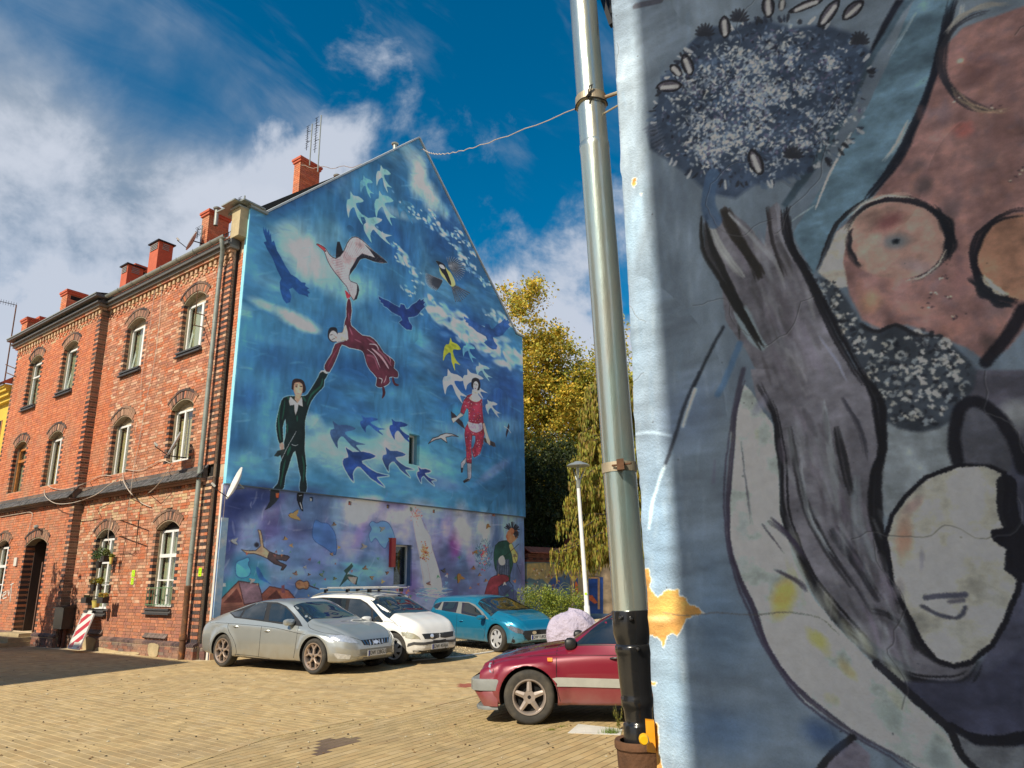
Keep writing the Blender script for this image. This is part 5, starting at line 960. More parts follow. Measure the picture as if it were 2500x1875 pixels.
for o in OPEN:
    if o[5] != 'door': window(o)
# door: deep porch
o = [q for q in OPEN if q[5] == 'door'][0]; s, a = o[0], o[1]
f = FRONT(PD); m_doorw = mat('dark_brown_door', (.045, .022, .014), rough=.5, var=.2, vs=6)
f.box((s-a, -.75, .30), (s+a, -.68, 3.15)); 
for x in (s-.52, s+.12):
    for z0, z1 in ((.5, 1.15), (1.3, 2.1), (2.3, 2.85)): f.box((x, -.68, z0), (x+.40, -.66, z1))
dr = f.build('door', m_doorw, house, usecol=False)
f = FRONT(PD); f.box((s-a-.0, -.70, .2), (s-a+.03, -.26, 3.0)); f.box((s+a-.03, -.70, .2), (s+a, -.26, 3.0)); f.build('porch_wall', mat('dark_porch', (.06, .035, .025), rough=.9), dr, usecol=False)
f = FRONT(PD); f.box((s-a+.04, -.30, .35), (s-a+.09, .03, 2.35)); f.build('open_door_leaf', mat('brown_door_leaf', (.16, .08, .05), rough=.6), dr, usecol=False)
f = FRONT(PD); f.tube([(s+.06, -.62, 1.35), (s+.06, -.60, 1.42), (s+.06, -.62, 1.50)], .012, 6); f.build('handle', m_zinc, dr, usecol=False)
f = FRONT(PD); f.box((s-.30, -.66, 1.35), (s-.16, -.655, 1.62)); f.build('notice', m_greyw, dr, usecol=False)
for k, (w, dd, z) in enumerate(((1.02, .95, .12), (.98, .65, .24), (.86, .36, .34))):
    f = FRONT(PD); f.box((s-w+.15, -.7 if k == 2 else .0, z-.12 if k else -.02), (s+w-.15, dd, z), (.4, .33, .2)); f.build('door_step', m_stone, house, usecol=False)
# ---- downpipe of the brick front
f = FRONT(.14); 
f.tube([(.46, .15, 10.30), (.46, .13, 10.18), (.52, .06, 10.05), (.64, .0, 9.75), (.66, 0, 9.5), (.68, 0, 4.0), (.70, 0, 1.9), (.70, 0, 1.55)], .058, 14)
dp = f.build('downpipe', m_zincpipe, house, smooth=True, usecol=False)
f = FRONT(.14)
for z in (9.3, 8.1, 6.9, 5.6, 4.45, 3.2, 2.35): f.lathe([(.058, -.02), (.064, -.02), (.064, .02), (.058, .02)], 14, (.66+(9.5-z)*.004, 0, z))
f.build('pipe_joint', m_zincpipe, dp, smooth=True, usecol=False)
f = FRONT(.14); f.lathe([(.055, 1.62), (.078, 1.6), (.078, 1.50), (.066, 1.47), (.066, .55), (.085, .52), (.085, .42), (.07, .40), (.07, -.02)], 16, (.70, 0, 0)); f.build('cast_iron_foot', m_rust, dp, smooth=True, usecol=False)
# ---- painted gable: lower wall, thicker insulated upper wall, copings
def uvg(V):
    V = np.asarray(V); t = (V-K) @ GV; return np.stack([t/GW, V[:, 2]/GH], 1)
def gwall(name, pts, holes, d0, d1, m):
    """wall plate with rectangular niches: CDT of the outline, sides extruded"""
    vv = []; ee = []
    for loop in [pts]+[[(x0, z0), (x1, z0), (x1, z1), (x0, z1)] for x0, z0, x1, z1 in holes]:
        b = len(vv); vv += loop; ee += [(b+i, b+(i+1) % len(loop)) for i in range(len(loop))]
    r = delaunay_2d_cdt([Vector(p) for p in vv], ee, [], 0, 1e-6); vs = [tuple(v) for v in r[0]]; ft = []
    from_h = lambda x, z: any(a < x < c and b < z < e for a, b, c, e in holes)
    def inside(x, z):
        ins = False
        for i in range(len(pts)):
            (ax, ay), (bx, by) = pts[i], pts[(i+1) % len(pts)]
            if (ay > z) != (by > z) and x < (bx-ax)*(z-ay)/(by-ay)+ax: ins = not ins
        return ins
    for t in r[2]:
        cx = sum(vs[i][0] for i in t)/3; cz = sum(vs[i][1] for i in t)/3
        if inside(cx, cz) and not from_h(cx, cz): ft.append(tuple(t))
    M = MB(K, GV, N2, UPV); M.add([(x, d1, z) for x, z in vs], ft)
    for loop in [pts]+[[(x0, z0), (x1, z0), (x1, z1), (x0, z1)] for x0, z0, x1, z1 in holes]:
        n = len(loop); M.add([(x, d1, z) for x, z in loop]+[(x, d0, z) for x, z in loop], [(i, (i+1) % n, n+(i+1) % n, n+i) for i in range(n)])
    return npmesh(name, M.V, M.F, m, house, uv=uvg(M.V))
TL, TR = .13, 13.22
WU = (6.14, 4.98, 6.74, 6.07); WL = (5.15, .95, 6.0, 2.62)
_q = [gpt(*p) for p in ((996, 1063), (1020, 1064), (1019, 1135), (990, 1132))]
WU = (_q[0][0]-.02, min(_q[2][1], _q[3][1]), _q[1][0]+.02, max(_q[0][1], _q[1][1])); 
_q = [gpt(*p) for p in ((963, 1329), (1007, 1331), (1005, 1432), (961, 1430))]
WL = (_q[0][0], .5*(_q[2][1]+_q[3][1]), _q[1][0], .5*(_q[0][1]+_q[1][1]))
up = [(TL, 3.95), (TR, 3.95), (TR, 11.22), (TR-.48, 11.22), (6.66, 16.86), (.62, 11.24), (TL, 11.24)]
gwall('upper_gable_wall', up, [WU], -.05, .075, m_gable)
holes = [WL]+[(x-.06, z-.055, x+.06, z+.055) for x, z in [gpt(*p) for p in ((760.4, 1218.7), (854.5, 1228.5), (947.4, 1236.8), (1003.8, 1243), (1059.5, 1248.4))]]
gwall('lower_gable_wall', [(TL-.02, -.02), (TR-.02, -.02), (TR-.02, 3.95), (TL-.02, 3.95)], holes, -.06, 0., m_gable)
f = GABLE(); f.box((.1, -.6, 0), (TR-.1, -.31, 11.2)); f.prism([(.2, 11.2), (TR-.2, 11.2), (6.66, 16.7)], -.6, -.31, 'xz'); f.build('gable_backing', m_dark, house, usecol=False)
f = GABLE(); f.box((TL-.01, -.02, 3.925), (TR+.01, .085, 3.949)); f.build('ledge_shadow_line', mat('ledge_shadow_paint', (.10, .14, .18), rough=.6), house, usecol=False)  # dark strip under the ledge: its thin shadow line put in as colour
for (x0, z0), (x1, z1) in (((.60, 11.24), (6.66, 16.88)), ((6.66, 16.88), (TR-.46, 11.22))):
    f = GABLE(); dx, dz = x1-x0, z1-z0; L = math.hypot(dx, dz); nx, nz = -dz/L*.05, dx/L*.05
    f.prism([(x0, z0), (x1, z1), (x1+nx, z1+nz), (x0+nx, z0+nz)], -.35, .13, 'xz'); f.build('coping', mat('pale_metal_coping', (.50, .54, .55), rough=.5, metal=.3) if 'pale_metal_coping' not in bpy.data.materials else bpy.data.materials['pale_metal_coping'], house, usecol=False)
mc = bpy.data.materials['pale_metal_coping']
f = GABLE(); f.box((TL-.06, -.8, 11.20), (.62, .16, 11.27)); f.box((TL-.30, -1.0, 11.27), (.50, .2, 11.31)); f.box((TR-.5, -.8, 11.20), (TR+.06, .14, 11.26)); f.build('shoulder_cap', m_zinc, house, usecol=False)
f = FRONT(); f.box((-.02, -.35, 10.35), (QEND+.02, .12, 11.15)); f.build('corner_block', m_plaster, house, usecol=False); f = FRONT(); f.box((-.02, -.35, 11.155), (QEND+.06, .17, 11.20)); f.box((-.06, -.35, 11.25), (QEND+.22, .34, 11.285)); f.build('corner_cap', m_zinc, house, usecol=False)
# bright return of the insulation on the street side, painted strip below
f = GABLE(); f.box((TL-.016, -.04, 3.95), (TL-.003, .07, 11.15)); f.build('painted_edge', mat('cyan_edge_paint', (.20, .62, .78), rough=.7, var=.1, c2=(.42, .72, .76), c2s=.5, c2lo=.4, c2hi=.7), house, usecol=False)
m_ps = mat('painted_strip', (.30, .46, .60), rough=.8, var=.15, vs=3, c2=(.62, .62, .58), c2s=2.2, c2lo=.45, c2hi=.62)
f = FRONT(); f.box((-.015, -.3, .9), (.125, -.13, 3.15)); f.build('painted_strip', m_ps, house, usecol=False); f = FRONT(); f.box((-.014, -.3, -.02), (.127, -.131, .9)); f.build('peach_strip', mat('peach_paint', (.62, .40, .26), rough=.85, var=.2, vs=4), house, usecol=False)
# small windows in the gable
for (x0, z0, x1, z1), dep, nm in ((WU, .20, 'upper'), (WL, .24, 'lower')):
    f = GABLE(-dep); fw = .05; f.box((x0, -.03, z0), (x1, .03, z0+fw)); f.box((x0, -.03, z1-fw), (x1, .03, z1)); f.box((x0, -.03, z0+fw), (x0+fw, .03, z1-fw)); f.box((x1-fw, -.03, z0+fw), (x1, .03, z1-fw)); w = f.build('window', m_white, house, usecol=False)
    f = GABLE(-dep); f.box((x0+fw, -.008, z0+fw), (x1-fw, .004, z1-fw)); f.build('pane', m_pane, w, usecol=False)
    f = GABLE(-dep); f.box((x0, -.09, z0), (x1, -.05, z1)); f.build('dark_room', m_dark, w, usecol=False)
    f = GABLE(-dep); c_ = (.26, .46, .55)
    g0 = .052 if nm == 'upper' else .061          # the lining starts behind the thin wall plate
    f.box((x1, 0, z0), (x1+.02, dep-g0, z1)); f.box((x0-.02, 0, z0), (x0, dep-g0, z1)); f.box((x0-.02, 0, z1), (x1+.02, dep-g0, z1+.02)); f.box((x0-.02, 0, z0-.02), (x1+.02, dep-g0, z0))
    stuff(f.build('niche_lining', mat('niche_paint', (.24, .46, .54) if nm == 'upper' else (.13, .20, .34), rough=.8, var=.1), w, usecol=False))
f = GABLE(); f.box((TL-.034, -.07, 0), (TL-.021, -.001, 3.93)); f.build('pale_edge', m_greyw, house, usecol=False)
# niches with small ceramics under the ledge
for i, (x0, z0, x1, z1) in enumerate(holes[1:]):
    f = GABLE(); f.box((x0, -.08, z0), (x1, -.058, z1), (.02, .02, .02)); n = f.build('niche', m_dark, house, usecol=False)
    f = GABLE(); f.prism([(x0+.02, z0+.005), (x0+.08, z0+.005), (x0+.09, z0+.05), (x0+.05, z0+.09), (x0+.02, z0+.06)], -.058, -.01, 'xz'); f.build('ceramic_figure', mat('niche_ceramic_%d' % i, [(.6, .6, .55), (.5, .12, .08), (.3, .18, .08), (.3, .4, .35), (.5, .2, .12)][i], rough=.3), n, usecol=False)
# ceramic reliefs fixed on the lower wall
CER = {}
def cmat(c):
    if c not in CER: CER[c] = mat('ceramic_glaze', c, rough=.3, var=.2, vs=30, coat=.4)
    return CER[c]
rg = random.Random(21)
REL = [((716.5, 1260), 17, (.62, .36, .08), 0), ((696, 1316), 6, (.60, .34, .10), .3), ((815, 1281), 6, (.30, .18, .10), .4), ((888, 1335), 9, (.50, .42, .34), 0), ((933, 1291), 8, (.46, .42, .36), -.4), ((570, 1322), 11, (.55, .56, .54), .2), ((615, 1418), 9, (.66, .58, .50), -.3), ((743, 1385), 5, (.6, .55, .5), 0), ((808, 1353), 5, (.55, .28, .12), .2), ((890, 1388), 7, (.40, .22, .10), -.3), ((906, 1410), 6, (.55, .30, .10), .5), ((945, 1398), 5, (.36, .14, .08), -.6),
       ((720, 1401), 7, (.45, .22, .14), .9), ((1120, 1410), 13, (.50, .24, .06), 1.2), ((1190, 1284), 7, (.50, .26, .10), 1.4), ((1204, 1258), 4, (.5, .14, .06), 0), ((953, 1319), 7, (.45, .16, .06), -1.2), ((783, 1403), 6, (.24, .34, .16), .3), ((817, 1413), 5, (.26, .30, .12), 0), ((754, 1403), 4, (.3, .2, .14), 0), ((1155, 1388), 6, (.45, .20, .10), .6), ((1170, 1404), 5, (.46, .24, .12), -.5), ((1186, 1418), 5, (.5, .24, .12), .2), ((1257, 1358), 5, (.45, .28, .10), .4), ((1160, 1348), 6, (.58, .32, .10), 0), ((1082, 1394), 7, (.10, .10, .12), 1.), ((1045, 1425), 6, (.36, .14, .12), 0)]
for (u, v), sz, c, rot in REL:
    pts = [gpt(*p) for p in bird(u, v, sz/13., 0, rot, rg.choice([1, -1]))]
    if (pts[0][0]-pts[4][0]) == 0: continue
    f = GABLE(); f.prism([tuple(p) for p in pts], 0.002, .035, 'xz'); f.build('ceramic_bird', cmat(c), house, usecol=False)
f = GABLE(); x, z = gpt(955, 1349); f.box((x-.09, 0, z-.42), (x+.09, .10, z+.42)); f.build('red_hydrant_box', mat('red_box_paint', (.42, .03, .03), rough=.4), house, usecol=False)
# ---- roof, chimneys, roof pipes
RS = math.tan(rad(40.8)); m_roofc = (.24, .075, .04)
def roofpt(s, t, lift=0): return K+LV*s+GV*t+UPV*(10.5+t*(16.7-10.5)/6.6+lift)
rb = Bag()
for i in range(8):                                 # tile courses near the eaves (all that is ever seen of the slope)
    for j in range(int((PIL1-.4)/.23)):
        s0 = .4+j*.23; t0 = -.10+i*.30; zl = 10.48+t0*.92
        A_p = K+LV*s0+GV*t0+UPV*zl; sl_ = GV*.34+UPV*.34*.92
        rb.any([A_p, A_p+LV*.22, A_p+LV*.22+sl_, A_p+sl_, A_p+UPV*.045, A_p+LV*.22+UPV*.045, A_p+LV*.22+sl_+UPV*.02, A_p+sl_+UPV*.02], jit(m_roofc, rng, .3))
f = MB(); f.quad([K+LV*.3+GV*(-.12)+UPV*10.38, K+LV*PIL1+GV*(-.12)+UPV*10.38, K+LV*PIL1+GV*6.6+UPV*16.75, K+LV*.3+GV*6.6+UPV*16.75], m_roofc); f.quad([K+LV*.3+GV*13.0+UPV*11.0, K+LV*PIL1+GV*13.0+UPV*11.0, K+LV*PIL1+GV*6.6+UPV*16.75, K+LV*.3+GV*6.6+UPV*16.75], m_roofc)
roof = f.build('roof', m_redtile, house)
q = np.array(rb.V); npm = flush(rb, 'roof_tiles', m_redtile, roof)
f = MB(K, LV, GV, UPV)                              # back and far walls close the house
f.box((.2, 12.6, 0), (PIL1, 12.9, 11.0)); f.box((PIL1-.3, .1, 0), (PIL1-.05, 12.6, 10.4)); f.prism([(.1, 10.4), (12.8, 10.9), (6.6, 16.6)], PIL1-.3, PIL1-.1, 'yz'); f.build('far_walls', m_mortar, house, usecol=False)
def chimney(uL, uM, uR, vt, vb, tback, holes=False, kind='brick', w=None):
    """left edge, corner and right edge (photo), top row, visible bottom; standing tback behind the front"""
    # photo rays are only used to find where along the roof it stands; the corner nearest the camera lies tback behind the front
    c = onp(uM, (vt+vb)/2, K+GV*tback, N1); s = (c-K) @ LV
    a = onp(uL, (vt+vb)/2, K+GV*tback, N1); ws = abs((a-K) @ LV-s)
    cc_ = c-UPV*c[2]; b = onp(uR, (vt+vb)/2, cc_, N2); wt = abs((b-cc_) @ GV)
    zt = onp(uM, vt, K+GV*tback, N1)[2]; zb = 10.6+.5*tback
    O = K+LV*s+GV*tback
    f = MB(O, LV, GV, UPV); f.box((0.012, .012, zb), (ws-.012, wt-.012, zt-.02))
    core = m_mortar if kind == 'brick' else m_chim
    ch = f.build('chimney', core, roof, usecol=False)
    if kind == 'brick':
        bg_ = Bag(); r = 0; z = zb
        while z < zt-.16:
            for face in range(2):
                Lf = ws if face == 0 else wt; x = -((r % 2)*.13)
                while x < Lf:
                    L = .25; x0, x1 = max(x, 0), min(x+L, Lf); x += L+.012
                    if x1-x0 < .03: continue
                    cbr = jit(rng.choice(ORG_), rng, .15)
                    if face == 0: bg_.any([O+LV*a_+GV*b_+UPV*zz for b_ in (.02, 0) for a_, zz in ((x0, z), (x1, z), (x1, z+.066), (x0, z+.066))], cbr)
                    else: bg_.any([O+LV*b_+GV*a_+UPV*zz for b_ in (.02, 0) for a_, zz in ((x0, z), (x1, z), (x1, z+.066), (x0, z+.066))], cbr)
            z += .077; r += 1
        flush(bg_, 'chimney_bricks', m_brick, ch)
        f = MB(O, LV, GV, UPV); f.box((-.04, -.04, zt-.16), (ws+.04, wt+.04, zt-.08)); f.box((-.07, -.07, zt-.08), (ws+.07, wt+.07, zt)); f.build('chimney_cap', m_chim, ch, usecol=False)
        if holes:
            f = MB(O, LV, GV, UPV)
            for k in range(3): f.box((-.004, .12+k*(wt-.2)/3, zt-.36), (.02, .12+k*(wt-.2)/3+.17, zt-.20))
            f.build('flue_opening', m_dark, ch, usecol=False)
    else:
        f = MB(O, LV, GV, UPV); f.box((-.05, -.05, zt-.04), (ws+.05, wt+.05, zt)); f.build('chimney_cap', m_blackmetal, ch, usecol=False)
        f = MB(O, LV, GV, UPV); 
        for k in range(4):
            f.box((.06, -.012, zt-.30+k*.06), (ws-.06, .0, zt-.27+k*.06)); f.box((-.012, .15, zt-.30+k*.06), (0, wt-.15, zt-.27+k*.06))
        f.build('vent_grille', m_zinc, ch, usecol=False)
    return O, s, ws, wt, zt
ch1 = chimney(725.5, 741, 789, 379, 480, 3.4)
ch2 = chimney(495, 512, 562, 512, 600, 1.5)
ch3 = chimney(365, 386, 424, 586, 665, 1.0, kind='smooth')
ch4 = chimney(296, 311, 352, 643, 700, .9, kind='smooth'); chimney(330, 333, 365, 645, 690, 1.5, True)
ch5 = chimney(149, 163, 208, 709, 772, .7, True)
ch6 = chimney(92, 100, 128, 773, 785, .9)
ch7 = chimney(52, 65, 112, 777, 830, .15)
def roofpipe(u, vb, vt, tb):
    c = onp(u, vb, K+GV*tb, N1); zt = onp(u, vt, K+GV*tb, N1)[2]; f = MB(c); f.lathe([(.07, -.5), (.07, zt-c[2]-.06), (.11, zt-c[2]-.06), (.13, zt-c[2]-.02), (.06, zt-c[2]+.03), (0, zt-c[2]+.03)], 12); f.build('vent_pipe', m_zinc, roof, smooth=True, usecol=False)
roofpipe(964, 362, 350, 5.9); roofpipe(823, 434, 428, 4.3); roofpipe(530, 516, 508, 1.6)
# snow guard on the eaves
f = MB(K, LV, GV, UPV)
for z in (10.60, 10.78): f.tube([(.5, .12, z), (3.3, .12, z)], .012, 4); 
for x in np.arange(.5, 7.3, .12): f.box((x, .11, 10.54), (x+.02, .125, 10.80))
for z in (10.60, 10.78): f.tube([(3.3, .12, z), (7.3, .12, z)], .012, 4)
f.build('snow_guard', m_blackmetal, roof, usecol=False)
# ---------------------------------------------------------------- ground, paving, gravel
def inpoly(x, y, P_):
    ins = False; n = len(P_)
    for i in range(n):
        ax, ay = P_[i][0], P_[i][1]; bx, by = P_[(i+1) % n][0], P_[(i+1) % n][1]
        if (ay > y) != (by > y) and x < (bx-ax)*(y-ay)/(by-ay)+ax: ins = not ins
    return ins
m_ground = mat('sandy_soil', (.62, .50, .31), rough=.95, var=.25, vs=3, bump=.3, bs=60, c2=(.30, .25, .15), c2s=.3)
m_bed2 = mat('mossy_joint_bed', (.15, .115, .055), rough=.95, var=.3, vs=3, bump=.3, bs=60, c2=(.14, .17, .035), c2s=.9, c2lo=.55, c2hi=.7)
m_paver = mat('concrete_paver', attr=True, rough=.88, var=.16, vs=3.5, bump=.35, bs=130, bd=.003, c2=(.30, .22, .12), c2s=.45, c2lo=.5, c2hi=.8)
f = MB(); f.quad([(-400, -300, -.0022), (400, -300, -.0022), (400, 900, -.0022), (-400, 900, -.0022)]); struct(f.build('ground', m_ground, usecol=False))
bnd = [onz(*p)[:2] for p in ((300, 1915), (430, 1875), (650, 1800), (860, 1757), (940, 1752), (1190, 1690), (1500, 1625))]
PB = bnd+[np.array([14, 12.]), np.array([14, 0.]), np.array([-4, 2.])]
GR = [onz(*p)[:2] for p in ((880, 1626), (1003, 1613), (1130, 1603), (1215, 1590), (1500, 1572))]+[(K+GV*24)[:2]+np.array([6, 0.]), (K+GV*13)[:2], (K+GV*2.0)[:2]]
ST = [[onz(600+x/3.16, 1600+y/3.16)[:2] for x, y in q] for q in ([(480, 770), (560, 700), (610, 650), (740, 632), (870, 640), (800, 665), (860, 668), (700, 700), (650, 725), (690, 738), (560, 760)], [(390, 720), (470, 705), (470, 725), (400, 735)], [(1260, 690), (1360, 688), (1350, 705), (1265, 712)], [(775, 705), (808, 705), (800, 722), (780, 720)])]
REDP = [onz(*p)[:2] for p in ((1105, 1676), (1135, 1668), (1240, 1668), (1240, 1683))]
pv = thing('block_paving', 'sandy concrete block paving of the yard', 'paving', (0, 0, 0)); pv['kind'] = 'structure'; del pv['category']; del pv['label']
rng = random.Random(11); bags = {'A': Bag(), 'B': Bag()}
def paver(bg_, O, X, Y, a0, a1, b0, b1, c):
    e = .0015; dz = rng.uniform(-.0007, .0007); t1, t2 = rng.uniform(-.0006, .0006), rng.uniform(-.0006, .0006)
    lo = [O+X*a+Y*b+UPV*(-.0035) for a, b in ((a0, b0), (a1, b0), (a1, b1), (a0, b1))]
    hi = [O+X*a+Y*b+UPV*(dz+s) for a, b, s in ((a0+e, b0+e, t1), (a1-e, b0+e, t2), (a1-e, b1-e, -t1), (a0+e, b1-e, -t2))]
    bg_.any(lo+hi, c)
PC = [(.45, .325, .155), (.48, .35, .17), (.42, .305, .145), (.46, .34, .175), (.43, .30, .14)]
PFACE = np.array([(4, 5, 6, 7), (0, 1, 5, 4), (1, 2, 6, 5), (2, 3, 7, 6), (3, 0, 4, 7)])
for key, O, X, Y in (('A', K, LV, N1), ('B', onz(1190, 1690), GV, -LV)):
    bg_ = bags[key]; na = int(30/.205); nb_ = int(28/.105)
    for j in range(-nb_, nb_):
        b0 = j*.105; off = (j % 2)*.1025+rng.uniform(-.01, .01)
        for i in range(-na, na):
            a0 = i*.205+off; p = O+X*(a0+.1)+Y*(b0+.05); x, y = p[0], p[1]
            if y < 5.9 or y > 24 or abs(x) > .72*y+.6: continue
            if (p-K) @ N1 < .02 and (p-K) @ N2 < .02: continue
            if (p-K) @ LV > 0 and (p-K) @ N1 < .10+(PD if (p-K) @ LV > 7.7 else 0): continue
            inB = inpoly(x, y, PB)
            if inB != (key == 'B') or inpoly(x, y, GR): continue
            if (p-K) @ GV > 0 and (p-K) @ N2 < 0: continue
            c = rng.choice(PC); k = 1+rng.uniform(-.09, .09)
            if inpoly(x, y, REDP): c = (.30, .085, .05)
            elif any(inpoly(x, y, q) for q in ST): c = (.13, .085, .06)
            paver(bg_, O, X, Y, a0, a0+(.199 if key == 'B' else .200), b0, b0+(.0965 if key == 'B' else .0975), tuple(v*k for v in c))
BF_keep = BF
BF = PFACE
for key in 'AB':
    flush(bags[key], 'paving_blocks', m_paver, pv, 145, (lambda i, V=bags[key].V: float(np.hypot(V[i][0][0], V[i][0][1])+(6 if V[i][0][0] > 1.3 or abs(V[i][0][0]) > .70*V[i][0][1] else 0))), 'paving_block')
BF = BF_keep
f = MB(); f.add([(p[0], p[1], -.0012) for p in PB], [tuple(range(len(PB)))]); struct(f.build('joint_bed', m_bed2, usecol=False))
# kerb stones between paving and gravel; edging between the two paving fields
f = MB(); pts = [onz(*p) for p in ((1003, 1613), (1130, 1603), (1215, 1590), (1500, 1572))]
for i in range(3):
    a, b = pts[i], pts[i+1]; L = np.linalg.norm(b-a); n = int(L/1.0); d = (b-a)/L; q = np.array([-d[1], d[0], 0])*.05
    for k in range(n):
        p0 = a+d*L*k/n; p1 = a+d*(L*(k+1)/n-.012); f.add([p0-q-UPV*.05, p1-q-UPV*.05, p1+q-UPV*.05, p0+q-UPV*.05, p0-q+UPV*.02, p1-q+UPV*.02, p1+q+UPV*.02, p0+q+UPV*.02], [(4, 5, 6, 7), (0, 1, 5, 4), (1, 2, 6, 5), (2, 3, 7, 6), (3, 0, 4, 7)])
stuff(f.build('kerb', m_greyw, pv, usecol=False))
f = MB(); e0 = [np.array([*b, 0]) for b in bnd]
for i in range(len(e0)-1):
    a, b = e0[i], e0[i+1]; L = np.linalg.norm(b-a); n = max(1, int(L/.2)); d = (b-a)/L; q = np.array([-d[1], d[0], 0])*.05
    for k in range(n):
        p0 = a+d*L*k/n; p1 = a+d*(L*(k+1)/n-.008); f.add([p0-q-UPV*.03, p1-q-UPV*.03, p1+q-UPV*.03, p0+q-UPV*.03, p0-q+UPV*.004, p1-q+UPV*.004, p1+q+UPV*.004, p0+q+UPV*.004], [(4, 5, 6, 7), (0, 1, 5, 4), (1, 2, 6, 5), (2, 3, 7, 6), (3, 0, 4, 7)], jit(PC[1], rng, .1))
stuff(f.build('edging_blocks', m_paver, pv))
# gravel
m_grav = mat('gravel_stones', attr=True, rough=.9, var=.1, vs=20)
ng = 15000; V = []; C = []; xs = [p[0] for p in GR]; ys = [p[1] for p in GR]; r_ = np.random.RandomState(3)
TET = np.array([(0, 1, 4), (1, 2, 4), (2, 3, 4), (3, 0, 4)])
while len(V) < ng:
    x, y = r_.uniform(-3.2, 6), r_.uniform(15.5, 31)
    if not inpoly(x, y, GR) or (K[0]-x)*-N2[0]+(K[1]-y)*-N2[1] < .05: continue
    s = r_.uniform(.012, .034); a = r_.uniform(0, 6.3); g = r_.uniform(.6, 1.25); c = [(.50, .39, .22), (.36, .28, .17), (.60, .50, .33), (.25, .19, .12)][r_.randint(4)]
    V.append([(x+s*math.cos(a+k*1.57), y+s*math.sin(a+k*1.57), -.006) for k in range(4)]+[(x+r_.uniform(-.3, .3)*s, y+r_.uniform(-.3, .3)*s, -.006+s*.8)]); C.append([v*g for v in c])
V = np.array(V); stuff(npmesh('gravel', V.reshape(-1, 3), (TET[None]+5*np.arange(ng)[:, None, None]).reshape(-1, 3), m_grav, None, C=np.repeat(np.array(C), 4, 0)))
f = MB(); f.add([(p[0], p[1], -.0014) for p in GR], [tuple(range(len(GR)))]); struct(f.build('gravel_bed', mat('gravel_bed_soil', (.30, .23, .13), rough=1, var=.3, vs=6, bump=.6, bs=60), usecol=False))
# fine litter: leaves and pebbles on the paving
V = []; C = []
for i in range(1500):
    y = 6+17*r_.rand()**1.4; x = r_.uniform(-.7, .7)*y
    if (x-K[0])*N1[0]+(y-K[1])*N1[1] < .2: continue
    if inpoly(x, y, GR): continue
    s = r_.uniform(.004, .016); a = r_.uniform(0, 6.3); c = [(.12, .07, .035), (.45, .40, .28), (.20, .12, .05), (.06, .05, .03)][r_.randint(4)]
    V.append([(x+s*math.cos(a+k*1.57)*(1.6 if k % 2 else 1), y+s*math.sin(a+k*1.57)*(1.6 if k % 2 else 1), .004) for k in range(4)]+[(x, y, .004+s*.8)]); C.append(c)
V = np.array(V); stuff(npmesh('leaf_litter', V.reshape(-1, 3), (TET[None]+5*np.arange(len(V))[:, None, None]).reshape(-1, 3), m_grav, None, C=np.repeat(np.array(C), 4, 0)))
m_grass = mat('grass_blade', attr=True, rough=.7, var=.1, vs=20, trans=.3)
def blades(name, pts, hgt, wdt, cols, parent=None, spread=.6):
    V = []; Fc = []; C = []
    for i, (x, y, h) in enumerate(pts):
        a = r_.uniform(0, 6.3); t = r_.uniform(0, spread)*h*hgt; w = wdt*r_.uniform(.6, 1.3); b = a+1.57; n = len(V); H_ = hgt*h
        V += [(x-w*math.cos(b), y-w*math.sin(b), -.02), (x+w*math.cos(b), y+w*math.sin(b), -.02), (x+t*math.cos(a), y+t*math.sin(a), H_)]; Fc.append((n, n+1, n+2)); c = cols[r_.randint(len(cols))]; C.append(c)
    return npmesh(name, V, np.array(Fc), m_grass, parent, C=C)
GC = [(.16, .26, .03), (.22, .30, .04), (.12, .20, .03)]
def tuft(u, v, rx, n, h): c = onz(u, v); return [(c[0]+r_.normal()*rx, c[1]+r_.normal()*rx*.6, r_.uniform(.4, 1.2)) for _ in range(n)]
g = blades('grass_tuft', tuft(1492, 1790, .05, 260, 1), .07, .003, GC); tag(g, 'bright green grass tuft at the edge of the paving beside the black drain', 'grass')
g = blades('small_grass_tuft', tuft(1343, 1783, .03, 120, 1)+tuft(1372, 1775, .04, 90, 1), .03, .003, [(.26, .28, .05), (.16, .2, .03)]); tag(g, 'low moss and grass growing behind the front wheel of the maroon car', 'grass')
mp = []
for i in range(5200):
    u, v = r_.normal(1190, 120), r_.normal(1768, 22)
    c = onz(u, v); 
    if not inpoly(c[0], c[1], PB): continue
    q = c-onz(1190, 1690); j = (q @ -LV)/.105; jj = round(j); 
    if r_.rand() < .62: c = c+(-LV)*(jj-j)*.105
    else:
        i_ = (q @ GV-(math.floor(j) % 2)*.1025)/.205; c = c+GV*(round(i_)-i_)*.205
    mp.append((c[0], c[1], r_.uniform(.2, 1.0)))
for i in range(1500):
    t = r_.rand(); c = onz(600+t*320, 1815-t*58+r_.normal()*4); mp.append((c[0], c[1], r_.uniform(.2, .8)))
stuff(blades('joint_moss', mp, .012, .004, [(.15, .19, .03), (.24, .24, .06), (.10, .13, .02)]))
wd = [];
for i in range(34): wd.append((i, ))
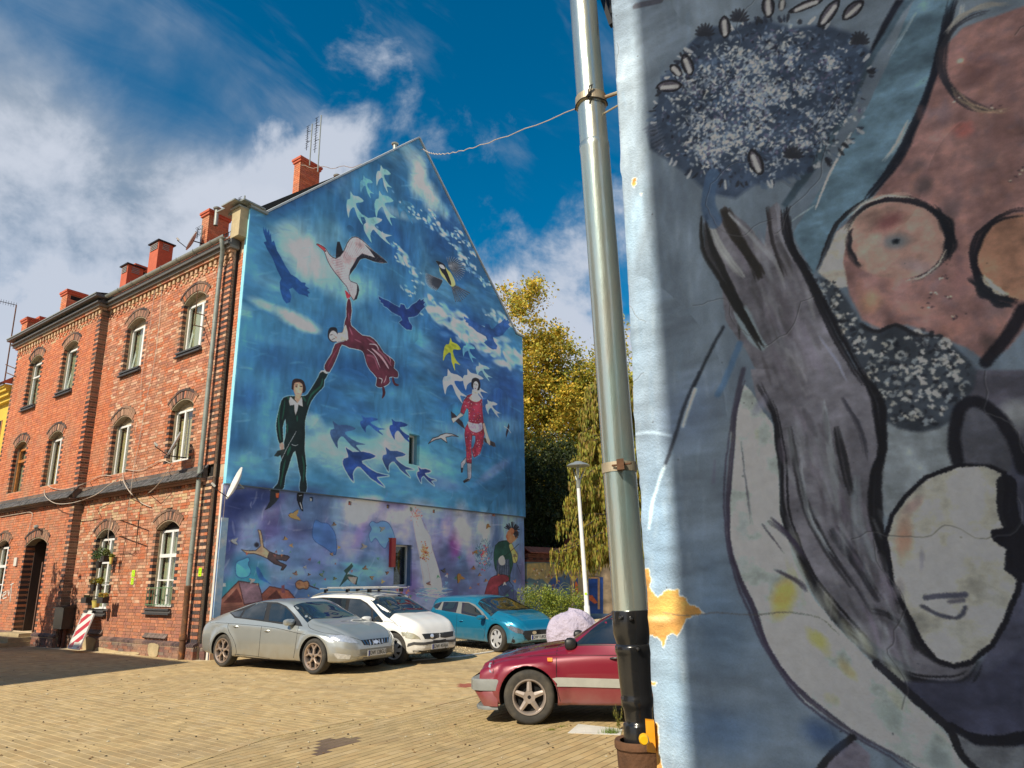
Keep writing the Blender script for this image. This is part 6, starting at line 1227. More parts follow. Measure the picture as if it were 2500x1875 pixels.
def weed(u, v, hgt, n, name, label, lean=(0, 0)):
    c = onz(u, v); f = MB()
    for k in range(n):
        a = r_.uniform(0, 6.3); h = hgt*r_.uniform(.6, 1.); top = c+np.array([math.cos(a)*.06+lean[0], math.sin(a)*.06+lean[1], h]); f.tube([c, c+(top-c)*.5+np.array([0, 0, .02]), top], .002, 4, (.2, .2, .06))
        for j in range(12):
            t = .15+.85*j/12; p = c+(top-c)*t; b = r_.uniform(0, 6.3); L = .03*(1.2-t*.6); q = np.array([math.cos(b), math.sin(b), .5])*L; w = np.array([-math.sin(b), math.cos(b), 0])*L*.3
            f.add([p, p+q*.5+w, p+q, p+q*.5-w], [(0, 1, 2, 3)], jit([(.24, .26, .04), (.16, .20, .03), (.40, .30, .05)][r_.randint(3)], rng, .2))
    tag(f.build(name, m_grass), label, 'weed')
weed(1512, 1782, .30, 6, 'tall_weed', 'tall yellowing weed growing against the black standpipe')
f = MB(); pts = [onz(*p)+UPV*.004 for p in ((1386, 1790), (1412, 1768), (1520, 1780), (1515, 1795))]; f.add(pts+[p-UPV*.05 for p in pts], [(3, 2, 1, 0), (0, 1, 5, 4), (1, 2, 6, 5), (2, 3, 7, 6), (3, 0, 4, 7)]); tag(f.build('concrete_slab', m_greyw, usecol=False), 'worn concrete slab set in the paving beside the maroon car', 'slab')

# ---------------------------------------------------------------- foreground house with the second mural, its downpipe
wall = thing('mural_house', 'foreground house wall painted with a bearded face, a hand and flowers', 'house', KR)
m_plain = mat('house_side_render', (.42, .46, .5), rough=.9, var=.12, vs=2, bump=.3, bs=60)
# front plate as a grid with an uneven plaster edge
nx, nz = 60, 150; V = []; UV = []
r3 = np.random.RandomState(8); edge = np.cumsum(r3.normal(0, .0016, nz+1)); edge -= np.linspace(edge[0], edge[-1], nz+1); bumpn = fbm(nz+1, nx+1, 6, 4, 3)-.5
for j in range(nz+1):
    z = RZ0+(RZ1-RZ0)*j/nz
    for i in range(nx+1):
        t = RW*(i/nx)**1.3; t2 = t+(edge[j]+r3.normal()*.001)*(1 if i == 0 else 0); V.append(KR+RV*t2+N1*(bumpn[j, i]*.006-.02*(i == 0)*.3)+UPV*z); UV.append((t2/RW, (z-RZ0)/(RZ1-RZ0)))
Fc = np.array([(j*(nx+1)+i, j*(nx+1)+i+1, (j+1)*(nx+1)+i+1, (j+1)*(nx+1)+i) for j in range(nz) for i in range(nx)])
npmesh('mural_wall', np.array(V), Fc, m_wallr, wall, uv=np.clip(np.array(UV), 0, 1), smooth=True)
f = MB(KR, RV, -N1, UPV); f.box((.004, .012, 0), (9, 9, RZ0+.002)); f.box((.004, .012, RZ0), (9, 9, 9.0)); f.box((RW-.002, -.002, 0), (9, .01, 9)); f.box((.0, -.002, RZ1-.002), (RW, .01, 9)); f.box((.0, -.002, 0), (RW, .01, RZ0+.002)); f.prism([(-.4, 9.0), (9.4, 9.0), (4.5, 13)], -.3, 9.3, 'xz'); f.build('wall_mass', m_plain, wall, usecol=False)
m_galv = mat('galvanised_pipe', (.66, .68, .60), rough=.27, metal=.85, var=.16, vs=7, c2=(.42, .55, .52), c2s=3.5, c2lo=.42, c2hi=.66, bump=.22, bs=9, bd=.01, stretch=(3, 3, .5))
def atd(u, v, y=2.76): d = ray(u, v); return CAM+d*(y/d[1])
pt, pb = atd(1419, -60), atd(1539, 1491); ax = (pb-pt)/np.linalg.norm(pb-pt)
pr = .0628
f = MB(); n1p = atd(1449, 367)
jn = (n1p-pt) @ ax; f.lathe([(pr*.97, -.9), (pr*.975, jn)], 40, pt, ax); f.lathe([(pr*.985, jn-.03), (pr*1.03, jn-.025), (pr*1.035, jn), (pr*1.0, jn+.012), (pr, np.linalg.norm(pb-pt))], 40, pt, ax)
dpipe = f.build('downpipe', m_galv, wall, smooth=True, usecol=False)
f = MB(); j2 = (atd(1445, 250)-pt) @ ax; f.lathe([(pr*.98, j2-.022), (pr*1.09, j2-.02), (pr*1.10, j2+.02), (pr*.98, j2+.022)], 40, pt, ax)
j3 = (atd(1510, 1143)-pt) @ ax; f.lathe([(pr*.98, j3-.018), (pr*1.07, j3-.018), (pr*1.07, j3+.018), (pr*.98, j3+.018)], 40, pt, ax)
c2_ = pt+ax*j2; f.tube([c2_+RV*.0, c2_+RV*.16+N1*-.02], .008, 8); f.tube([c2_+ax*.09, c2_+ax*.07+RV*.16], .004, 6)
f.build('pipe_clamp', mat('old_clamp_steel', (.42, .36, .26), rough=.5, metal=.5, var=.3, vs=9, c2=(.28, .12, .04), c2s=6), dpipe, usecol=False)
f = MB(); cs = pt+ax*j3; fr_ = (CAM-cs); fr_[2] = 0; fr_ /= np.linalg.norm(fr_); sd_ = np.cross(fr_, UPV)*-1
f.add([cs+fr_*a+RV*b+ax*c for a, b, c in [(.06, -.01, -.02), (.10, -.01, -.02), (.10, .02, -.02), (.06, .02, -.02), (.06, -.01, .02), (.10, -.01, .02), (.10, .02, .02), (.06, .02, .02)]], [(0, 3, 2, 1), (4, 5, 6, 7), (0, 1, 5, 4), (1, 2, 6, 5), (2, 3, 7, 6), (3, 0, 4, 7)])
f.tube([cs+fr_*.085-RV*.03, cs+fr_*.085+RV*.05], .004, 6); f.build('clamp_bolt', m_rust, dpipe, usecol=False)
f = MB(); P_ = [c2_+ax*(.022+.004*math.sin(3*t))+pr*1.12*(fr_*math.cos(t)+sd_*math.sin(t)) for t in np.linspace(-1.7, 1.7, 20)]; f.tube(P_, .0028, 6); e = c2_+fr_*pr*1.15; f.tube([e, e+fr_*.01-ax*.03+sd_*.01, e+fr_*.012-ax*.02-sd_*.004, e+ax*.04+sd_*-.012], .0035, 6); f.tube([e, e+ax*.03-sd_*.018+fr_*.01], .005, 5); f.build('wire_tie', m_blackcable, dpipe, usecol=False)
# black cast iron standpipe with sockets
m_cast = mat('black_cast_iron', (.012, .012, .013), rough=.22, var=.1, vs=20, bump=.12, bs=30, coat=.3)
S = 1765/np.linalg.norm(atd(1540, 1650)-CAM)*1.02
def rp(dpx): return dpx/2/S
prof = [(v_, d_) for v_, d_ in ((1489, 80), (1490, 86), (1493, 88), (1545, 87), (1560, 80), (1571, 75), (1574, 81), (1578, 84), (1590, 84), (1594, 81), (1600, 78), (1640, 77), (1690, 72), (1698, 71), (1701, 74), (1712, 74), (1722, 72), (1727, 66), (1736, 64), (1756, 62), (1762, 62), (1766, 70), (1769, 72), (1800, 73), (1840, 76))]
f = MB(); L0 = np.linalg.norm(pb-pt); off = [0]
axz = np.array([ax[0]*1.0, ax[1], ax[2]])
def along(v_): return (atd(1539+(v_-1491)*.055, v_)-pt) @ ax
f.lathe([(rp(d_), along(v_)) for v_, d_ in prof], 44, pt, ax); stand = f.build('standpipe', m_cast, wall, smooth=True, sharp=50, usecol=False)
f = MB()
for q in ((.0, 1508), (-.55, 1506), (.25, 1580)):
    c = pt+ax*along(q[1])+(fr_*math.cos(q[0])+sd_*math.sin(q[0]))*rp(88); f.lathe([(.0, .014), (.006, .012), (.009, .004), (.009, -.004)], 10, c, fr_)
f.build('socket_bolt', m_cast, stand, smooth=True, usecol=False)
f = MB(); f.lathe([(rp(92), along(1806)+.0), (rp(112), along(1803)), (rp(116), along(1808)), (rp(116), along(1822)), (rp(108), along(1828)), (rp(106), along(1880)), (rp(104), along(1880)+1.0)], 40, pt, ax); f.build('rusty_socket', m_rust, stand, smooth=True, usecol=False)
# yellow plug and bracket at the wall edge
m_yel = mat('yellow_plastic', (.80, .42, .01), rough=.35)
c = atd(1572, 1803, 2.55); f = MB(); f.lathe([(0, .03), (.012, .03), (.016, .024), (.0165, 0), (.009, -.004), (.009, -.03)], 20, c, fr_); kb = f.build('gas_valve', m_yel, wall, smooth=True, usecol=False)
c = atd(1586, 1800, 2.585); f = MB(); f.box((-.012, -.02, -.045), (.012, .02, .045)); f.add([c+RV*a-fr_*b+UPV*z for a, b, z in [(-.012, 0, -.045), (.02, 0, -.045), (.02, .03, -.045), (-.012, .03, -.045), (-.012, 0, .05), (.02, 0, .05), (.02, .03, .05), (-.012, .03, .05)]], [(0, 3, 2, 1), (4, 5, 6, 7), (0, 1, 5, 4), (1, 2, 6, 5), (2, 3, 7, 6), (3, 0, 4, 7)]); f.V = f.V[8:]; f.F = [[i-8 for i in q] for q in f.F[6:]]; f.C = f.C[6:]; f.M = f.M[6:]; f.build('valve_body', mat('orange_valve', (.75, .30, .01), rough=.4), kb, usecol=False)
# eave brace near the top of the pipe
f = MB(); a_, b_ = atd(1462, -30, 2.9), atd(1494, 62, 2.75); f.tube([a_, b_], .014, 4); f.tube([atd(1476, -30, 2.95), atd(1492, 40, 2.85)], .02, 4); f.build('eave_brace', m_blackmetal, wall, usecol=False)
# cable from the pipe to the gable and the chimney
A0 = c2_-RV*.03; B0 = onp(1033, 364, K+N2*.12, N2); C0_ = ch1[0]+LV*.02+UPV*(ch1[4]-.35)
P_ = []
for t in np.linspace(0, 1, 60): p = A0+(B0-A0)*t; P_.append(p-UPV*(.9*t*(1-t))+np.array([0, 0, .02*math.sin(t*110)])*(.2+t))
for t in np.linspace(0, 1, 30): p = B0+(C0_-B0)*t; P_.append(p+UPV*(1.0*4*t*(1-t)*.0)-UPV*.3*4*t*(1-t)+np.array([0, 0, .05*math.sin(t*40)]))
f = MB(); f.tube(P_, [.0025+.008*min(1, i/40) for i in range(len(P_))], 5); tag(f.build('overhead_cable', m_cable, usecol=False), 'thin wavy cable strung from the galvanised pipe to the gable and tallest chimney', 'cable')

# ---------------------------------------------------------------- neighbours outside the frame that throw the two big shadows
sh2 = np.array([sd[0], sd[1]])/math.hypot(sd[0], sd[1]); tanel = math.tan(rad(SUN_EL))
ap = onz(468, 1617)[:2]; HB = 9.0; T = ap+sh2*HB/tanel; e1 = LV[:2]; e2 = np.array([-.47, -.88])
m_nb = mat('neighbour_render', (.45, .38, .28), rough=.9, var=.15, vs=1)
def block(name, label, foot, h, extra=None):
    c = np.mean(foot, 0); th_ = thing(name, label, 'house', (c[0], c[1], 0)); f = MB(); n = len(foot); f.add([(*p, 0) for p in foot]+[(*p, h) for p in foot], [(i, (i+1) % n, n+(i+1) % n, n+i) for i in range(n)]+[tuple(range(n, 2*n))]); f.build('wall', m_nb, th_, usecol=False)
    f = MB()
    for i in range(n):
        a, b = np.array(foot[i]), np.array(foot[(i+1) % n]); L = np.linalg.norm(b-a); d = (b-a)/L; nr = np.array([d[1], -d[0]]); ctr = (a+b)/2-c; nr = nr if nr @ ctr > 0 else -nr
        for k in range(int(L/2.6)):
            for z in (1.2, 4.2, 7.2)[:int(h/3)]:
                p = a+d*(1.3+k*2.6)
                if z+1.5 > h: continue
                q0, q1 = p-d*.5+nr*.012, p+d*.5+nr*.012; f.quad([(*q0, z), (*q1, z), (*q1, z+1.5), (*q0, z+1.5)])
    stuff(f.build('windows', m_dark, th_, usecol=False)); return th_
block('side_house', 'plain three storey house left of the yard, outside the picture', [T, T+e1*16, T+e1*16+e2*10, T+e2*10], HB)
Bp = (KR+RV*.118)[:2]; C1 = Bp+sh2*5.2; qr = np.array([sh2[1], -sh2[0]]); qr = qr if qr[0] < 0 else -qr; qr = -qr
qq = np.array([.815, -.579])
block('rear_house', 'plain house behind the viewer, outside the picture', [C1, C1+qq*7, C1+qq*7+np.array([-2., -5.]), C1+np.array([-2., -4.2])], 12)
# ---------------------------------------------------------------- cars
def paint_mat(name, c, metal=0., rough=.35, dirt=(.30, .24, .15), dlo=.0):
    """car paint with road dust towards the sills (dust by height is real dirt, thickest low down)"""
    m = mat(name, c, rough=rough, metal=metal, var=.03, vs=3, coat=.9); t = m.node_tree; L = t.links.new; b = t.nodes['Principled BSDF']
    src = b.inputs['Base Color'].links[0].from_socket
    tc_ = t.nodes.new('ShaderNodeTexCoord'); sx = t.nodes.new('ShaderNodeSeparateXYZ'); L(tc_.outputs['Object'], sx.inputs[0])
    r = nn(t, 'ShaderNodeMapRange'); L(sx.outputs[2], r.inputs[0]); r.inputs[1].default_value = .62; r.inputs[2].default_value = .18
    n = nn(t, 'ShaderNodeTexNoise', Scale=5, Detail=6); L(tc_.outputs['Object'], n.inputs[0])
    mm = nn(t, 'ShaderNodeMath', operation='MULTIPLY'); L(r.outputs[0], mm.inputs[0]); L(n.outputs[0], mm.inputs[1]); m2 = nn(t, 'ShaderNodeMath', operation='MULTIPLY_ADD'); L(mm.outputs[0], m2.inputs[0]); m2.inputs[1].default_value = 1.1; m2.inputs[2].default_value = dlo; m2.use_clamp = True
    x = t.nodes.new('ShaderNodeMix'); x.data_type = 'RGBA'; L(m2.outputs[0], x.inputs[0]); L(src, x.inputs[6]); x.inputs[7].default_value = (*dirt, 1); L(x.outputs[2], b.inputs['Base Color'])
    a = nn(t, 'ShaderNodeMapRange'); L(m2.outputs[0], a.inputs[0]); a.inputs[3].default_value = .95; a.inputs[4].default_value = .0; L(a.outputs[0], b.inputs['Coat Weight'])
    return m
m_tyre = mat('tyre_rubber', (.035, .033, .030), rough=.85, var=.25, vs=9, c2=(.12, .10, .07), c2s=3, c2lo=.45, c2hi=.8)
m_cglass = mat('car_glass', (.012, .016, .018), rough=.02, var=0, spec=.9, coat=1.)
m_trim = mat('black_trim', (.015, .015, .016), rough=.45, var=.1); m_seam = mat('panel_gap', (.012, .012, .012), rough=.9)
m_chrome = mat('chrome', (.75, .76, .78), rough=.12, metal=1., var=.02); m_lamp = mat('headlamp_glass', (.62, .64, .66), rough=.08, metal=.55, var=.25, vs=22, coat=1.)
m_plate = mat('plate_white', (.60, .60, .56), rough=.4); m_blue = mat('plate_blue', (.01, .03, .25), rough=.4); m_ink = mat('plate_ink', (.01, .01, .01), rough=.6)
m_well = mat('wheel_well', (.008, .008, .008), rough=1); m_amber = mat('amber_lamp', (.85, .25, .01), rough=.2, coat=1.); m_redl = mat('red_lamp', (.30, .01, .01), rough=.15, coat=1.)
m_greyplast = mat('grey_bumper_strip', (.16, .17, .165), rough=.6, var=.12, vs=4); m_foot = mat('dark_underbody', (.01, .01, .01), rough=1)
def lerp(xs, ys):
    xs = np.array(xs, float); ys = np.array(ys, float)
    P_ = catmull(np.stack([xs, ys], 1), 8)
    return lambda x: np.interp(x, P_[:, 0], P_[:, 1])
def wheel(par, x, y, side, R_, wdt, rim, spokes, mat_rim, steer=0., rr=.66, hub=.16):
    """side=+1 outer face towards +y"""
    O = np.array([x, y, R_]); ca, sa = math.cos(steer), math.sin(steer); ax_ = np.array([-sa*side, ca*side, 0.])
    X = np.array([ca, sa, 0.]); h = wdt/2; rim_r = R_*rr
    f = MB(); f.lathe([(rim_r-.005, -h), (rim_r+.02, -h), (R_*.93, -h+.004), (R_*.985, -h+.03), (R_, -h+.055), (R_, h-.05), (R_*.985, h-.025), (R_*.93, h-.004), (R_*.86, h+.002), (rim_r+.02, h-.004), (rim_r-.003, h-.012), (rim_r-.006, h-.03), (rim_r-.02, 0), (rim_r-.02, -h)], 48, O, ax_)
    w = f.build('wheel', m_tyre, par, smooth=True, sharp=40, world=False, usecol=False)
    f = MB()
    for g in (-.03, 0, .03): f.lathe([(R_+.0015, h-.055-.03+g-.008), (R_+.0015, h-.055-.03+g+.0)], 48, O, ax_)
    f = MB(); f.lathe([(rim_r+.006, h-.006), (rim_r+.004, h+.003), (rim_r-.010, h+.002), (rim_r-.022, h-.012), (rim_r-.03, h-.05), (rim_r-.035, -h+.04)], 48, O, ax_)
    f.add([O+ax_*hh+X*r*math.cos(a)+UPV*r*math.sin(a) for hh in (h-.035, h-.01) for r, a in [(hub*R_, k*math.pi/6) for k in range(12)]], [(i, (i+1) % 12, 12+(i+1) % 12, 12+i) for i in range(12)]+[tuple(range(12, 24))])
    rimo = f.build('rim', mat_rim, w, smooth=True, sharp=40, world=False, usecol=False)
    def spoke(a, r0, r1, w0, w1, d0, d1):
        g = MB(); V = []
        for r, ww, dd in ((r0, w0, d0), (r1, w1, d1)):
            for s in (-1, 1):
                c = X*(r*math.cos(a)-s*ww*math.sin(a))+UPV*(r*math.sin(a)+s*ww*math.cos(a)); V += [O+c+ax_*(h+dd), O+c*1.0+ax_*(h+dd-.035)]
            V += [O+X*r*math.cos(a)+UPV*r*math.sin(a)+ax_*(h+dd+.008)]
        return V, [(0, 4, 9, 5), (4, 2, 7, 9), (0, 5, 6, 1), (2, 3, 8, 7)]
    if spokes[0] == 'disc':
        n = spokes[1]; f = MB(); f.lathe([(0, h-.004), (R_*.20, h-.003), (rim_r*.55, h-.008), (rim_r-.02, h-.018)], 40, O, ax_)
        dsc = f.build('wheel_cover', mat_rim, rimo if False else w, smooth=True, world=False, usecol=False); g = MB()
        for i in range(n):
            a = 2*math.pi*i/n+.2; q = [(rim_r*.50, a-.16), (rim_r*.50, a+.10), (rim_r*.86, a+.34), (rim_r*.86, a-.02)]
            g.add([O+ax_*(h-.0025)+X*r*math.cos(t)+UPV*r*math.sin(t) for r, t in q]+[O+ax_*(h-.012)+X*r*math.cos(t)+UPV*r*math.sin(t) for r, t in q], [(0, 1, 2, 3), (0, 4, 5, 1), (1, 5, 6, 2), (2, 6, 7, 3), (3, 7, 4, 0)])
        g.build('wheel_cover_slot', m_well, w, world=False, usecol=False)
    else:
        n, kind = spokes[1], spokes[0]; 
        for i in range(n):
            a = 2*math.pi*i/n+spokes[2]; f = MB()
            if kind == 'star': V, Fc = spoke(a, hub*R_*.9, rim_r-.012, R_*.105, R_*.075, -.012, -.018); f.add(V, Fc)
            else:
                V, Fc = spoke(a, hub*R_*.8, rim_r*.62, R_*.085, R_*.05, -.01, -.012); f.add(V, Fc)
                for s in (-1, 1):
                    b = a+s*.17; p0 = rim_r*.58; V = []
                    e0 = X*p0*math.cos(a+s*.06)+UPV*p0*math.sin(a+s*.06); e1_ = X*(rim_r-.01)*math.cos(a+s*.33)+UPV*(rim_r-.01)*math.sin(a+s*.33); dd = e1_-e0; nn_ = np.cross(dd, ax_); nn_ /= np.linalg.norm(nn_)
                    f.add([O+e0+nn_*.017+ax_*(h-.012), O+e0-nn_*.017+ax_*(h-.012), O+e1_-nn_*.014+ax_*(h-.016), O+e1_+nn_*.014+ax_*(h-.016)]+[O+e0+nn_*.02+ax_*(h-.045), O+e0-nn_*.02+ax_*(h-.045), O+e1_-nn_*.017+ax_*(h-.045), O+e1_+nn_*.017+ax_*(h-.045)], [(0, 1, 2, 3), (0, 3, 7, 4), (1, 5, 6, 2)])
            f.build('spoke', mat_rim, rimo if False else w, world=False, usecol=False)
    f = MB(); f.lathe([(rim_r-.02, h-.075), (0.0, h-.075)], 32, O, ax_); f.lathe([(R_*.10, h-.06), (R_*.12, h-.03), (R_*.06, h-.006), (0, h-.004)], 20, O, ax_); f.build('brake_disc', m_well if spokes[0] != 'y' else m_blackmetal, w, smooth=True, world=False, usecol=False)
    return w
def fit(S_, fo, wf, tk=1.):
    xf = S_['xf']; g = lambda x: x if x <= xf else xf+(x-xf)*fo
    for k in ('top', 'belt', 'bot', 'w'): S_[k] = [(g(x), y*(wf if k == 'w' else 1)) for x, y in S_[k]]
    S_['top'] = [(x, .95+(z-.95)*tk if z > .95 else z) for x, z in S_['top']]
    S_['L'] = g(S_['L']); S_['W'] *= wf; S_['wr'] *= wf; return S_
class Car:
    def __init__(c, name, label, pos, az, S_, group=None):
        c.S = S_; hx = np.array([math.sin(rad(az)), math.cos(rad(az)), 0]); hy = np.array([-hx[1], hx[0], 0]); c.hx, c.hy = hx, hy; c.pos = np.array([pos[0], pos[1], 0.])
        c.root = thing(name, label, 'car', c.pos, math.atan2(hx[1], hx[0]), group); c.body()
    def w2l(c, p): q = np.asarray(p)-c.pos; return np.stack([q @ c.hx, q @ c.hy, q[..., 2]], -1)
    def body(c):
        S_ = c.S; L = S_['L']; top = lerp(*zip(*S_['top'])); belt = lerp(*zip(*S_['belt'])); bot = lerp(*zip(*S_['bot'])); wp = lerp(*zip(*S_['w'])); wr = S_['wr']
        u = np.linspace(0, 1, 110); xs = L*(u-.045*np.sin(2*math.pi*u)*1.0); V = []; nj = 0
        wx = [S_['xr'], S_['xf']]; R_ = S_['R']
        for x in xs:
            b, t, lo, w = belt(x), top(x), bot(x), wp(x); b = min(b, t-.02); lo = min(lo, b-.1); gh = np.clip((t-b)/.40, 0, 1); gh = gh*gh*(3-2*gh); yr = w*.80*(1-gh)+min(wr, w-.1)*gh; te = t-.055*gh-.02*(1-gh)
            mid = lo+(b-lo)*.45; cr = S_.get('crease', .0)
            pts = [(0, lo), (w*.7, lo), (w*.93, lo+.02), (w*.975, lo+.09), (w*.99, mid-.06), (w*1.0, mid+.06), (w*.992+cr, b-.13), (w*.975+cr, b-.06), (w*.94, b-.012), (w*.925*(1-.33)+yr*.33+.004, b+.3*(te-b)), (w*.91*(1-.66)+yr*.66+.006, b+.64*(te-b)), (yr+.012, te-.02), (yr-.05, te+.018), (yr*.62, t-.008), (yr*.3, t), (0, t)]
            pp = catmull(pts, 3); nj = len(pp)
            for y, z in pp:
                if y > .1:
                    for k, wx_ in enumerate(wx):
                        r = math.hypot(x-wx_, z-R_)
                        if z < b-.04 and r < R_+.16: y = max(y, min(w+.012, y+.02))*1.0+S_.get('flare', .012)*max(0, 1-abs(r-(R_+.06))/.10)
                V.append((x-S_['xm'], y, z))
        n = len(xs); V = np.array(V).reshape(n, nj, 3); Vm = V[:, ::-1].copy()[:, 1:-1]; Vm[..., 1] *= -1; ring = np.concatenate([V, Vm], 1); k = ring.shape[1]
        F_ = [(i*k+j, (i+1)*k+j, (i+1)*k+(j+1) % k, i*k+(j+1) % k) for i in range(n-1) for j in range(k)]
        me = bpy.data.meshes.new('t'); me.from_pydata(ring.reshape(-1, 3).tolist(), [], F_+[tuple(range(k)), tuple((n-1)*k+j for j in range(k))[::-1]]); me.materials.append(S_['mat']); me.materials.append(m_well)
        bm = bmesh.new(); bm.from_mesh(me); bmesh.ops.recalc_face_normals(bm, faces=bm.faces); bm.to_mesh(me); bm.free()
        # cut the wheel arches
        o = bpy.data.objects.new('body', me); col.objects.link(o); cut = MB(); 
        for wx_ in wx:
            for s in (-1, 1): cut.lathe([(0, 0), (R_+S_.get('gap', .045), 0), (R_+S_.get('gap', .045), .6), (0, .6)], 40, (wx_-S_['xm'], s*(S_['W']/2-.30), R_+.005), (0, s, 0))
        co = cut.build('cutter', m_well, None, world=False, usecol=False); cb = bmesh.new(); cb.from_mesh(co.data); bmesh.ops.remove_doubles(cb, verts=cb.verts, dist=1e-5); bmesh.ops.recalc_face_normals(cb, faces=cb.faces); cb.to_mesh(co.data); cb.free()
        md = o.modifiers.new('b', 'BOOLEAN'); md.operation = 'DIFFERENCE'; md.object = co; md.solver = 'EXACT'
        dg = bpy.context.evaluated_depsgraph_get(); me2 = bpy.data.meshes.new_from_object(o.evaluated_get(dg)); o.modifiers.clear(); o.data = me2; bpy.data.objects.remove(co)
        me2.materials.clear(); me2.materials.append(S_['mat']); me2.materials.append(m_well)
        mi = [];
        for p in me2.polygons:
            x, y, z = p.center; ins = any(math.hypot(x-(w_-S_['xm']), z-R_) < R_+S_.get('gap', .045)+.004 for w_ in wx) and (abs(p.normal.y) < .5 and abs(y) > S_['W']/2-.31 or abs(abs(y)-(S_['W']/2-.30)) < .01)
            mi.append(1 if ins or z < .22 and p.normal.z < -.6 else 0)
        me2.polygons.foreach_set('material_index', mi); me2.polygons.foreach_set('use_smooth', [True]*len(mi)); me2.set_sharp_from_angle(angle=rad(38)); o.parent = c.root; c.bodyo = o
        b2 = bmesh.new(); b2.from_mesh(me2); bmesh.ops.triangulate(b2, faces=b2.faces); c.bvh = BVHTree.FromBMesh(b2); b2.free()
    def hit(c, u, v):
        """first point of the body seen along a photo ray (car space)"""
        o = c.w2l(CAM); d = c.w2l(CAM+ray(u, v))-o; h = c.bvh.ray_cast(Vector(o), Vector(d)); return (np.array(h[0]), np.array(h[1])) if h[0] is not None else None
    def patch(c, name, pts, m, off=.004, step=.06, par=None, mirror=True, cm=0, clipn=True, raw=False):
        """pts photo pixels -> a thin skin lying on the body"""
        hs = [c.hit(*p) for p in (catmull(pts, cm, True) if cm else pts)]; hs = [h for h in hs if h]
        if len(hs) < 3: return None
        nrm = np.mean([h[1] for h in hs], 0); nrm /= np.linalg.norm(nrm); ctr = np.mean([h[0] for h in hs], 0)
        a = np.cross(UPV, nrm); a = a if np.linalg.norm(a) > .15 else np.array([0, 1., 0]); a /= np.linalg.norm(a); b = np.cross(nrm, a)
        return c._skin(name, [((h[0]-ctr) @ a, (h[0]-ctr) @ b) for h in hs], ctr, a, b, nrm, m, off, step, par, mirror)
    def _skin(c, name, P2, ctr, a, b, nrm, m, off, step, par, mirror):
        dense = []
        for i in range(len(P2)):
            p, q = np.array(P2[i]), np.array(P2[(i+1) % len(P2)]); k = max(1, int(np.linalg.norm(q-p)/step)); dense += [p+(q-p)*t/k for t in range(k)]
        n = len(dense); D_ = np.array(dense)
        def inside(x, y):
            ins = False
            for i in range(n):
                ax, ay = D_[i]; bx, by = D_[(i+1) % n]
                if (ay > y) != (by > y) and x < (bx-ax)*(y-ay)/(by-ay)+ax: ins = not ins
            return ins
        inner = [(x, y) for x in np.arange(D_[:, 0].min(), D_[:, 0].max(), step) for y in np.arange(D_[:, 1].min(), D_[:, 1].max(), step) if inside(x, y) and np.min(np.hypot(D_[:, 0]-x, D_[:, 1]-y)) > step*.4]
        r = delaunay_2d_cdt([Vector(p) for p in dense+inner], [(i, (i+1) % n) for i in range(n)], [], 0, 1e-7)
        V = []; N_ = []; ok = []
        for p in r[0]:
            o = ctr+a*p.x+b*p.y+nrm*.6; h = c.bvh.ray_cast(Vector(o), Vector(-nrm), 1.4)
            if h[0] is None: V.append(ctr+a*p.x+b*p.y); N_.append(nrm); ok.append(False)
            else: V.append(np.array(h[0])); N_.append(np.array(h[1])); ok.append(True)
        V = np.array(V); N_ = np.array(N_); N_ = N_*np.sign((N_ @ nrm))[:, None]; top_ = V+N_*off*.5+nrm*off*.5
        Fc = []; cnt = {}
        for t in r[2]:
            cx = np.mean([(r[0][i].x, r[0][i].y) for i in t], 0)
            if inside(*cx) and all(ok[i] for i in t):
                Fc.append(tuple(t))
                for i in range(3): e = (t[i], t[(i+1) % 3]); cnt[e] = cnt.get(e, 0)+1
        nv = len(V); side = [(i, j, j+nv, i+nv) for (i, j) in cnt if (j, i) not in cnt]
        VV = np.concatenate([top_, V-nrm*.01]); o = npmesh(name, VV, Fc+side, m, par or c.bodyo, world=False, smooth=True, sharp=40)
        if mirror:
            V2 = VV.copy(); V2[:, 1] *= -1; o2 = npmesh(name, V2, [tuple(f_)[::-1] for f_ in Fc+side], m, par or c.bodyo, world=False, smooth=True, sharp=40)
        return o
    def screen(c, pts):
        """windscreen from the near A-pillar seen in the photo, symmetric about the car"""
        hs = [h for h in (c.hit(*p) for p in pts) if h]; q = [h[0] for h in hs]; m = np.array([1, -1, 1]); mid = q[-1]*np.array([1, 0, 1])+np.array([.09, 0, -.02]); tm = q[0]*np.array([1, 0, 1])+np.array([-.02, 0, .01])
        p3 = q+[mid]+[p*m for p in q[::-1]]+[tm]; nrm = np.mean([h[1] for h in hs], 0); nrm[1] = 0; nrm /= np.linalg.norm(nrm); a = np.array([0, 1., 0]); b = np.cross(nrm, a); ctr = np.mean(p3, 0)
        c._skin('windscreen', [((p-ctr) @ a, (p-ctr) @ b) for p in p3], ctr, a, b, nrm, m_cglass, .006, .06, None, False)
    def seam(c, name, pts, w=.007, m=None, off=.0025, mirror=True, cm=3):
        hs = [c.hit(*p) for p in (catmull(pts, cm) if cm else pts)]; hs = [h for h in hs if h]; V = []
        for i, (p, nr) in enumerate(hs):
            t = hs[min(i+1, len(hs)-1)][0]-hs[max(i-1, 0)][0]; s = np.cross(nr, t); s = s/(np.linalg.norm(s)+1e-9)*w/2; V += [p+nr*off+s, p+nr*off-s, p-nr*.004+s, p-nr*.004-s]
        Fc = [q for i in range(len(hs)-1) for q in ((4*i, 4*i+4, 4*i+5, 4*i+1), (4*i, 4*i+2, 4*i+6, 4*i+4), (4*i+1, 4*i+5, 4*i+7, 4*i+3))]
        if not Fc: return
        o = npmesh(name, V, Fc, m or m_seam, c.bodyo, world=False)
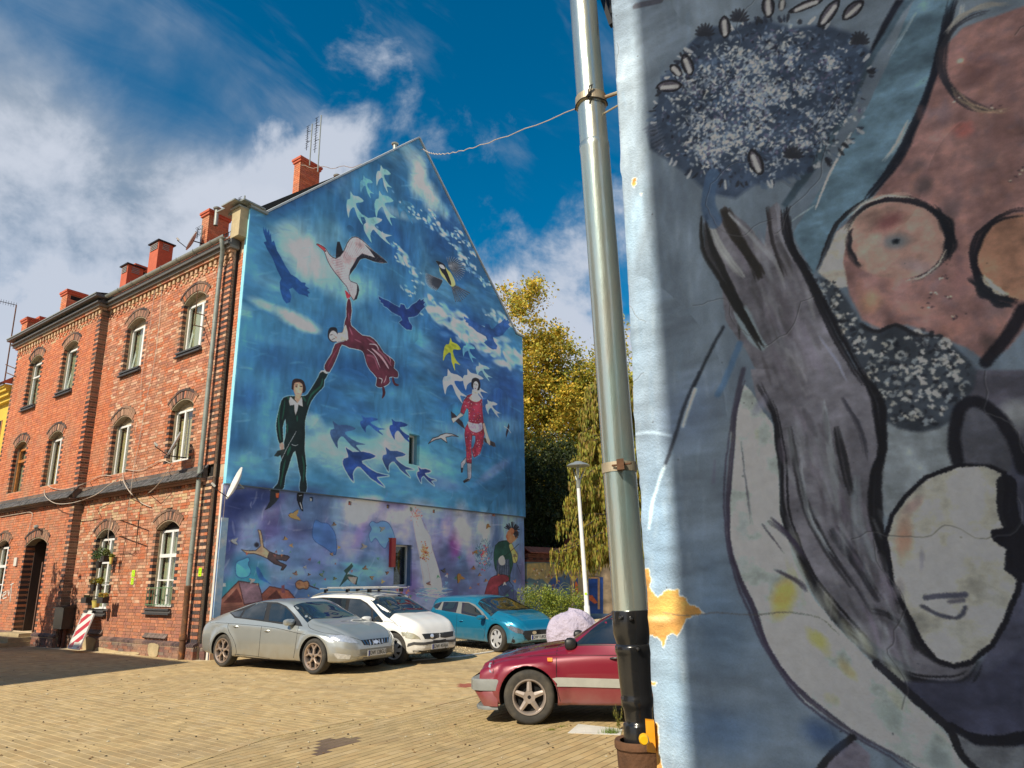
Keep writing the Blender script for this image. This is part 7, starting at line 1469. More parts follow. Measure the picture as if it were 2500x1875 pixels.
        if mirror: V2 = np.array(V); V2[:, 1] *= -1; npmesh(name, V2, Fc, m or m_seam, c.bodyo, world=False)
    def handle(c, u, v, L=.17, m=None):
        h = c.hit(u, v)
        if not h: return
        for s in (1, -1):
            p = h[0].copy(); n_ = h[1].copy(); p[1] *= s; n_[1] *= s; f = MB(); V = []
            f.tube([p+np.array([t*L, 0, 0])+n_*(.006+.026*math.cos(t*math.pi)) for t in np.linspace(-.5, .5, 7)], [.008, .012, .014, .014, .014, .012, .008], 8)
            f.build('door_handle', m or c.S['mat'], c.bodyo, smooth=True, world=False, usecol=False)
    def mirrors(c, u, v, sz, m, out=.10, back=0.):
        h = c.hit(u, v)
        if not h: return
        for s in (1, -1):
            p = h[0].copy(); p[1] = (abs(p[1])+out)*s; f = MB(); a, b, c_ = sz
            prof = [(0, -1), (.6, -.93), (.85, -.6), (1, 0), (.92, .6), (.6, .9), (0, 1)]; V = []; k = 14
            for r, hh in prof: V += [(p[0]+hh*a*(.9 if hh < 0 else 1.), p[1]+r*b*np.sign(math.cos(t))*abs(math.cos(t))**.7, p[2]+r*c_*np.sign(math.sin(t))*abs(math.sin(t))**.7) for t in [2*math.pi*j/k for j in range(k)]]
            f.add(V, [(i*k+j, i*k+(j+1) % k, (i+1)*k+(j+1) % k, (i+1)*k+j) for i in range(len(prof)-1) for j in range(k)]); mo = f.build('wing_mirror', m, c.bodyo, smooth=True, world=False, usecol=False)
            g = MB(); g.tube([p+np.array([.02, -.02*s, -c_*.5]), np.array([h[0][0]+.03, (abs(h[0][1])-.01)*s, h[0][2]-.02])], .018, 6); g.build('mirror_stalk', m_trim, c.bodyo, world=False, usecol=False)
    def plate(c, pts, text, ink=m_ink):
        """flat number plate; pts: TL, TR, BR, BL in the photo"""
        hs = [c.hit(*p) for p in pts]
        if any(h is None for h in hs): return
        ctr = np.mean([h[0] for h in hs], 0); ctr[0] += .022; w, h_ = .48, .105; ctr[1] = 0; ctr[0] = max(c.bvh.ray_cast(Vector((5, y_, ctr[2]+z_)), Vector((-1, 0, 0)))[0].x for y_ in (-.1, 0, .1) for z_ in (-.04, .04))+.018
        f = MB(); f.box((-.006, -w/2, -h_/2), (.006, w/2, h_/2)); f.V = [tuple(np.array(v)+ctr) for v in f.V]; pl_ = f.build('number_plate', m_plate, c.root, world=False, usecol=False)
        f = MB(); f.box((.0065, -w/2+.004, -h_/2+.006), (.0085, -w/2+.045, h_/2-.006)); f.V = [tuple(np.array(v)+ctr) for v in f.V]; f.build('blue_band', m_blue, pl_, world=False, usecol=False)
        cu = bpy.data.curves.new('txt', 'FONT'); cu.body = text; cu.size = .098; cu.extrude = .0008; cu.align_x = 'CENTER'; cu.align_y = 'CENTER'; to = bpy.data.objects.new('t', cu); col.objects.link(to)
        dg = bpy.context.evaluated_depsgraph_get(); me = bpy.data.meshes.new_from_object(to.evaluated_get(dg)); V = np.array([v.co[:] for v in me.vertices]); sx = .40/max(.01, V[:, 0].max()-V[:, 0].min()); Fc = [tuple(p.vertices) for p in me.polygons]
        V = np.stack([.0085+V[:, 2], V[:, 0]*sx+.02, V[:, 1]*1.05], 1)+ctr; V = V if True else V; npmesh('plate_letters', V, Fc, ink, pl_, world=False); bpy.data.objects.remove(to)
def Zs(pts): return [(500+x/4.8087, 1430+y/4.8087) for x, y in pts]
def Zw(pts): return [(750+x/6.1444, 1420+y/6.1444) for x, y in pts]
def Zb(pts): return [(1020+x/6.9125, 1440+y/6.9125) for x, y in pts]
def Zr(pts): return [(1160+x/4.74, 1450+y/4.74) for x, y in pts]
def carpos(u, v, az, S_, side, end):
    """place a car from where one tyre meets the ground"""
    p = onz(u, v); hx = np.array([math.sin(rad(az)), math.cos(rad(az)), 0]); hy = np.array([-hx[1], hx[0], 0]); xl = S_['x'+end]-S_['xm']; return p-hx*xl-hy*side*(S_['W']/2-.03)
rim_bronze = mat('dusty_alloy', (.50, .40, .33), rough=.35, metal=.7, var=.1, vs=8); rim_silver = mat('silver_wheel_cover', (.60, .61, .62), rough=.35, metal=.4, var=.05); rim_old = mat('old_alloy', (.42, .36, .32), rough=.4, metal=.6, var=.2, vs=8)
# --- silver hatchback
SV = dict(L=4.60, W=1.80, xm=2.3, xr=.92, xf=3.65, R=.318, wr=.60, gap=.035, flare=.022, mat=paint_mat('silver_paint', (.44, .47, .46), .6, .32),
  top=[(0, .80), (.04, .90), (.30, .96), (.75, 1.10), (1.25, 1.25), (1.7, 1.315), (2.2, 1.33), (2.6, 1.29), (3.05, 1.10), (3.42, .935), (3.8, .87), (4.2, .77), (4.45, .67), (4.56, .58), (4.60, .50)],
  belt=[(0, .74), (.3, .88), (.9, .89), (2, .86), (3.0, .82), (3.5, .79), (4.1, .70), (4.45, .60), (4.6, .45)], bot=[(0, .38), (.15, .26), (.6, .22), (2.3, .18), (3.9, .20), (4.3, .20), (4.52, .24), (4.60, .32)],
  w=[(0, .70), (.06, .80), (.3, .87), (.9, .895), (2.3, .90), (3.5, .89), (3.95, .855), (4.3, .76), (4.5, .62), (4.60, .46)])
fit(SV, .84, .94)
cs_ = Car('silver_car', 'silver hatchback saloon with bronze alloy wheels, parked nearest the painted gable corner', carpos(764, 1647, 123.5, SV, -1, 'f'), 123.5, SV)
for y, s in ((-.74, -1), (.74, 1)):
    for x in ('xr', 'xf'): wheel(cs_.root, SV[x]-2.3, y, s, .318, .21, 0, ('y', 5, .3), rim_bronze, rr=.74)
c = cs_; c.patch('window_surround', Zs([(292, 318), (400, 262), (520, 215), (640, 196), (860, 196), (960, 240), (1050, 330), (1120, 420), (1150, 478), (1090, 470), (900, 452), (420, 385), (350, 378)]), m_trim, .003)
for q, nm in (([(305, 318), (410, 262), (492, 228), (460, 290), (412, 368), (360, 362)], 'quarter_glass'), ([(530, 218), (640, 203), (742, 204), (720, 290), (692, 404), (430, 374), (480, 290)], 'rear_side_window'), ([(790, 214), (850, 212), (930, 240), (1010, 310), (1052, 372), (1060, 440), (1000, 440), (752, 412), (765, 300)], 'front_side_window')): c.patch(nm, Zs(q), m_cglass, .007)
c.screen(Zs([(1040, 240), (1095, 305), (1150, 370), (1205, 435)]))
for q in ([(668, 478), (655, 560), (640, 720), (630, 832)], [(1105, 468), (1085, 560), (1060, 740), (1035, 880), (1032, 905)], [(285, 440), (270, 480), (285, 540), (340, 640), (370, 760), (360, 820)], [(350, 805), (620, 830), (1035, 905)], [(1212, 445), (1240, 500), (1400, 555), (1560, 572)], [(60, 430), (400, 450), (800, 490), (1100, 560), (1180, 570)], [(1560, 572), (1700, 600), (1830, 640)]): c.seam('panel_gap', Zs(q))
c.patch('headlight', Zs([(1422, 585), (1500, 580), (1600, 580), (1700, 600), (1765, 640), (1805, 682), (1700, 672), (1560, 655), (1480, 640)]), m_lamp, .006)
c.patch('fog_light', Zs([(1510, 790), (1720, 815), (1700, 862), (1560, 858), (1530, 830)]), m_lamp, .006)
c.patch('upper_grille', Zs([(1830, 640), (2000, 622), (2120, 618), (2100, 680), (1990, 692), (1870, 698)]), m_trim, .006, mirror=True)
c.patch('lower_grille', Zs([(1820, 780), (1900, 758), (2140, 745), (2140, 850), (2000, 880), (1770, 888)]), m_trim, .006, mirror=True)
for k in range(7): c.seam('grille_bar', Zs([(1850+k*38, 640-k*2), (1885+k*34, 692-k*2)]), .012, m_chrome, .012, cm=0)
for k in range(5): c.seam('lower_grille_bar', Zs([(1810-k*8, 785+k*24), (2138, 765+k*22)]), .005, m_greyplast, .010, cm=0)
c.patch('badge', Zs([(1975+32*math.cos(t)+28, 661+20*math.sin(t)) for t in np.linspace(0, 5.8, 12)]), m_chrome, .016, .03, mirror=False)
c.plate(Zs([(1900, 755), (2095, 740), (2093, 805), (1898, 825)]), 'DW 128GU')
for p in ((366, 478), (732, 527)): c.handle(*Zs([p])[0])
c.mirrors(*Zs([(1045, 425)])[0], (.09, .12, .065), SV['mat'], .12)
c.patch('tail_light', Zs([(42, 415), (60, 400), (66, 440), (44, 462)]), m_redl, .006); c.patch('front_mudflap', Zs([(1098, 770), (1118, 770), (1110, 900), (1098, 960)]), m_trim, .01) 
c.patch('dark_bonnet', [(0, 0)], m_trim) if False else None
# --- white people carrier
WV = dict(L=4.22, W=1.72, xm=2.1, xr=.76, xf=3.42, R=.31, wr=.60, gap=.04, flare=.01, mat=paint_mat('white_paint', (.78, .77, .73), 0, .3, (.45, .38, .26)),
  top=[(0, .95), (.03, 1.2), (.12, 1.42), (.5, 1.51), (1.2, 1.54), (2.0, 1.52), (2.5, 1.44), (2.85, 1.25), (3.2, 1.03), (3.6, .93), (3.95, .83), (4.12, .72), (4.22, .56)],
  belt=[(0, .86), (.6, .93), (2, .90), (2.8, .86), (3.3, .82), (3.9, .72), (4.12, .58), (4.22, .48)], bot=[(0, .36), (.15, .25), (2, .20), (3.6, .20), (4.0, .20), (4.16, .24), (4.22, .30)],
  w=[(0, .70), (.08, .80), (.4, .85), (2.2, .86), (3.4, .85), (3.8, .80), (4.05, .70), (4.17, .58), (4.22, .48)])
fit(WV, .76, .87, .77)
cw = Car('white_car', 'white people carrier with roof rails and cross bars, between the silver and the turquoise car', carpos(960, 1623, 129, WV, -1, 'f'), 129, WV); c = cw
for y, s in ((-.65, -1), (.65, 1)):
    for x in ('xr', 'xf'): wheel(c.root, WV[x]-2.1, y, s, .31, .20, 0, ('disc', 7), rim_silver, rr=.66, steer=rad(14) if x == 'xf' else 0)
c.patch('window_surround', Zw([(60, 250), (230, 236), (640, 250), (800, 262), (900, 320), (1010, 430), (1140, 590), (1130, 612), (980, 600), (700, 560), (380, 480)]), m_trim, .003)
for q, nm in (([(80, 268), (120, 250), (225, 250), (200, 300), (150, 290)], 'quarter_glass'), ([(315, 250), (590, 262), (560, 470), (500, 440), (370, 350)], 'rear_side_window'), ([(645, 262), (780, 270), (880, 330), (965, 420), (960, 560), (720, 555), (600, 500)], 'front_side_window'), ([(992, 430), (1060, 500), (1130, 595), (1095, 605), (995, 585)], 'small_front_window')): c.patch(nm, Zw(q), m_cglass, .007)
c.screen(Zw([(950, 275), (1060, 400), (1190, 530), (1235, 556)]))
for q in ([(1010, 600), (1000, 700), (1010, 760)], [(1150, 600), (1300, 620), (1440, 740)], [(1240, 562), (1500, 740), (1700, 870)], [(600, 270), (580, 480)]): c.seam('panel_gap', Zw(q))
c.patch('headlight', Zw([(1408, 760), (1500, 752), (1600, 780), (1680, 830), (1700, 862), (1560, 860), (1440, 848)]), mat('old_headlamp', (.55, .52, .38), rough=.12, metal=.4, var=.3, vs=14, coat=1.), .006)
c.patch('grille', Zw([(1720, 785), (1978, 770), (1975, 840), (1900, 860), (1765, 862)]), m_trim, .006, mirror=True); c.patch('badge', Zw([(1866+26*math.cos(t), 816+34*math.sin(t)) for t in np.linspace(0, 5.8, 12)]), m_chrome, .014, .03, mirror=False)
for k in range(3): c.seam('grille_bar', Zw([(1735+k*10, 800+k*18), (1976, 788+k*18)]), .006, m_greyplast, .010, cm=0)
c.patch('bumper_strip', Zw([(1160, 780), (1240, 800), (1330, 870), (1390, 885), (1600, 905), (1840, 900), (2080, 858), (2084, 905), (1840, 940), (1600, 945), (1360, 935), (1320, 890), (1250, 830)]), mat('dark_bumper_strip', (.06, .06, .06), rough=.6), .008)
c.patch('lower_grille', Zw([(1580, 1035), (1690, 1030), (2068, 980), (2060, 1040), (1980, 1080), (1700, 1100), (1600, 1085)]), m_trim, .006); c.patch('fog_light', Zw([(1592, 1045), (1685, 1040), (1690, 1088), (1610, 1080)]), m_lamp, .010)
c.plate(Zw([(1800, 940), (1992, 925), (1995, 1000), (1805, 1020)]), 'DW 459JA'); c.mirrors(*Zw([(955, 570)])[0], (.09, .12, .08), WV['mat'], .13)
c.seam('indicator', Zw([(1105, 737), (1138, 737)]), .03, m_lamp, .008, cm=0)
def rail(c, x0, x1, y, z0, nm='roof_rail'):
    f = MB(); P_ = [];
    for t in np.linspace(0, 1, 14):
        x = x0+(x1-x0)*t; h = c.bvh.ray_cast(Vector((x, y, 3)), Vector((0, 0, -1))); P_.append(np.array([x, y, h[0].z+.055*min(1, 6*t*(1-t))+.005]))
    f.tube(P_, .017, 8); f.build(nm, m_greyplast, c.root, smooth=True, world=False, usecol=False)
for s in (-1, 1): rail(c, -1.85, .45, s*.47, 0)
m_alu = mat('aluminium_bar', (.62, .63, .62), rough=.35, metal=.6)
for x in (-1.35, -.55, .2):
    f = MB(); f.box((x-.035, -.62, 1.488), (x+.035, .62, 1.513)); f.build('roof_bar', m_alu, c.root, world=False, usecol=False)
    for s in (-1, 1): f = MB(); f.box((x-.04, s*.47-.03, 1.41), (x+.04, s*.47+.03, 1.49)); f.build('roof_bar_foot', m_trim, c.root, world=False, usecol=False)
for y in (-.30, .25): f = MB(); f.box((-1.5, y-.03, 1.514), (.35, y+.03, 1.535)); f.build('ladder_rail', m_alu, c.root, world=False, usecol=False)
# --- turquoise hatchback
BV = dict(L=3.98, W=1.74, xm=2.0, xr=.70, xf=3.16, R=.305, wr=.57, gap=.03, flare=.012, mat=paint_mat('turquoise_paint', (.008, .20, .34), .35, .3, (.2, .25, .25), -.1),
  top=[(0, .80), (.05, 1.05), (.15, 1.30), (.5, 1.375), (1.1, 1.41), (1.7, 1.405), (2.15, 1.33), (2.6, 1.09), (2.95, .93), (3.35, .86), (3.7, .76), (3.88, .66), (3.98, .50)],
  belt=[(0, .74), (.3, .95), (1, .92), (2, .87), (2.6, .83), (3.1, .79), (3.6, .70), (3.9, .56), (3.98, .42)], bot=[(0, .40), (.12, .26), (2, .19), (3.5, .18), (3.85, .20), (3.98, .26)],
  w=[(0, .66), (.08, .78), (.5, .86), (2, .87), (3.1, .865), (3.55, .79), (3.8, .68), (3.92, .58), (3.98, .50)])
fit(BV, .78, .89, .70)
cb = Car('turquoise_car', 'turquoise hatchback with silver wheel covers parked on the gravel', carpos(1214, 1592.6, 141, BV, -1, 'f'), 141, BV); c = cb
for y, s in ((-.675, -1), (.675, 1)):
    for x in ('xr', 'xf'): wheel(c.root, BV[x]-2.0, y, s, .305, .20, 0, ('disc', 6), rim_silver, rr=.68)
c.patch('window_surround', Zb([(245, 290), (300, 235), (420, 200), (620, 195), (860, 205), (960, 245), (1090, 360), (1200, 500), (1080, 475), (700, 400), (440, 350), (300, 330)]), m_greyplast, .003)
for q, nm in (([(265, 285), (310, 238), (412, 206), (370, 280), (335, 322), (290, 315)], 'quarter_glass'), ([(440, 206), (690, 205), (672, 290), (645, 385), (405, 345)], 'rear_side_window'), ([(752, 215), (860, 222), (960, 280), (1050, 370), (1090, 425), (1000, 455), (735, 400)], 'front_side_window')): c.patch(nm, Zb(q), m_cglass, .007)
c.screen(Zb([(1015, 232), (1100, 320), (1190, 400), (1235, 455)]))
for q in ([(662, 400), (655, 560), (650, 800)], [(1135, 480), (1140, 600), (1110, 880)], [(300, 330), (280, 430), (320, 640)], [(1245, 480), (1500, 560), (1780, 690)], [(480, 840), (650, 870), (1160, 925)]): c.seam('panel_gap', Zb(q))
c.patch('headlight', Zb([(1470, 592), (1600, 620), (1700, 650), (1790, 690), (1770, 745), (1660, 730), (1540, 665)]), mat('dark_headlamp', (.20, .20, .22), rough=.08, metal=.6, var=.6, vs=30, coat=1.), .006)
c.patch('grille', Zb([(1800, 690), (2060, 668), (2090, 760), (2080, 850), (1880, 880), (1800, 800), (1770, 745)]), m_trim, .006); c.patch('badge', Zb([(1963+36*math.cos(t), 722+28*math.sin(t)) for t in np.linspace(0, 5.8, 12)]), m_chrome, .014, .03, mirror=False)
c.patch('fog_vent', Zb([(1570, 912), (1612, 785), (1645, 870), (1630, 895)]), m_trim, .006); c.patch('lower_lip', Zb([(1490, 965), (1700, 970), (1880, 930), (2085, 880), (2080, 905), (1860, 975), (1640, 1000)]), m_trim, .006)
c.patch('tail_light', Zb([(95, 390), (140, 380), (205, 430), (130, 440)]), m_redl, .006); c.plate(Zb([(1900, 770), (2050, 755), (2046, 825), (1900, 845)]), 'DW 1UR20')
for p in ((350, 420), (732, 518)): c.handle(*Zb([p])[0])
c.mirrors(*Zb([(1125, 460)])[0], (.09, .11, .055), BV['mat'], .12)
# --- maroon estate in front
RVs = dict(L=4.15, W=1.64, xm=2.2, xr=.95, xf=3.55, R=.30, wr=.57, gap=.05, flare=.03, mat=paint_mat('maroon_paint', (.20, .007, .022), .1, .36, (.26, .15, .12), -.06),
  top=[(0, .75), (.03, 1.1), (.12, 1.28), (.5, 1.33), (1.2, 1.36), (1.9, 1.35), (2.3, 1.30), (2.6, 1.19), (2.9, 1.01), (3.15, .865), (3.4, .82), (3.8, .745), (4.0, .70), (4.10, .672), (4.14, .64), (4.15, .61)],
  belt=[(0, .76), (1, .80), (2.4, .80), (3, .78), (3.8, .70), (4.0, .645), (4.15, .585)], bot=[(0, .35), (.3, .24), (2.2, .20), (3.6, .20), (3.95, .21), (4.15, .26)],
  w=[(0, .76), (.1, .80), (1, .82), (3.3, .82), (3.9, .815), (4.08, .805), (4.15, .79)])
cr_ = Car('maroon_car', 'dusty maroon estate car with five spoke wheels, partly hidden by the black standpipe', carpos(1293, 1769.6, -81, RVs, 1, 'f'), -81, RVs); c = cr_
for y, s in ((-.73, -1), (.73, 1)):
    for x in ('xr', 'xf'): wheel(c.root, RVs[x]-2.2, y, s, .305, .20, 0, ('star', 5, .32), rim_old, rr=.64, steer=rad(4) if x == 'xf' else 0, hub=.24)
c.patch('window_surround', Zr([(980, 612), (1120, 500), (1230, 395), (1340, 290), (1440, 225), (1560, 180), (1700, 150), (1700, 600), (1160, 605)]), m_trim, .003)
c.patch('front_side_window', Zr([(1150, 590), (1175, 470), (1300, 345), (1430, 250), (1560, 205), (1700, 185), (1700, 585)]), m_cglass, .007)
c.patch('windscreen', Zr([(945, 545), (1010, 485), (1200, 330), (1180, 300), (1000, 440), (925, 540)]), m_cglass, .004, mirror=False)
for q in ([(975, 590), (948, 650), (940, 800), (942, 960), (950, 1100), (1000, 1290)], [(230, 745), (500, 728), (940, 710), (1640, 712)], [(215, 770), (208, 920)]): c.seam('panel_gap', Zr(q))
c.patch('side_strip', Zr([(800, 968), (940, 968), (1690, 985), (1690, 1088), (945, 1072), (850, 1066)]), mat('pale_side_strip', (.36, .36, .32), rough=.6, var=.1), .012); 
for nm, z0, z1, x1, yo, m in (('front_bumper', .375, .50, 2.09, .845, mat('old_bumper_grey', (.20, .21, .20), rough=.6, var=.15, vs=5)), ('front_valance', .20, .372, 2.06, .835, RVs['mat']), ('front_spoiler_lip', .16, .198, 2.03, .82, m_greyplast)):
    f = MB(); xa = 1.71 if z0 > .3 else 1.72; out_ = [(xa, yo), (x1-.16, yo-.005), (x1-.06, yo-.06), (x1-.01, yo-.20), (x1, 0), (x1-.01, .20-yo), (x1-.06, .06-yo), (x1-.16, .005-yo), (xa, -yo), (xa, .05-yo), (x1-.14, .12-yo), (x1-.1, 0), (x1-.14, yo-.12), (xa, yo-.05)]
    dz = .10 if nm == 'front_valance' else 0; V = [(x-(dz if x > xa else 0), y, z0) for x, y in out_]+[(x, y, z1-.015) for x, y in out_]+[(x-(.012 if x > xa else 0), y*.99, z1) for x, y in out_]; n = len(out_)
    f.add(V, [(i+o_, (i+1) % n+o_, n+(i+1) % n+o_, n+i+o_) for o_ in (0, n) for i in range(n)]+[(i, i+1, n-2-i, n-1-i) for i in range(n//2-1)]+[(2*n+i, 2*n+n-1-i, 2*n+n-2-i, 2*n+i+1) for i in range(n//2-1)]); f.build(nm, m, c.root, world=False, usecol=False, smooth=True)
c.patch('headlight', Zr([(168, 800), (195, 795), (190, 915), (165, 905)]), m_lamp, .006); c.patch('side_indicator', Zr([(835, 745), (895, 745), (895, 785), (838, 785)]), m_amber, .014, .03)
c.handle(*Zr([(1640, 750)])[0], .16, m_trim); c.mirrors(*Zr([(1110, 575)])[0], (.075, .07, .075), m_trim, .05)
c.seam('wiper', Zr([(915, 545), (1000, 500), (1020, 480)]), .012, m_trim, .02, mirror=False); c.patch('sill_dirt_cover', Zr([(950, 1255), (1700, 1290), (1700, 1330), (1010, 1300)]), mat('dusty_sill', (.30, .25, .19), rough=.9, var=.2), .004)
# ---------------------------------------------------------------- things on and beside the brick front
def fp3(u, v, d=0.): return onp(u, v, K+N1*d, N1)
def dish(name, label, centre, facing, r, stalk, m_face, arm=None):
    """satellite dish: facing = direction it looks; stalk = points of the mast"""
    t = thing(name, label, 'satellite dish', centre); facing = np.array(facing, float); facing /= np.linalg.norm(facing); f = MB()
    f.lathe([(0, -.03*r/.35)]+[(r*k/8, .09*r*(k/8)**2*1.6-.03*r/.35) for k in range(1, 9)]+[(r*1.01, .09*r*1.6-.05), (r*.6, -.045*r/.35), (0, -.05*r/.35)], 32, centre, facing); f.build('reflector', m_face, t, smooth=True, sharp=60, usecol=False)
    f = MB(); a = np.cross(facing, UPV); b = np.cross(a, facing); e = centre+facing*r*1.05-b*r*.55; f.tube([centre-b*r*.95, e-b*.05, e], .012, 6); f.build('feed_arm', m_blackmetal, t, usecol=False)
    f = MB(); f.lathe([(0, -.06), (.03, -.05), (.03, .05), (0, .06)], 12, e, facing-b*-.5); f.build('receiver_head', m_greyw, t, smooth=True, usecol=False)
    f = MB(); f.tube(stalk, .018, 6); f.build('mast', m_blackmetal if name != 'gable_dish' else m_zinc, t, usecol=False); return t
m_dgrey = mat('grey_dish', (.45, .46, .47), rough=.5); m_dwhite = mat('white_dish', (.72, .70, .64), rough=.5)
c = fp3(424, 1085, .42); w0 = fp3(455, 1118, 0.); dish('satellite_dish', 'grey satellite dish on a bracket before the window with beige blinds', c, np.array([-.80, -.46, .36]), .34, [w0, w0+N1*.45, c+np.array([.05, .03, 0])], m_dgrey)
c = onp(573, 1180, K+N2*.45, N2); w0 = onp(566, 1195, K, N2); dish('gable_dish', 'white satellite dish at the near edge of the painted gable', c, np.array([-.84, -.50, .34]), .40, [w0, w0+N2*.45-GV*.0, c+GV*.12], m_dwhite)
c = K+LV*ch2[1]+GV*1.3+UPV*0; c = onp(468, 588, K+GV*1.2, N1); dish('roof_dish', 'small satellite dish on the roof beside the tall brick chimney', c, np.array([-.80, -.44, .36]), .34, [c-(LV*.03), c-LV*.35-UPV*.12+GV*.3, c-LV*.6-UPV*.3+GV*.3], m_dgrey)
def antenna(u, vt, vb, tb, n, label, wd=.16, horiz=False, name='antenna'):
    a = onp(u, vb, K+GV*tb, N1); zt = onp(u, vt, K+GV*tb, N1)[2]; b = np.array([a[0], a[1], zt]); t = thing(name, label, 'antenna', a); f = MB(); f.tube([a-UPV*.3, b], .022, 6); f.build('mast', m_zinc, t, usecol=False)
    f = MB(); o = LV*.16+N1*.05
    f.tube([b+o-UPV*.05, a+o+(b-a)*.25], .012, 5)
    for k in range(n): p = b+o+(a-b)*(.03+.7*k/n); q = LV*(wd*(1-.3*(k % 2))); f.tube([p-q, p+q], .008, 4)
    for k in (.2, .5): p = b+(a-b)*k; f.tube([p, p+o], .012, 4)
    f.build('antenna_elements', m_blackmetal, t, usecol=False); return t
antenna(777, 286, 400, 3.6, 13, 'taller of the two television antennas on the chimney above the gable', .10); antenna(757, 306, 385, 3.7, 11, 'shorter of the two television antennas on the chimney above the gable', .10)
antenna(594, 480, 520, .6, 9, 'thin antenna behind the corner cap of the brick front', .09); antenna(490, 553, 590, 1.4, 7, 'comb-like antenna between the small roof dish and the tall brick chimney', .16)
# mast with a yagi at the far left
a = onp(8, 950, K+GV*0+N1*.35, N1); zt = onp(40, 745, K+N1*.35, N1); t = thing('roof_mast', 'leaning rusty mast with a long antenna at the left end of the brick house', 'antenna', a); f = MB(); f.tube([a, zt], .022, 6)
for v in (893, 912): f.tube([onp(14, v-3, K+N1*.35, N1), fp3(40, v+8, PD)], .018, 5)
f.build('mast', m_rust, t, usecol=False); f = MB(); b = onp(-10, 733, K+N1*.5, N1); f.tube([zt, b], .014, 5)
for k in range(8): p = zt+(b-zt)*k/8; f.tube([p-UPV*.10, p+UPV*.10], .007, 4)
f.build('antenna_elements', m_blackmetal, t, usecol=False)
# antenna frame before the top right window
t = thing('window_antenna', 'bent rod antenna on two arms before the top window nearest the gable', 'antenna', fp3(476, 780, 0)); f = MB(); f.tube([onp(483, 708, K+N1*.5, N1), onp(475, 795, K+N1*.5, N1)], .012, 5); f.tube([onp(476, 764, K+N1*.5, N1), fp3(500, 770, .0)], .014, 5); f.tube([onp(473, 794, K+N1*.5, N1), fp3(497, 799, .0)], .014, 5); f.build('antenna_elements', m_rust, t, usecol=False)
t = thing('rod_antenna', 'thin rusty antenna rods on the wall between the two ground floor windows', 'antenna', fp3(325, 1290, 0)); f = MB(); f.tube([onp(338, 1270, K+N1*.3, N1), onp(331, 1350, K+N1*.3, N1)], .012, 5); f.tube([fp3(293, 1270, 0), onp(338, 1270, K+N1*.3, N1)], .014, 5); f.tube([fp3(291, 1309, 0), onp(335, 1309, K+N1*.3, N1)], .014, 5); f.build('antenna_elements', m_rust, t, usecol=False)
# cables hanging over the front
def cable(pts, m, r, label, d=.04, name='wall_cable'):
    P_ = [fp3(u, v, d+(PD if fpt(u, v)[0] > PIL0 else 0)+(.28 if 4.0 < fpt(u, v)[1] < 4.5 else 0)) for u, v in catmull(pts, 6)]; o = MB(); o.tube(P_, r, 5); tag(o.build(name, m, usecol=False), label, 'cable')
def Q1(p): return [(x/2.765, 650+y/2.765) for x, y in p]
cable(Q1([(325, 1480), (360, 1500), (440, 1505), (560, 1470), (680, 1415), (750, 1415)]), m_cable, .010, 'pale cable sagging across the dark strip of the projecting bay')
cable(Q1([(300, 1510), (305, 1550), (350, 1590), (410, 1605), (520, 1590), (650, 1540), (730, 1480), (830, 1420)]), m_cable, .011, 'pale cable looping below the slate band of the projecting bay')
cable(Q1([(840, 1370), (930, 1380), (1010, 1350), (1090, 1310), (1150, 1330)]), m_cable, .009, 'pale cable between the two first floor windows nearest the gable')
cable(Q1([(830, 1400), (835, 1450), (860, 1500), (900, 1550), (960, 1600), (1020, 1625)]), m_cable, .012, 'pale cable hanging in a bow under the slate band')
cable(Q1([(1170, 1330), (1100, 1430), (1040, 1500), (990, 1540)]), m_cable, .010, 'pale cable running down from the dish to the slate band')
cable(Q1([(1140, 0), (1095, 150), (1080, 330), (1050, 600), (1010, 800), (980, 950), (940, 1180), (915, 1300), (890, 1460), (870, 1640)]), m_cable, .008, 'pale cable dropping from the gutter between the top windows')
cable(Q1([(1065, 30), (1040, 200), (1010, 420), (960, 720), (950, 900)]), m_cable, .006, 'thin pale cable left of the longest hanging cable')
cable(Q1([(220, 430), (190, 500), (160, 560)]), m_cable, .008, 'short pale cable under the cornice of the projecting bay')
def Q2(p): return [(x/2.765, 1150+y/2.765) for x, y in p]
cable(Q2([(750, 300), (735, 400), (730, 450), (740, 500)]), m_cable, .008, 'pale cable end dangling over the plant filled window', .1); cable(Q2([(950, 240), (930, 420), (910, 550), (860, 552), (800, 558)]), m_blackcable, .008, 'dark cable from the slate band to the rod antenna')
cable(Q2([(870, 200), (850, 420), (820, 640), (795, 760), (805, 820)]), m_blackcable, .006, 'thin dark cable hanging between the ground floor windows'); cable(Q2([(0, 310), (120, 290), (214, 282), (205, 360), (190, 425)]), m_cable, .012, 'pale conduit running under the slate band to the door lamp')
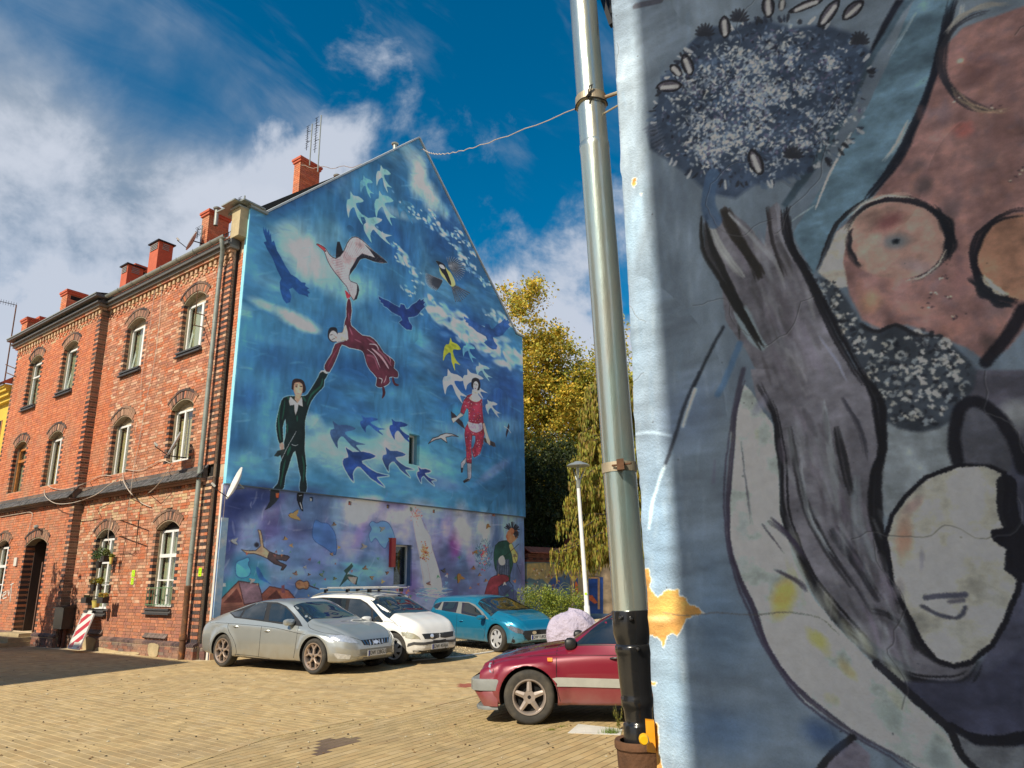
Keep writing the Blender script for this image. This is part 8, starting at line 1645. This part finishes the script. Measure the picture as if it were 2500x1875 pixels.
# small things on the wall
f = FRONT(0.); m_neon = mat('neon_green_sign', (.50, .80, .01), rough=.5, var=.05)
for (u, v, uu, vv, lab) in ((322, 1392, 331, 1408, 'upper of two neon green square stickers between the ground floor windows'), (320, 1411, 328, 1427, 'lower of two neon green square stickers between the ground floor windows'), (485, 1386, 494, 1407, 'neon green sticker beside the downpipe')):
    s0, z0 = fpt(u, vv); s1, z1 = fpt(uu, v); f = FRONT(0.); f.box((s1, .006, z0), (s0, .014, z1)); o = tag(f.build('green_sticker', m_neon, usecol=False), lab, 'sign')
    for k in range(3): f = FRONT(0.); a = z0+(z1-z0)*(.2+.25*k); f.box((s1+(s0-s1)*.3, .0145, a), (s1+(s0-s1)*(.75 if k != 1 else .5), .016, a+(z1-z0)*.08)); f.build('sticker_print', m_ink, o, usecol=False)
c = fp3(90, 1287, PD+.18); t = thing('door_lamp', 'small round lamp above the arched house door', 'lamp', c); f = MB(); f.lathe([(0, .09), (.05, .07), (.075, .02), (.07, -.02), (.05, -.03)], 16, c, N1); f.build('lamp_shade', m_zinc, t, smooth=True, usecol=False); f = MB(); f.tube([c, fp3(97, 1294, PD)], .015, 6); f.build('bracket', m_blackmetal, t, usecol=False)
s0, z0 = fpt(36, 1382, PD); s1, z1 = fpt(46, 1361, PD); f = FRONT(PD); f.box((s1, .005, z0), (s0, .05, z1)); o = tag(f.build('intercom', m_greyw, usecol=False), 'pale intercom box left of the house door', 'intercom')
# graffiti on the far left: painted strokes lying on the bricks
def graff(pts, par=None):
    P_ = [fp3(u, v, PD+.010) for u, v in pts]; f = MB()
    for i in range(len(P_)-1):
        a, b = P_[i], P_[i+1]; t = (b-a)/np.linalg.norm(b-a); n_ = np.cross(t, N1)*.018; f.add([a-n_, a+n_, b+n_, b-n_, a-n_-N1*.01, a+n_-N1*.01, b+n_-N1*.01, b-n_-N1*.01], [(0, 1, 2, 3), (0, 4, 5, 1), (2, 6, 7, 3), (0, 3, 7, 4), (1, 5, 6, 2)])
    return f
o = graff([(5, 1456), (14, 1450), (15, 1443), (8, 1448), (7, 1462), (16, 1458)]).build('graffiti', m_greyw, usecol=False); tag(o, 'white scrawled letters on the bricks left of the house door', 'graffiti')
graff([(19, 1440), (21, 1455), (26, 1436)]).build('graffiti_stroke', m_greyw, o, usecol=False); graff([(29, 1428), (24, 1470)]).build('graffiti_stroke', m_greyw, o, usecol=False); graff([(25, 1428), (33, 1424)]).build('graffiti_stroke', m_greyw, o, usecol=False)
# meter box on legs
c = onz(172, 1581); bx = thing('meter_box', 'black metal box on two rusty legs by the brick wall', 'box', c); f = MB(c, LV, N1, UPV); f.box((-.02, 0, .50), (.54, .32, 1.06)); f.add([(-.05, -.02, 1.06), (.57, -.02, 1.06), (.57, .37, 1.06), (-.05, .37, 1.06), (-.05, -.02, 1.14), (.57, -.02, 1.14), (.57, .37, 1.08), (-.05, .37, 1.08)], [(0, 3, 2, 1), (4, 5, 6, 7), (0, 1, 5, 4), (1, 2, 6, 5), (2, 3, 7, 6), (3, 0, 4, 7)]); f.build('box_body', mat('black_box_paint', (.018, .02, .02), rough=.3, var=.2), bx, usecol=False)
for x in (.12, .36): f = MB(c, LV, N1, UPV); f.lathe([(.045, 0), (.045, .5)], 10, (x, .16, 0)); f.build('leg', mat('rusty_leg', (.10, .035, .02), rough=.8) if 'rusty_leg' not in bpy.data.materials else bpy.data.materials['rusty_leg'], bx, smooth=True, usecol=False)
# red and white warning board leaning on the wall
bl, br_ = onz(166, 1583), onz(192, 1586); tl, tr = fp3(203, 1495, .16), fp3(226, 1501, .14)
bl = fp3(166, 1583, .62); bl[2] = max(bl[2], .02); O = (bl); 
wb = thing('warning_board', 'red and white striped traffic board leaning against the brick wall', 'traffic sign', onz(178, 1585)); X = fp3(193, 1587, .66)-bl; X[2] *= .3; wX = np.linalg.norm(X); X /= wX; Yd = fp3(204, 1497, .16)-bl; hY = np.linalg.norm(Yd); Yd /= hY; Zd = np.cross(X, Yd); Zd = Zd if Zd @ (CAM-bl) > 0 else -Zd
m_sr = mat('reflective_red', (.42, .012, .02), rough=.4, var=.08); m_sw = mat('reflective_white', (.62, .62, .56), rough=.4, var=.08)
f = MB(bl, X, Yd, Zd); f.box((0, 0, -.025), (wX, hY, 0)); f.prism([(wX*.3, hY), (wX*.7, hY), (wX*.62, hY+.12), (wX*.38, hY+.12)], -.02, 0, 'xy'); f.build('board', m_sw, wb, usecol=False)
n = 5; pitch = hY*.8/2.0
def clipp(poly, lo, hi):
    for s_, lim in ((1, hi), (-1, -lo)):
        out = []
        for i in range(len(poly)):
            a, b = poly[i], poly[(i+1) % len(poly)]; ia, ib = a[1]*s_ <= lim, b[1]*s_ <= lim
            if ia: out.append(a)
            if ia != ib: t = (lim*s_-a[1])/(b[1]-a[1]); out.append((a[0]+(b[0]-a[0])*t, lim*s_))
        poly = out
        if not poly: return []
    return poly
for k in range(-1, 4):
    y0 = hY*(-.06+.36*k); q = clipp([(.03, y0), (wX-.03, y0+wX*.55), (wX-.03, y0+wX*.55+hY*.175), (.03, y0+hY*.175)], .03, hY-.03)
    if len(q) > 2: f = MB(bl, X, Yd, Zd); f.prism(q, 0, .004, 'xy'); f.build('red_stripe', m_sr, wb, usecol=False)
f = MB(bl, X, Yd, Zd)
for a, b in (((0, 0, 0), (.018, hY, .02)), ((wX-.018, 0, 0), (wX, hY, .02)), ((.018, 0, 0), (wX-.018, .018, .02)), ((.018, hY-.018, 0), (wX-.018, hY, .02))): f.box(a, b)
f.build('board_rim', m_white, wb, usecol=False); f = MB(bl, X, Yd, Zd); f.box((wX*.35, .08, .004), (wX*.8, .2, .0065)); f.build('paper_label', m_greyw, wb, usecol=False)
# plants at the ground floor window
m_leaf = mat('plant_leaf', attr=True, rough=.6, var=.1, trans=.35)
def leafball(name, centres, n, size, cols, par=None, fuzz=False, seed=1, squash=1.):
    rs = np.random.RandomState(seed); k = len(centres); Cn = np.array([c[:3] for c in centres]); Rr = np.array([c[3] for c in centres]); idx = rs.choice(k, n, p=Rr**2/np.sum(Rr**2)); v = rs.normal(size=(n, 3)); v /= np.linalg.norm(v, axis=1)[:, None]
    p = Cn[idx]+v*(Rr[idx]*(rs.rand(n)**.5 if not fuzz else np.minimum(np.abs(rs.normal(size=n)), 1.7)*.62))[:, None]*np.array([1, 1, squash]); d = rs.normal(size=(n, 3))+v*.4; d /= np.linalg.norm(d, axis=1)[:, None]; e = np.cross(d, rs.normal(size=(n, 3))); e /= np.linalg.norm(e, axis=1)[:, None]; s = size*(.6+.8*rs.rand(n))[:, None]
    V = np.stack([p-d*s*.5, p+e*s*.32, p+d*s*.5, p-e*s*.32], 1).reshape(-1, 3); Fc = np.arange(4*n).reshape(n, 4)
    cc_ = np.array(cols)[rs.randint(len(cols), size=n)]; base = rs.rand(k, 1)*.5+.75; cc_ = cc_*base[idx]*(.75+.5*rs.rand(n, 1)); return npmesh(name, V, Fc, m_leaf, par, C=np.clip(cc_, 0, 1))
m_terra = mat('dark_planter', (.03, .025, .022), rough=.6); m_ypot = mat('yellow_pot', (.62, .50, .12), rough=.5)
m_stem = mat('plant_stem', (.12, .14, .05), rough=.7)
PLANTS = [(242, 1372, .30, .16, 'pot', m_terra, [(.05, .10, .03), (.12, .20, .05)], 34, 'hanging dark pot with a tall green plant at the top left of the window', .38), (258, 1357, .26, .16, 'box', m_terra, [(.22, .24, .05), (.14, .18, .05)], 50, 'dark planter of yellow green leaves at the middle of the window', .16), (272, 1362, .24, .09, 'pot', m_ypot, [(.30, .34, .06), (.2, .24, .06)], 20, 'small yellow pot hanging at the right side of the window', .10),
          (229, 1428, .32, .14, 'pot', m_terra, [(.24, .18, .06), (.16, .16, .04), (.35, .20, .05)], 40, 'dark hanging pot with brownish leaves at the left of the window', .17), (244, 1424, .26, .09, 'pot', m_terra, [(.36, .34, .03), (.3, .3, .04)], 26, 'small pot with yellow flowers in the middle of the window', .14),
          (212, 1458, .30, .30, 'box', m_terra, [(.10, .12, .06)], 10, 'dark wooden planter at the lower left of the window', .05), (252, 1458, .34, .32, 'box', m_terra, [(.55, .40, .05), (.50, .28, .12), (.3, .3, .06)], 60, 'dark planter of yellow and pink flowers on the window ledge', .10), (235, 1468, .36, .20, 'pot', m_ypot, [(.2, .2, .08)], 12, 'large yellow bucket hanging under the window planters', .05)]
for u, v, d, w, kind, m, cols, nl, lab, hh in PLANTS:
    c = fp3(u, v, d); t = thing('window_plant', lab, 'potted plant', c, group=None); f = MB(c, LV, N1, UPV)
    if kind == 'pot': f.lathe([(w*.36, -.16), (w*.5, 0), (w*.54, 0), (w*.54, .015), (w*.46, .01), (w*.3, -.02)], 16); 
    else: f.box((-w/2, -.08, -.15), (w/2, .08, 0))
    f.build('pot', m, t, smooth=kind == 'pot', usecol=False); leafball('foliage', [(*(c+UPV*(hh*.5)+LV*rr_), hh*.55) for rr_ in (np.linspace(-w*.4, w*.4, 3))], nl*9, .055, cols, t, seed=int(u))
    f = MB(); f.tube([c+UPV*(.0), c+UPV*hh*.8], .006, 5); f.build('stem', m_stem, t, usecol=False); 
    f = MB(); f.tube([c, c-N1*(d+.1)+UPV*.02], .008, 5); f.build('hook', m_blackmetal, t, usecol=False)
# green grille at the window nearest the gable
o = [q for q in OPEN if q[5] == 'lowgrille'][0]; f = FRONT(.05); 
for z in (1.16, 1.56): f.box((o[0]-.62, 0, z), (o[0]+.60, .02, z+.02))
for k in range(9): f.box((o[0]-.6+k*.145, 0, 1.16), (o[0]-.588+k*.145, .012, 1.56))
stuff(f.build('window_guard_bars', mat('green_rail', (.10, .20, .10), rough=.5), house, usecol=False))
# repaired plaster patches low on the wall
for pts in ([(208, 1556), (232, 1560), (229, 1578), (224, 1590), (202, 1588)], [(363, 1572), (386, 1574), (386, 1590), (382, 1603), (364, 1604)], [(239, 1580), (290, 1590), (334, 1592), (330, 1599), (240, 1594)]):
    q = [fpt(u, v, .105) for u, v in catmull(pts, 3, True)]; f = FRONT(); f.prism([(s, max(z, 0)) for s, z in q], .09, .112, 'xz'); f.build('plaster_patch', m_stone, house, usecol=False)
# ---------------------------------------------------------------- yellow house further along the street
OY = K+LV*13.86; yh = thing('yellow_house', 'yellow rendered house at the far left beyond the brick house', 'house', OY); m_y = mat('yellow_render', (.62, .43, .06), rough=.85, var=.12, vs=3)
def yel(): return MB(OY, LV, N1, UPV)
f = yel(); f.box((0, -9, 0), (12, .02, 8.8)); f.build('wall', m_y, yh, usecol=False); f = yel(); f.box((0, .0, 8.2), (12, .18, 8.35)); f.box((0, 0, 8.35), (12, .3, 8.5)); f.box((0, 0, 8.5), (12, .4, 8.62)); f.box((0, 0, 8.62), (12, .46, 8.72)); f.build('cornice', m_y, yh, usecol=False)
f = yel(); f.quad([(-.0, .6, 8.75), (12, .6, 8.75), (12, -4.5, 12.6), (0, -4.5, 12.6)]); f.quad([(0, .6, 8.75), (0, -4.5, 12.6), (0, -9, 8.8)]); f.build('roof', m_chim, yh, usecol=False)
for s in (1.0, 3.6, 6.2):
    for z in (5.7, 2.6): f = yel(); f.box((s-.1, .021, z-.12), (s+1.2, .14, z-.02)); f.build('window_sill', m_y, yh, usecol=False); f = yel(); f.box((s, -.25, z), (s+1.1, .022, z+1.9)); w = f.build('window', m_dark, yh, usecol=False); f = yel(); f.box((s+.0, .0225, z), (s+.07, .035, z+1.9)); f.box((s+.5, .0225, z), (s+.58, .035, z+1.9)); f.box((s+1.03, .0225, z), (s+1.1, .035, z+1.9)); f.box((s+.071, .0225, z+1.3), (s+1.029, .033, z+1.37)); f.build('frame', m_brown, w, usecol=False)
f = yel(); f.box((.5, -2.5, 9), (1.4, -1.6, 11.4)); f.build('chimney', m_chim, yh, usecol=False)
# ---------------------------------------------------------------- garden wall behind the parked cars
G0 = K+GV*13.35; gw = thing('garden_wall', 'garden wall with mural, red tile coping and a small brick pillar', 'wall', G0); 
g2a = rad(62); D2 = np.array([math.sin(g2a), math.cos(g2a), 0]); ND2 = np.array([D2[1], -D2[0], 0]); LW = 4.0; G1 = G0+GV*LW
GP = Paint(900, 300, lambda u, v: (0, 0)); f1 = lin3(300, 900, 51, 3); GP.a[:] = cmix((40, 62, 92), (92, 112, 100), f1)
gmapA = lambda u, v: ((onp(u, v, G0, N2)-G0) @ GV/LW*400, 300-onp(u, v, G0, N2)[2]/2.6*300); gmapB = lambda u, v: (400+(onp(u, v, G1, ND2)-G1) @ D2/6*500, 300-onp(u, v, G1, ND2)[2]/2.6*300)
def J_(p): return [(1260+x/3.7708, 1100+y/3.7708) for x, y in p]
GP.map = gmapA; rg = random.Random(6)
GP.poly(J_([(60, 1040), (420, 1050), (420, 1160), (330, 1170), (290, 1230), (240, 1180), (180, 1190), (120, 1170), (60, 1200)]), (150, 126, 72), 1, 6, 2, noise=.4); GP.blob(*J_([(370, 1250)])[0], 16, 26, (38, 62, 120), .9); GP.blob(*J_([(120, 1280)])[0], 14, 22, (96, 140, 124), .8)
for i in range(90): u, v = J_([(rg.uniform(80, 400), rg.uniform(1090, 1380))])[0]; GP.poly(bird(u, v, rg.uniform(.15, .35), 0, rg.uniform(-2, 2)), rg.choice([(150, 90, 50), (190, 170, 140), (90, 60, 40), (170, 100, 50), (120, 110, 70)]), .9, .8)
GP.map = gmapB
GP.poly(J_([(410, 990), (900, 990), (900, 1500), (410, 1500)]), (108, 90, 66), 1, 1); GP.poly(J_([(425, 1075), (760, 1090), (760, 1150), (425, 1140)]), (132, 112, 80), 1, 1)
for k, c in enumerate([(176, 120, 60), (140, 60, 40), (190, 170, 120), (80, 120, 130), (176, 160, 100), (190, 120, 60)]): GP.poly(J_([(440+k*22, 1082), (466+k*22, 1082), (460+k*22, 1136), (436+k*22, 1136)]), c, .9, 1.5)
GP.poly(J_([(425, 1150), (800, 1165), (800, 1500), (425, 1500)]), (22, 52, 104), 1, 1); GP.poly(J_([(425, 1165), (486, 1170), (486, 1440), (425, 1440)]), (120, 96, 72), 1, 1); GP.poly(J_([(425, 1150), (760, 1165), (760, 1180), (425, 1168)]), (170, 120, 70), 1, 1)
GP.poly(J_([(495, 1240), (515, 1205), (545, 1215), (570, 1260), (600, 1310), (612, 1400), (560, 1390), (500, 1370), (510, 1300)]), (170, 76, 34), 1, 1, 2); GP.poly(J_([(665, 1330), (700, 1330), (750, 1400), (720, 1410), (670, 1370)]), (150, 64, 30), 1, 1, 1); GP.poly(J_([(530, 1330), (560, 1320), (570, 1370), (545, 1390)]), (196, 176, 140), 1, 1, 2)
GP.poly(J_([(452, 1205), (466, 1205), (470, 1300), (462, 1420), (445, 1420), (448, 1300)]), (176, 156, 126), 1, 1, 2); GP.poly(J_([(750, 1170), (770, 1170), (770, 1460), (750, 1460)]), (160, 116, 74), 1, 1)
m_gw = mat('garden_mural', image=GP.image('garden_mural', (.55, .52, .46)), rough=.85, var=.06, bump=.3)
def wallseg(O, Dv, Nv, L, u0, u1, h=2.28):
    V = [O, O+Dv*L, O+Dv*L+UPV*h, O+UPV*h]; V = [v+Nv*dd for dd in (0, -.35) for v in V]; return npmesh('mural_panel', V, [(0, 1, 2, 3), (4, 7, 6, 5), (0, 4, 5, 1), (1, 5, 6, 2), (2, 6, 7, 3), (3, 7, 4, 0)], m_gw, gw, uv=[(u0, 0), (u1, 0), (u1, h/2.6), (u0, h/2.6)]*2)
wallseg(G0, GV, N2, LW, 0, 4/9); wallseg(G1, D2, ND2, 6, 4/9, 1)
gb = Bag(); 
for O, Dv, Nv, L in ((G0, GV, N2, LW), (G1+D2*.5, D2, ND2, 5.5)):
    for r in range(4):
        x = -(r % 2)*.12
        while x < L:
            x0, x1 = max(0, x), min(L, x+.24); x += .25; dd = .02+.02*r
            if x1-x0 > .03: gb.any([O+Dv*a+Nv*b+UPV*z for b in (-.36, dd) for a, z in ((x0, 2.285+r*.077), (x1, 2.285+r*.077), (x1, 2.285+r*.077+.066), (x0, 2.285+r*.077+.066))], jit((.16, .05, .035) if r != 1 or int(x*4) % 2 else (.05, .02, .018), rng, .2))
flush(gb, 'brick_courses', m_brick, gw); gb = Bag()
for O, Dv, Nv, L in ((G0, GV, N2, LW), (G1+D2*.5, D2, ND2, 5.5)):
    for k in range(int(L/.2)):
        for sg in (1, -1): gb.any([O+Dv*a+Nv*b+UPV*z for z_ in (0, .04) for a, b, z in ((k*.2, -.17, 2.82+z_), (k*.2+.19, -.17, 2.82+z_), (k*.2+.19, -.17+sg*.36, 2.60+z_), (k*.2, -.17+sg*.36, 2.60+z_))], jit((.34, .10, .06), rng, .2))
flush(gb, 'coping_tiles', m_redtile, gw)
pc = G1+D2*.2-N2*.1; f = MB(pc, D2, ND2, UPV); f.box((-.32, -.45, 0), (.32, .12, 2.5)); f.build('pillar', m_plaster, gw, usecol=False); f = MB(pc, D2, ND2, UPV); f.box((-.36, -.5, 2.5), (.36, .16, 3.0)); f.build('pillar_head', mat('pillar_brick', (.24, .07, .05), rough=.9, var=.3, vs=9), gw, usecol=False)
f = MB(pc, D2, ND2, UPV); f.add([(-.44, -.6, 3.0), (.44, -.6, 3.0), (.44, .26, 3.0), (-.44, .26, 3.0), (-.44, -.17, 3.5), (.44, -.17, 3.5)], [(3, 2, 5, 4), (0, 4, 5, 1), (0, 3, 4), (1, 5, 2), (0, 1, 2, 3)], (.30, .09, .06)); f.build('pillar_roof', m_redtile, gw)
# house side wall seen past the spruce
f = MB(G1+D2*6.0, D2, ND2, UPV); f.box((0, -.3, 0), (10, .0, 2.6)); th = tag(f.build('far_wall', mat('ochre_far_wall', (.33, .26, .17), rough=.9, var=.15), usecol=False), 'plain ochre wall behind the drooping spruce', 'wall')
# ---------------------------------------------------------------- street lamp
lc = CAM+ray(1432, 1400)*(20.5/ray(1432, 1400)[1]); lc[2] = 0; top_ = ray(1412, 1190); zt = CAM[2]+top_[2]/top_[1]*20.5; xt = top_[0]/top_[1]*20.5
sl_ = thing('street_lamp', 'slim white street lamp with a flat disc head before the trees', 'street lamp', lc); lt = np.array([xt, 20.5, zt]); f = MB(); f.tube([lc, lc+(lt-lc)*.22, lc+(lt-lc)*.23, lt], [.085, .08, .06, .05], 16); f.build('post', m_white, sl_, smooth=True, usecol=False)
f = MB(); f.lathe([(.056, -.02), (.06, .0), (.05, .22), (0, .22)], 14, lt); f.build('lamp_neck', m_zinc, sl_, smooth=True, usecol=False); hd = lt+np.array([.02, 0, .62])
for a in (.3, 2.2, 4.4): f = MB(); e = np.array([math.cos(a), math.sin(a), 0]); f.tube([lt+UPV*.1+e*.03, lt+UPV*.22+e*.06, hd+e*.22-UPV*.06], [.03, .022, .012], 6); f.build('lamp_arm', m_zinc, sl_, usecol=False)
f = MB(); f.lathe([(0, .12), (.10, .115), (.13, .09), (.26, .05), (.33, .0), (.32, -.02), (.24, -.03), (0, -.02)], 32, hd); f.build('lamp_head', mat('lamp_grey', (.33, .36, .36), rough=.35, metal=.4), sl_, smooth=True, usecol=False); f = MB(); f.tube([hd-UPV*.02, lt+UPV*.2], .03, 8); f.build('lamp_rod', m_zinc, sl_, usecol=False)
f = MB(); p = lc+(lt-lc)*.30; fr2 = (CAM-p); fr2[2] = 0; fr2 /= np.linalg.norm(fr2); f.lathe([(0, .002), (.035, .002), (.035, 0)], 14, p+fr2*.062, fr2); f.build('yellow_sticker', m_neon, sl_, usecol=False); f = MB(); p = lc+(lt-lc)*.16; f.box((-.11, -.09, -.10), (-.03, -.088, .12)); f.V = [tuple(np.array(v)+p) for v in f.V]; f.build('paper_notice', m_white, sl_, usecol=False)
# ---------------------------------------------------------------- scooter under a lilac cover
c = CAM+ray(1400, 1500)*(16.5/ray(1400, 1500)[1]); c[2] = 0; nu, nv = 40, 22; V = []; rs = np.random.RandomState(4); ph = rs.uniform(0, 6, 6)
for j in range(nv+1):
    t = j/nv
    for i in range(nu):
        a = 2*math.pi*i/nu; prof = (1-t**3.2)**.42 if t < 1 else 0; rx = .56*prof*(1+.05*math.sin(5*a+ph[0]+t*3)*(1-t)+.03*math.sin(11*a+ph[1])*(1-t)); ry = .34*prof*(1+.08*math.sin(7*a+ph[2])*(1-t))
        h = (1.00+.10*math.cos(a))*t**.8+.0; k_ = 1+.05*math.sin(6*a+ph[4]+4*t)+.035*abs(math.sin(4.5*a+ph[5]-5*t)); V.append(c+np.array([rx*k_*math.cos(a)-.10*t, ry*k_*math.sin(a), h*(1+.03*math.sin(7*a+ph[3]+6*t))-.10*t*max(0, math.cos(a))]))
f = MB(); f.add(V, [(j*nu+i, j*nu+(i+1) % nu, (j+1)*nu+(i+1) % nu, (j+1)*nu+i) for j in range(nv) for i in range(nu)]); tag(f.build('covered_scooter', mat('lilac_cover_cloth', (.46, .41, .52), rough=.6, var=.06, bump=1.0, bs=7, bd=.09, c2=(.34, .30, .42), c2s=4), smooth=True, sharp=80, usecol=False), 'scooter under a crumpled lilac cover beside the street lamp', 'covered scooter')
# ---------------------------------------------------------------- bush and lattice fence
bc = CAM+ray(1340, 1480)*(23.5/ray(1340, 1480)[1]); bc[2] = 0; bs_ = thing('garden_bush', 'bright yellow green bush behind the low lattice fence', 'bush', bc); rs = np.random.RandomState(5)
cl = [(bc[0]+rs.normal()*.38, bc[1]+rs.normal()*.4, .25+rs.rand()*.95, .2+.15*rs.rand()) for _ in range(26)]+[(bc[0]+.75+rs.normal()*.3, bc[1]+.6, .7+rs.rand()*.3, .2) for _ in range(6)]
leafball('foliage', cl, 9000, .05, [(.26, .30, .035), (.34, .36, .05), (.16, .22, .03), (.10, .15, .02)], bs_, seed=2); f = MB()
for k in range(9):
    a = rs.uniform(-.5, 3.6); P_ = [bc+np.array([0, 0, .2]), bc+np.array([math.cos(a)*.4, .1, 1.2+rs.rand()*.25]), bc+np.array([math.cos(a)*.8, .1, 1.35]), bc+np.array([math.cos(a)*1.05, 0, .95])]; f.tube(catmull(P_, 6), .006, 4, (.18, .2, .08))
f.build('arching_stem', m_leaf, bs_)
leafball('arching_leaves', [(bc[0]+x, bc[1]-.05, z, .05) for x, z in [(-.6, 1.1), (-.7, 1.25), (-.62, 1.38), (-.5, 1.44), (-.35, 1.42), (-.1, 1.45), (.05, 1.42), (.2, 1.3), (-.8, 1.0), (-.85, .8)]], 700, .035, [(.25, .33, .16), (.36, .42, .22)], bs_, seed=3)
fa, fb = CAM+ray(1285, 1515)*(21.5/ray(1285, 1515)[1]), CAM+ray(1400, 1530)*(21.8/ray(1400, 1530)[1]); fa[2] = fb[2] = 0; dv = fb-fa; Lf = np.linalg.norm(dv); dv /= Lf; lf = thing('lattice_fence', 'low lattice fence of crossed split poles before the bush', 'fence', fa); m_pole = mat('split_pole_wood', (.42, .30, .15), rough=.9, var=.25, vs=9)
for k in range(int(Lf/.16)+2):
    for s in (1, -1): a = fa+dv*(k*.16-.1); f = MB(); f.tube([a+np.array([0, -.015*s, .0]), a+dv*.30*s+np.array([0, -.015*s, .58])], .018, 6); f.build('pole', m_pole, lf, usecol=False)
# ---------------------------------------------------------------- trees
m_bark = mat('tree_bark', (.045, .035, .025), rough=.95, var=.3, vs=12, bump=.6, bs=30)
def tree(name, label, base, h, r, n, size, cols, seed, low=.25, squ=1.15, cols2=None, top=None, wid=1.0, group=None):
    rs = np.random.RandomState(seed); t = thing(name, label, 'tree', base, group=group); base = np.array(base, float); f = MB(); cz = h*(low+1)/2; tr = h*.022
    P_ = [base+np.array([rs.normal()*.15*k, rs.normal()*.15*k, h*.85*k/6]) for k in range(7)]; f.tube(P_, [tr*(1-.13*k) for k in range(7)], 9); f.build('trunk', m_bark, t, smooth=True, usecol=False); cl = []
    for k in range(40):
        zz = low+(1-low)*(k+.5)/40*.92; a = rs.uniform(0, 6.28); q = (zz-low)/(1-low); rad_ = r*wid*math.sqrt(max(.02, 1-((q-.38)/.66)**2))*rs.uniform(.6, 1.05); st = P_[min(6, int(zz/.85*6*.8))]
        e = np.array([base[0]+rad_*math.cos(a), base[1]+rad_*math.sin(a), h*zz+rs.uniform(-.3, .6)]); mid = (st+e)/2+np.array([0, 0, .4]); g = MB(); g.tube(catmull([st, mid, e], 4), list(np.linspace(tr*.35, .025, 9)), 5); g.build('limb', m_bark, t, usecol=False) if k < 16 else None
        for j in range(6): w_ = rs.uniform(.35, 1.0); p = st+(e-st)*w_+rs.normal(size=3)*r*.10; cl.append((*p, r*rs.uniform(.14, .27)))
        cl.append((*e, r*rs.uniform(.14, .24)))
    for k in range(230):
        v = rs.normal(size=3); v /= np.linalg.norm(v); q = rs.rand()**.45; zz = cz+v[2]*q*h*(1-low)*.5; rr_ = r*wid*(1.02-.30*max(0, v[2])*q); cl.append((base[0]+v[0]*q*rr_, base[1]+v[1]*q*rr_, zz, r*rs.uniform(.09, .17)))
    o = leafball('crown', cl, n, size, cols, t, seed=seed+1, squash=.8, fuzz=True)
    return t
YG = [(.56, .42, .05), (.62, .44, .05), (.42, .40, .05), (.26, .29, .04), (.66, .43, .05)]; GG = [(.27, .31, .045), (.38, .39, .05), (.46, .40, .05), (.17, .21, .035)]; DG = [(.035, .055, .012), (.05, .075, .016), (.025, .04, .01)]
def gpos(u, y): r_ = ray(u, 1400); return (r_[0]/r_[1]*y, y, 0)
tree('autumn_tree', 'tall yellow leaved tree rising right behind the gable', gpos(1222, 40), 18.9, 5.0, 120000, .16, YG, 3, low=.25)
tree('autumn_tree', 'green and yellow tree beside the galvanised downpipe, lower than its neighbour', gpos(1410, 42), 16.0, 5.6, 130000, .16, GG+YG[:3], 13, low=.12)
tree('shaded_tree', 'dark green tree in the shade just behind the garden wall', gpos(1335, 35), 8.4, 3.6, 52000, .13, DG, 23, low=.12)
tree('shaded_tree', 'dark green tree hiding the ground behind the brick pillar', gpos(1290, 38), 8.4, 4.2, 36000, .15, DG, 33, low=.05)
# drooping spruce on the right
sb_ = gpos(1512, 26.5); rs = np.random.RandomState(9); sp = thing('weeping_spruce', 'golden green spruce with drooping branches behind the street lamp', 'tree', sb_); f = MB(); f.tube([(sb_[0], sb_[1], 0), (sb_[0], sb_[1], 9.5)], [.22, .05], 8); f.build('trunk', m_bark, sp, smooth=True, usecol=False); V = []; C = []; g = MB()
for k in range(190):
    z = rs.uniform(2.4, 9.0); a = rs.uniform(0, 6.28); L = 2.7*(1-z/11.5)*rs.uniform(.7, 1.1)+.3; P_ = catmull([np.array([sb_[0], sb_[1], z]), np.array([sb_[0]+L*.5*math.cos(a), sb_[1]+L*.5*math.sin(a), z+.05]), np.array([sb_[0]+L*math.cos(a), sb_[1]+L*math.sin(a), z-.3])], 5); g.tube(P_, .02, 4)
    for j in range(70):
        t = rs.rand()**.7; p = P_[min(len(P_)-1, int(t*len(P_)))]+rs.normal(size=3)*.05; Ld = rs.uniform(.15, .75); 
        for q in range(5):
            zz = p[2]-Ld*q/5; w = .035*rs.uniform(.6, 1.3); b = rs.uniform(0, 6.28); cx, cy = p[0]+rs.normal()*.02, p[1]+rs.normal()*.02
            w *= .8; V.append([(cx-w*math.cos(b), cy-w*math.sin(b), zz), (cx, cy, zz-.12), (cx+w*math.cos(b), cy+w*math.sin(b), zz), (cx, cy, zz+.06)]); c_ = [(.36, .33, .045), (.42, .33, .05), (.24, .28, .04), (.30, .20, .045)][rs.randint(4)]; C.append(np.array(c_)*rs.uniform(.7, 1.2))
g.build('branches', m_bark, sp, usecol=False); V = np.array(V); npmesh('foliage', V.reshape(-1, 3), np.arange(len(V)*4).reshape(-1, 4), m_leaf, sp, C=np.array(C))
# hedge line far off so that no bare horizon shows, small tree in the street left of the picture
cl = []; rs = np.random.RandomState(12)
for k in range(150): x = rs.uniform(-30, 60); cl.append((x, 62+rs.uniform(-3, 3), rs.uniform(1, 8), 2.2))
stuff(leafball('far_wood', cl, 60000, .5, GG, None, seed=4))
p = fp3(165, 1470, 0)+np.array([sd[0], sd[1], sd[2]])*5.6; tree('street_tree', 'small tree outside the left edge of the picture', (p[0], p[1], 0), float(p[2])+.5, .95, 3600, .12, GG, 44, low=.55)
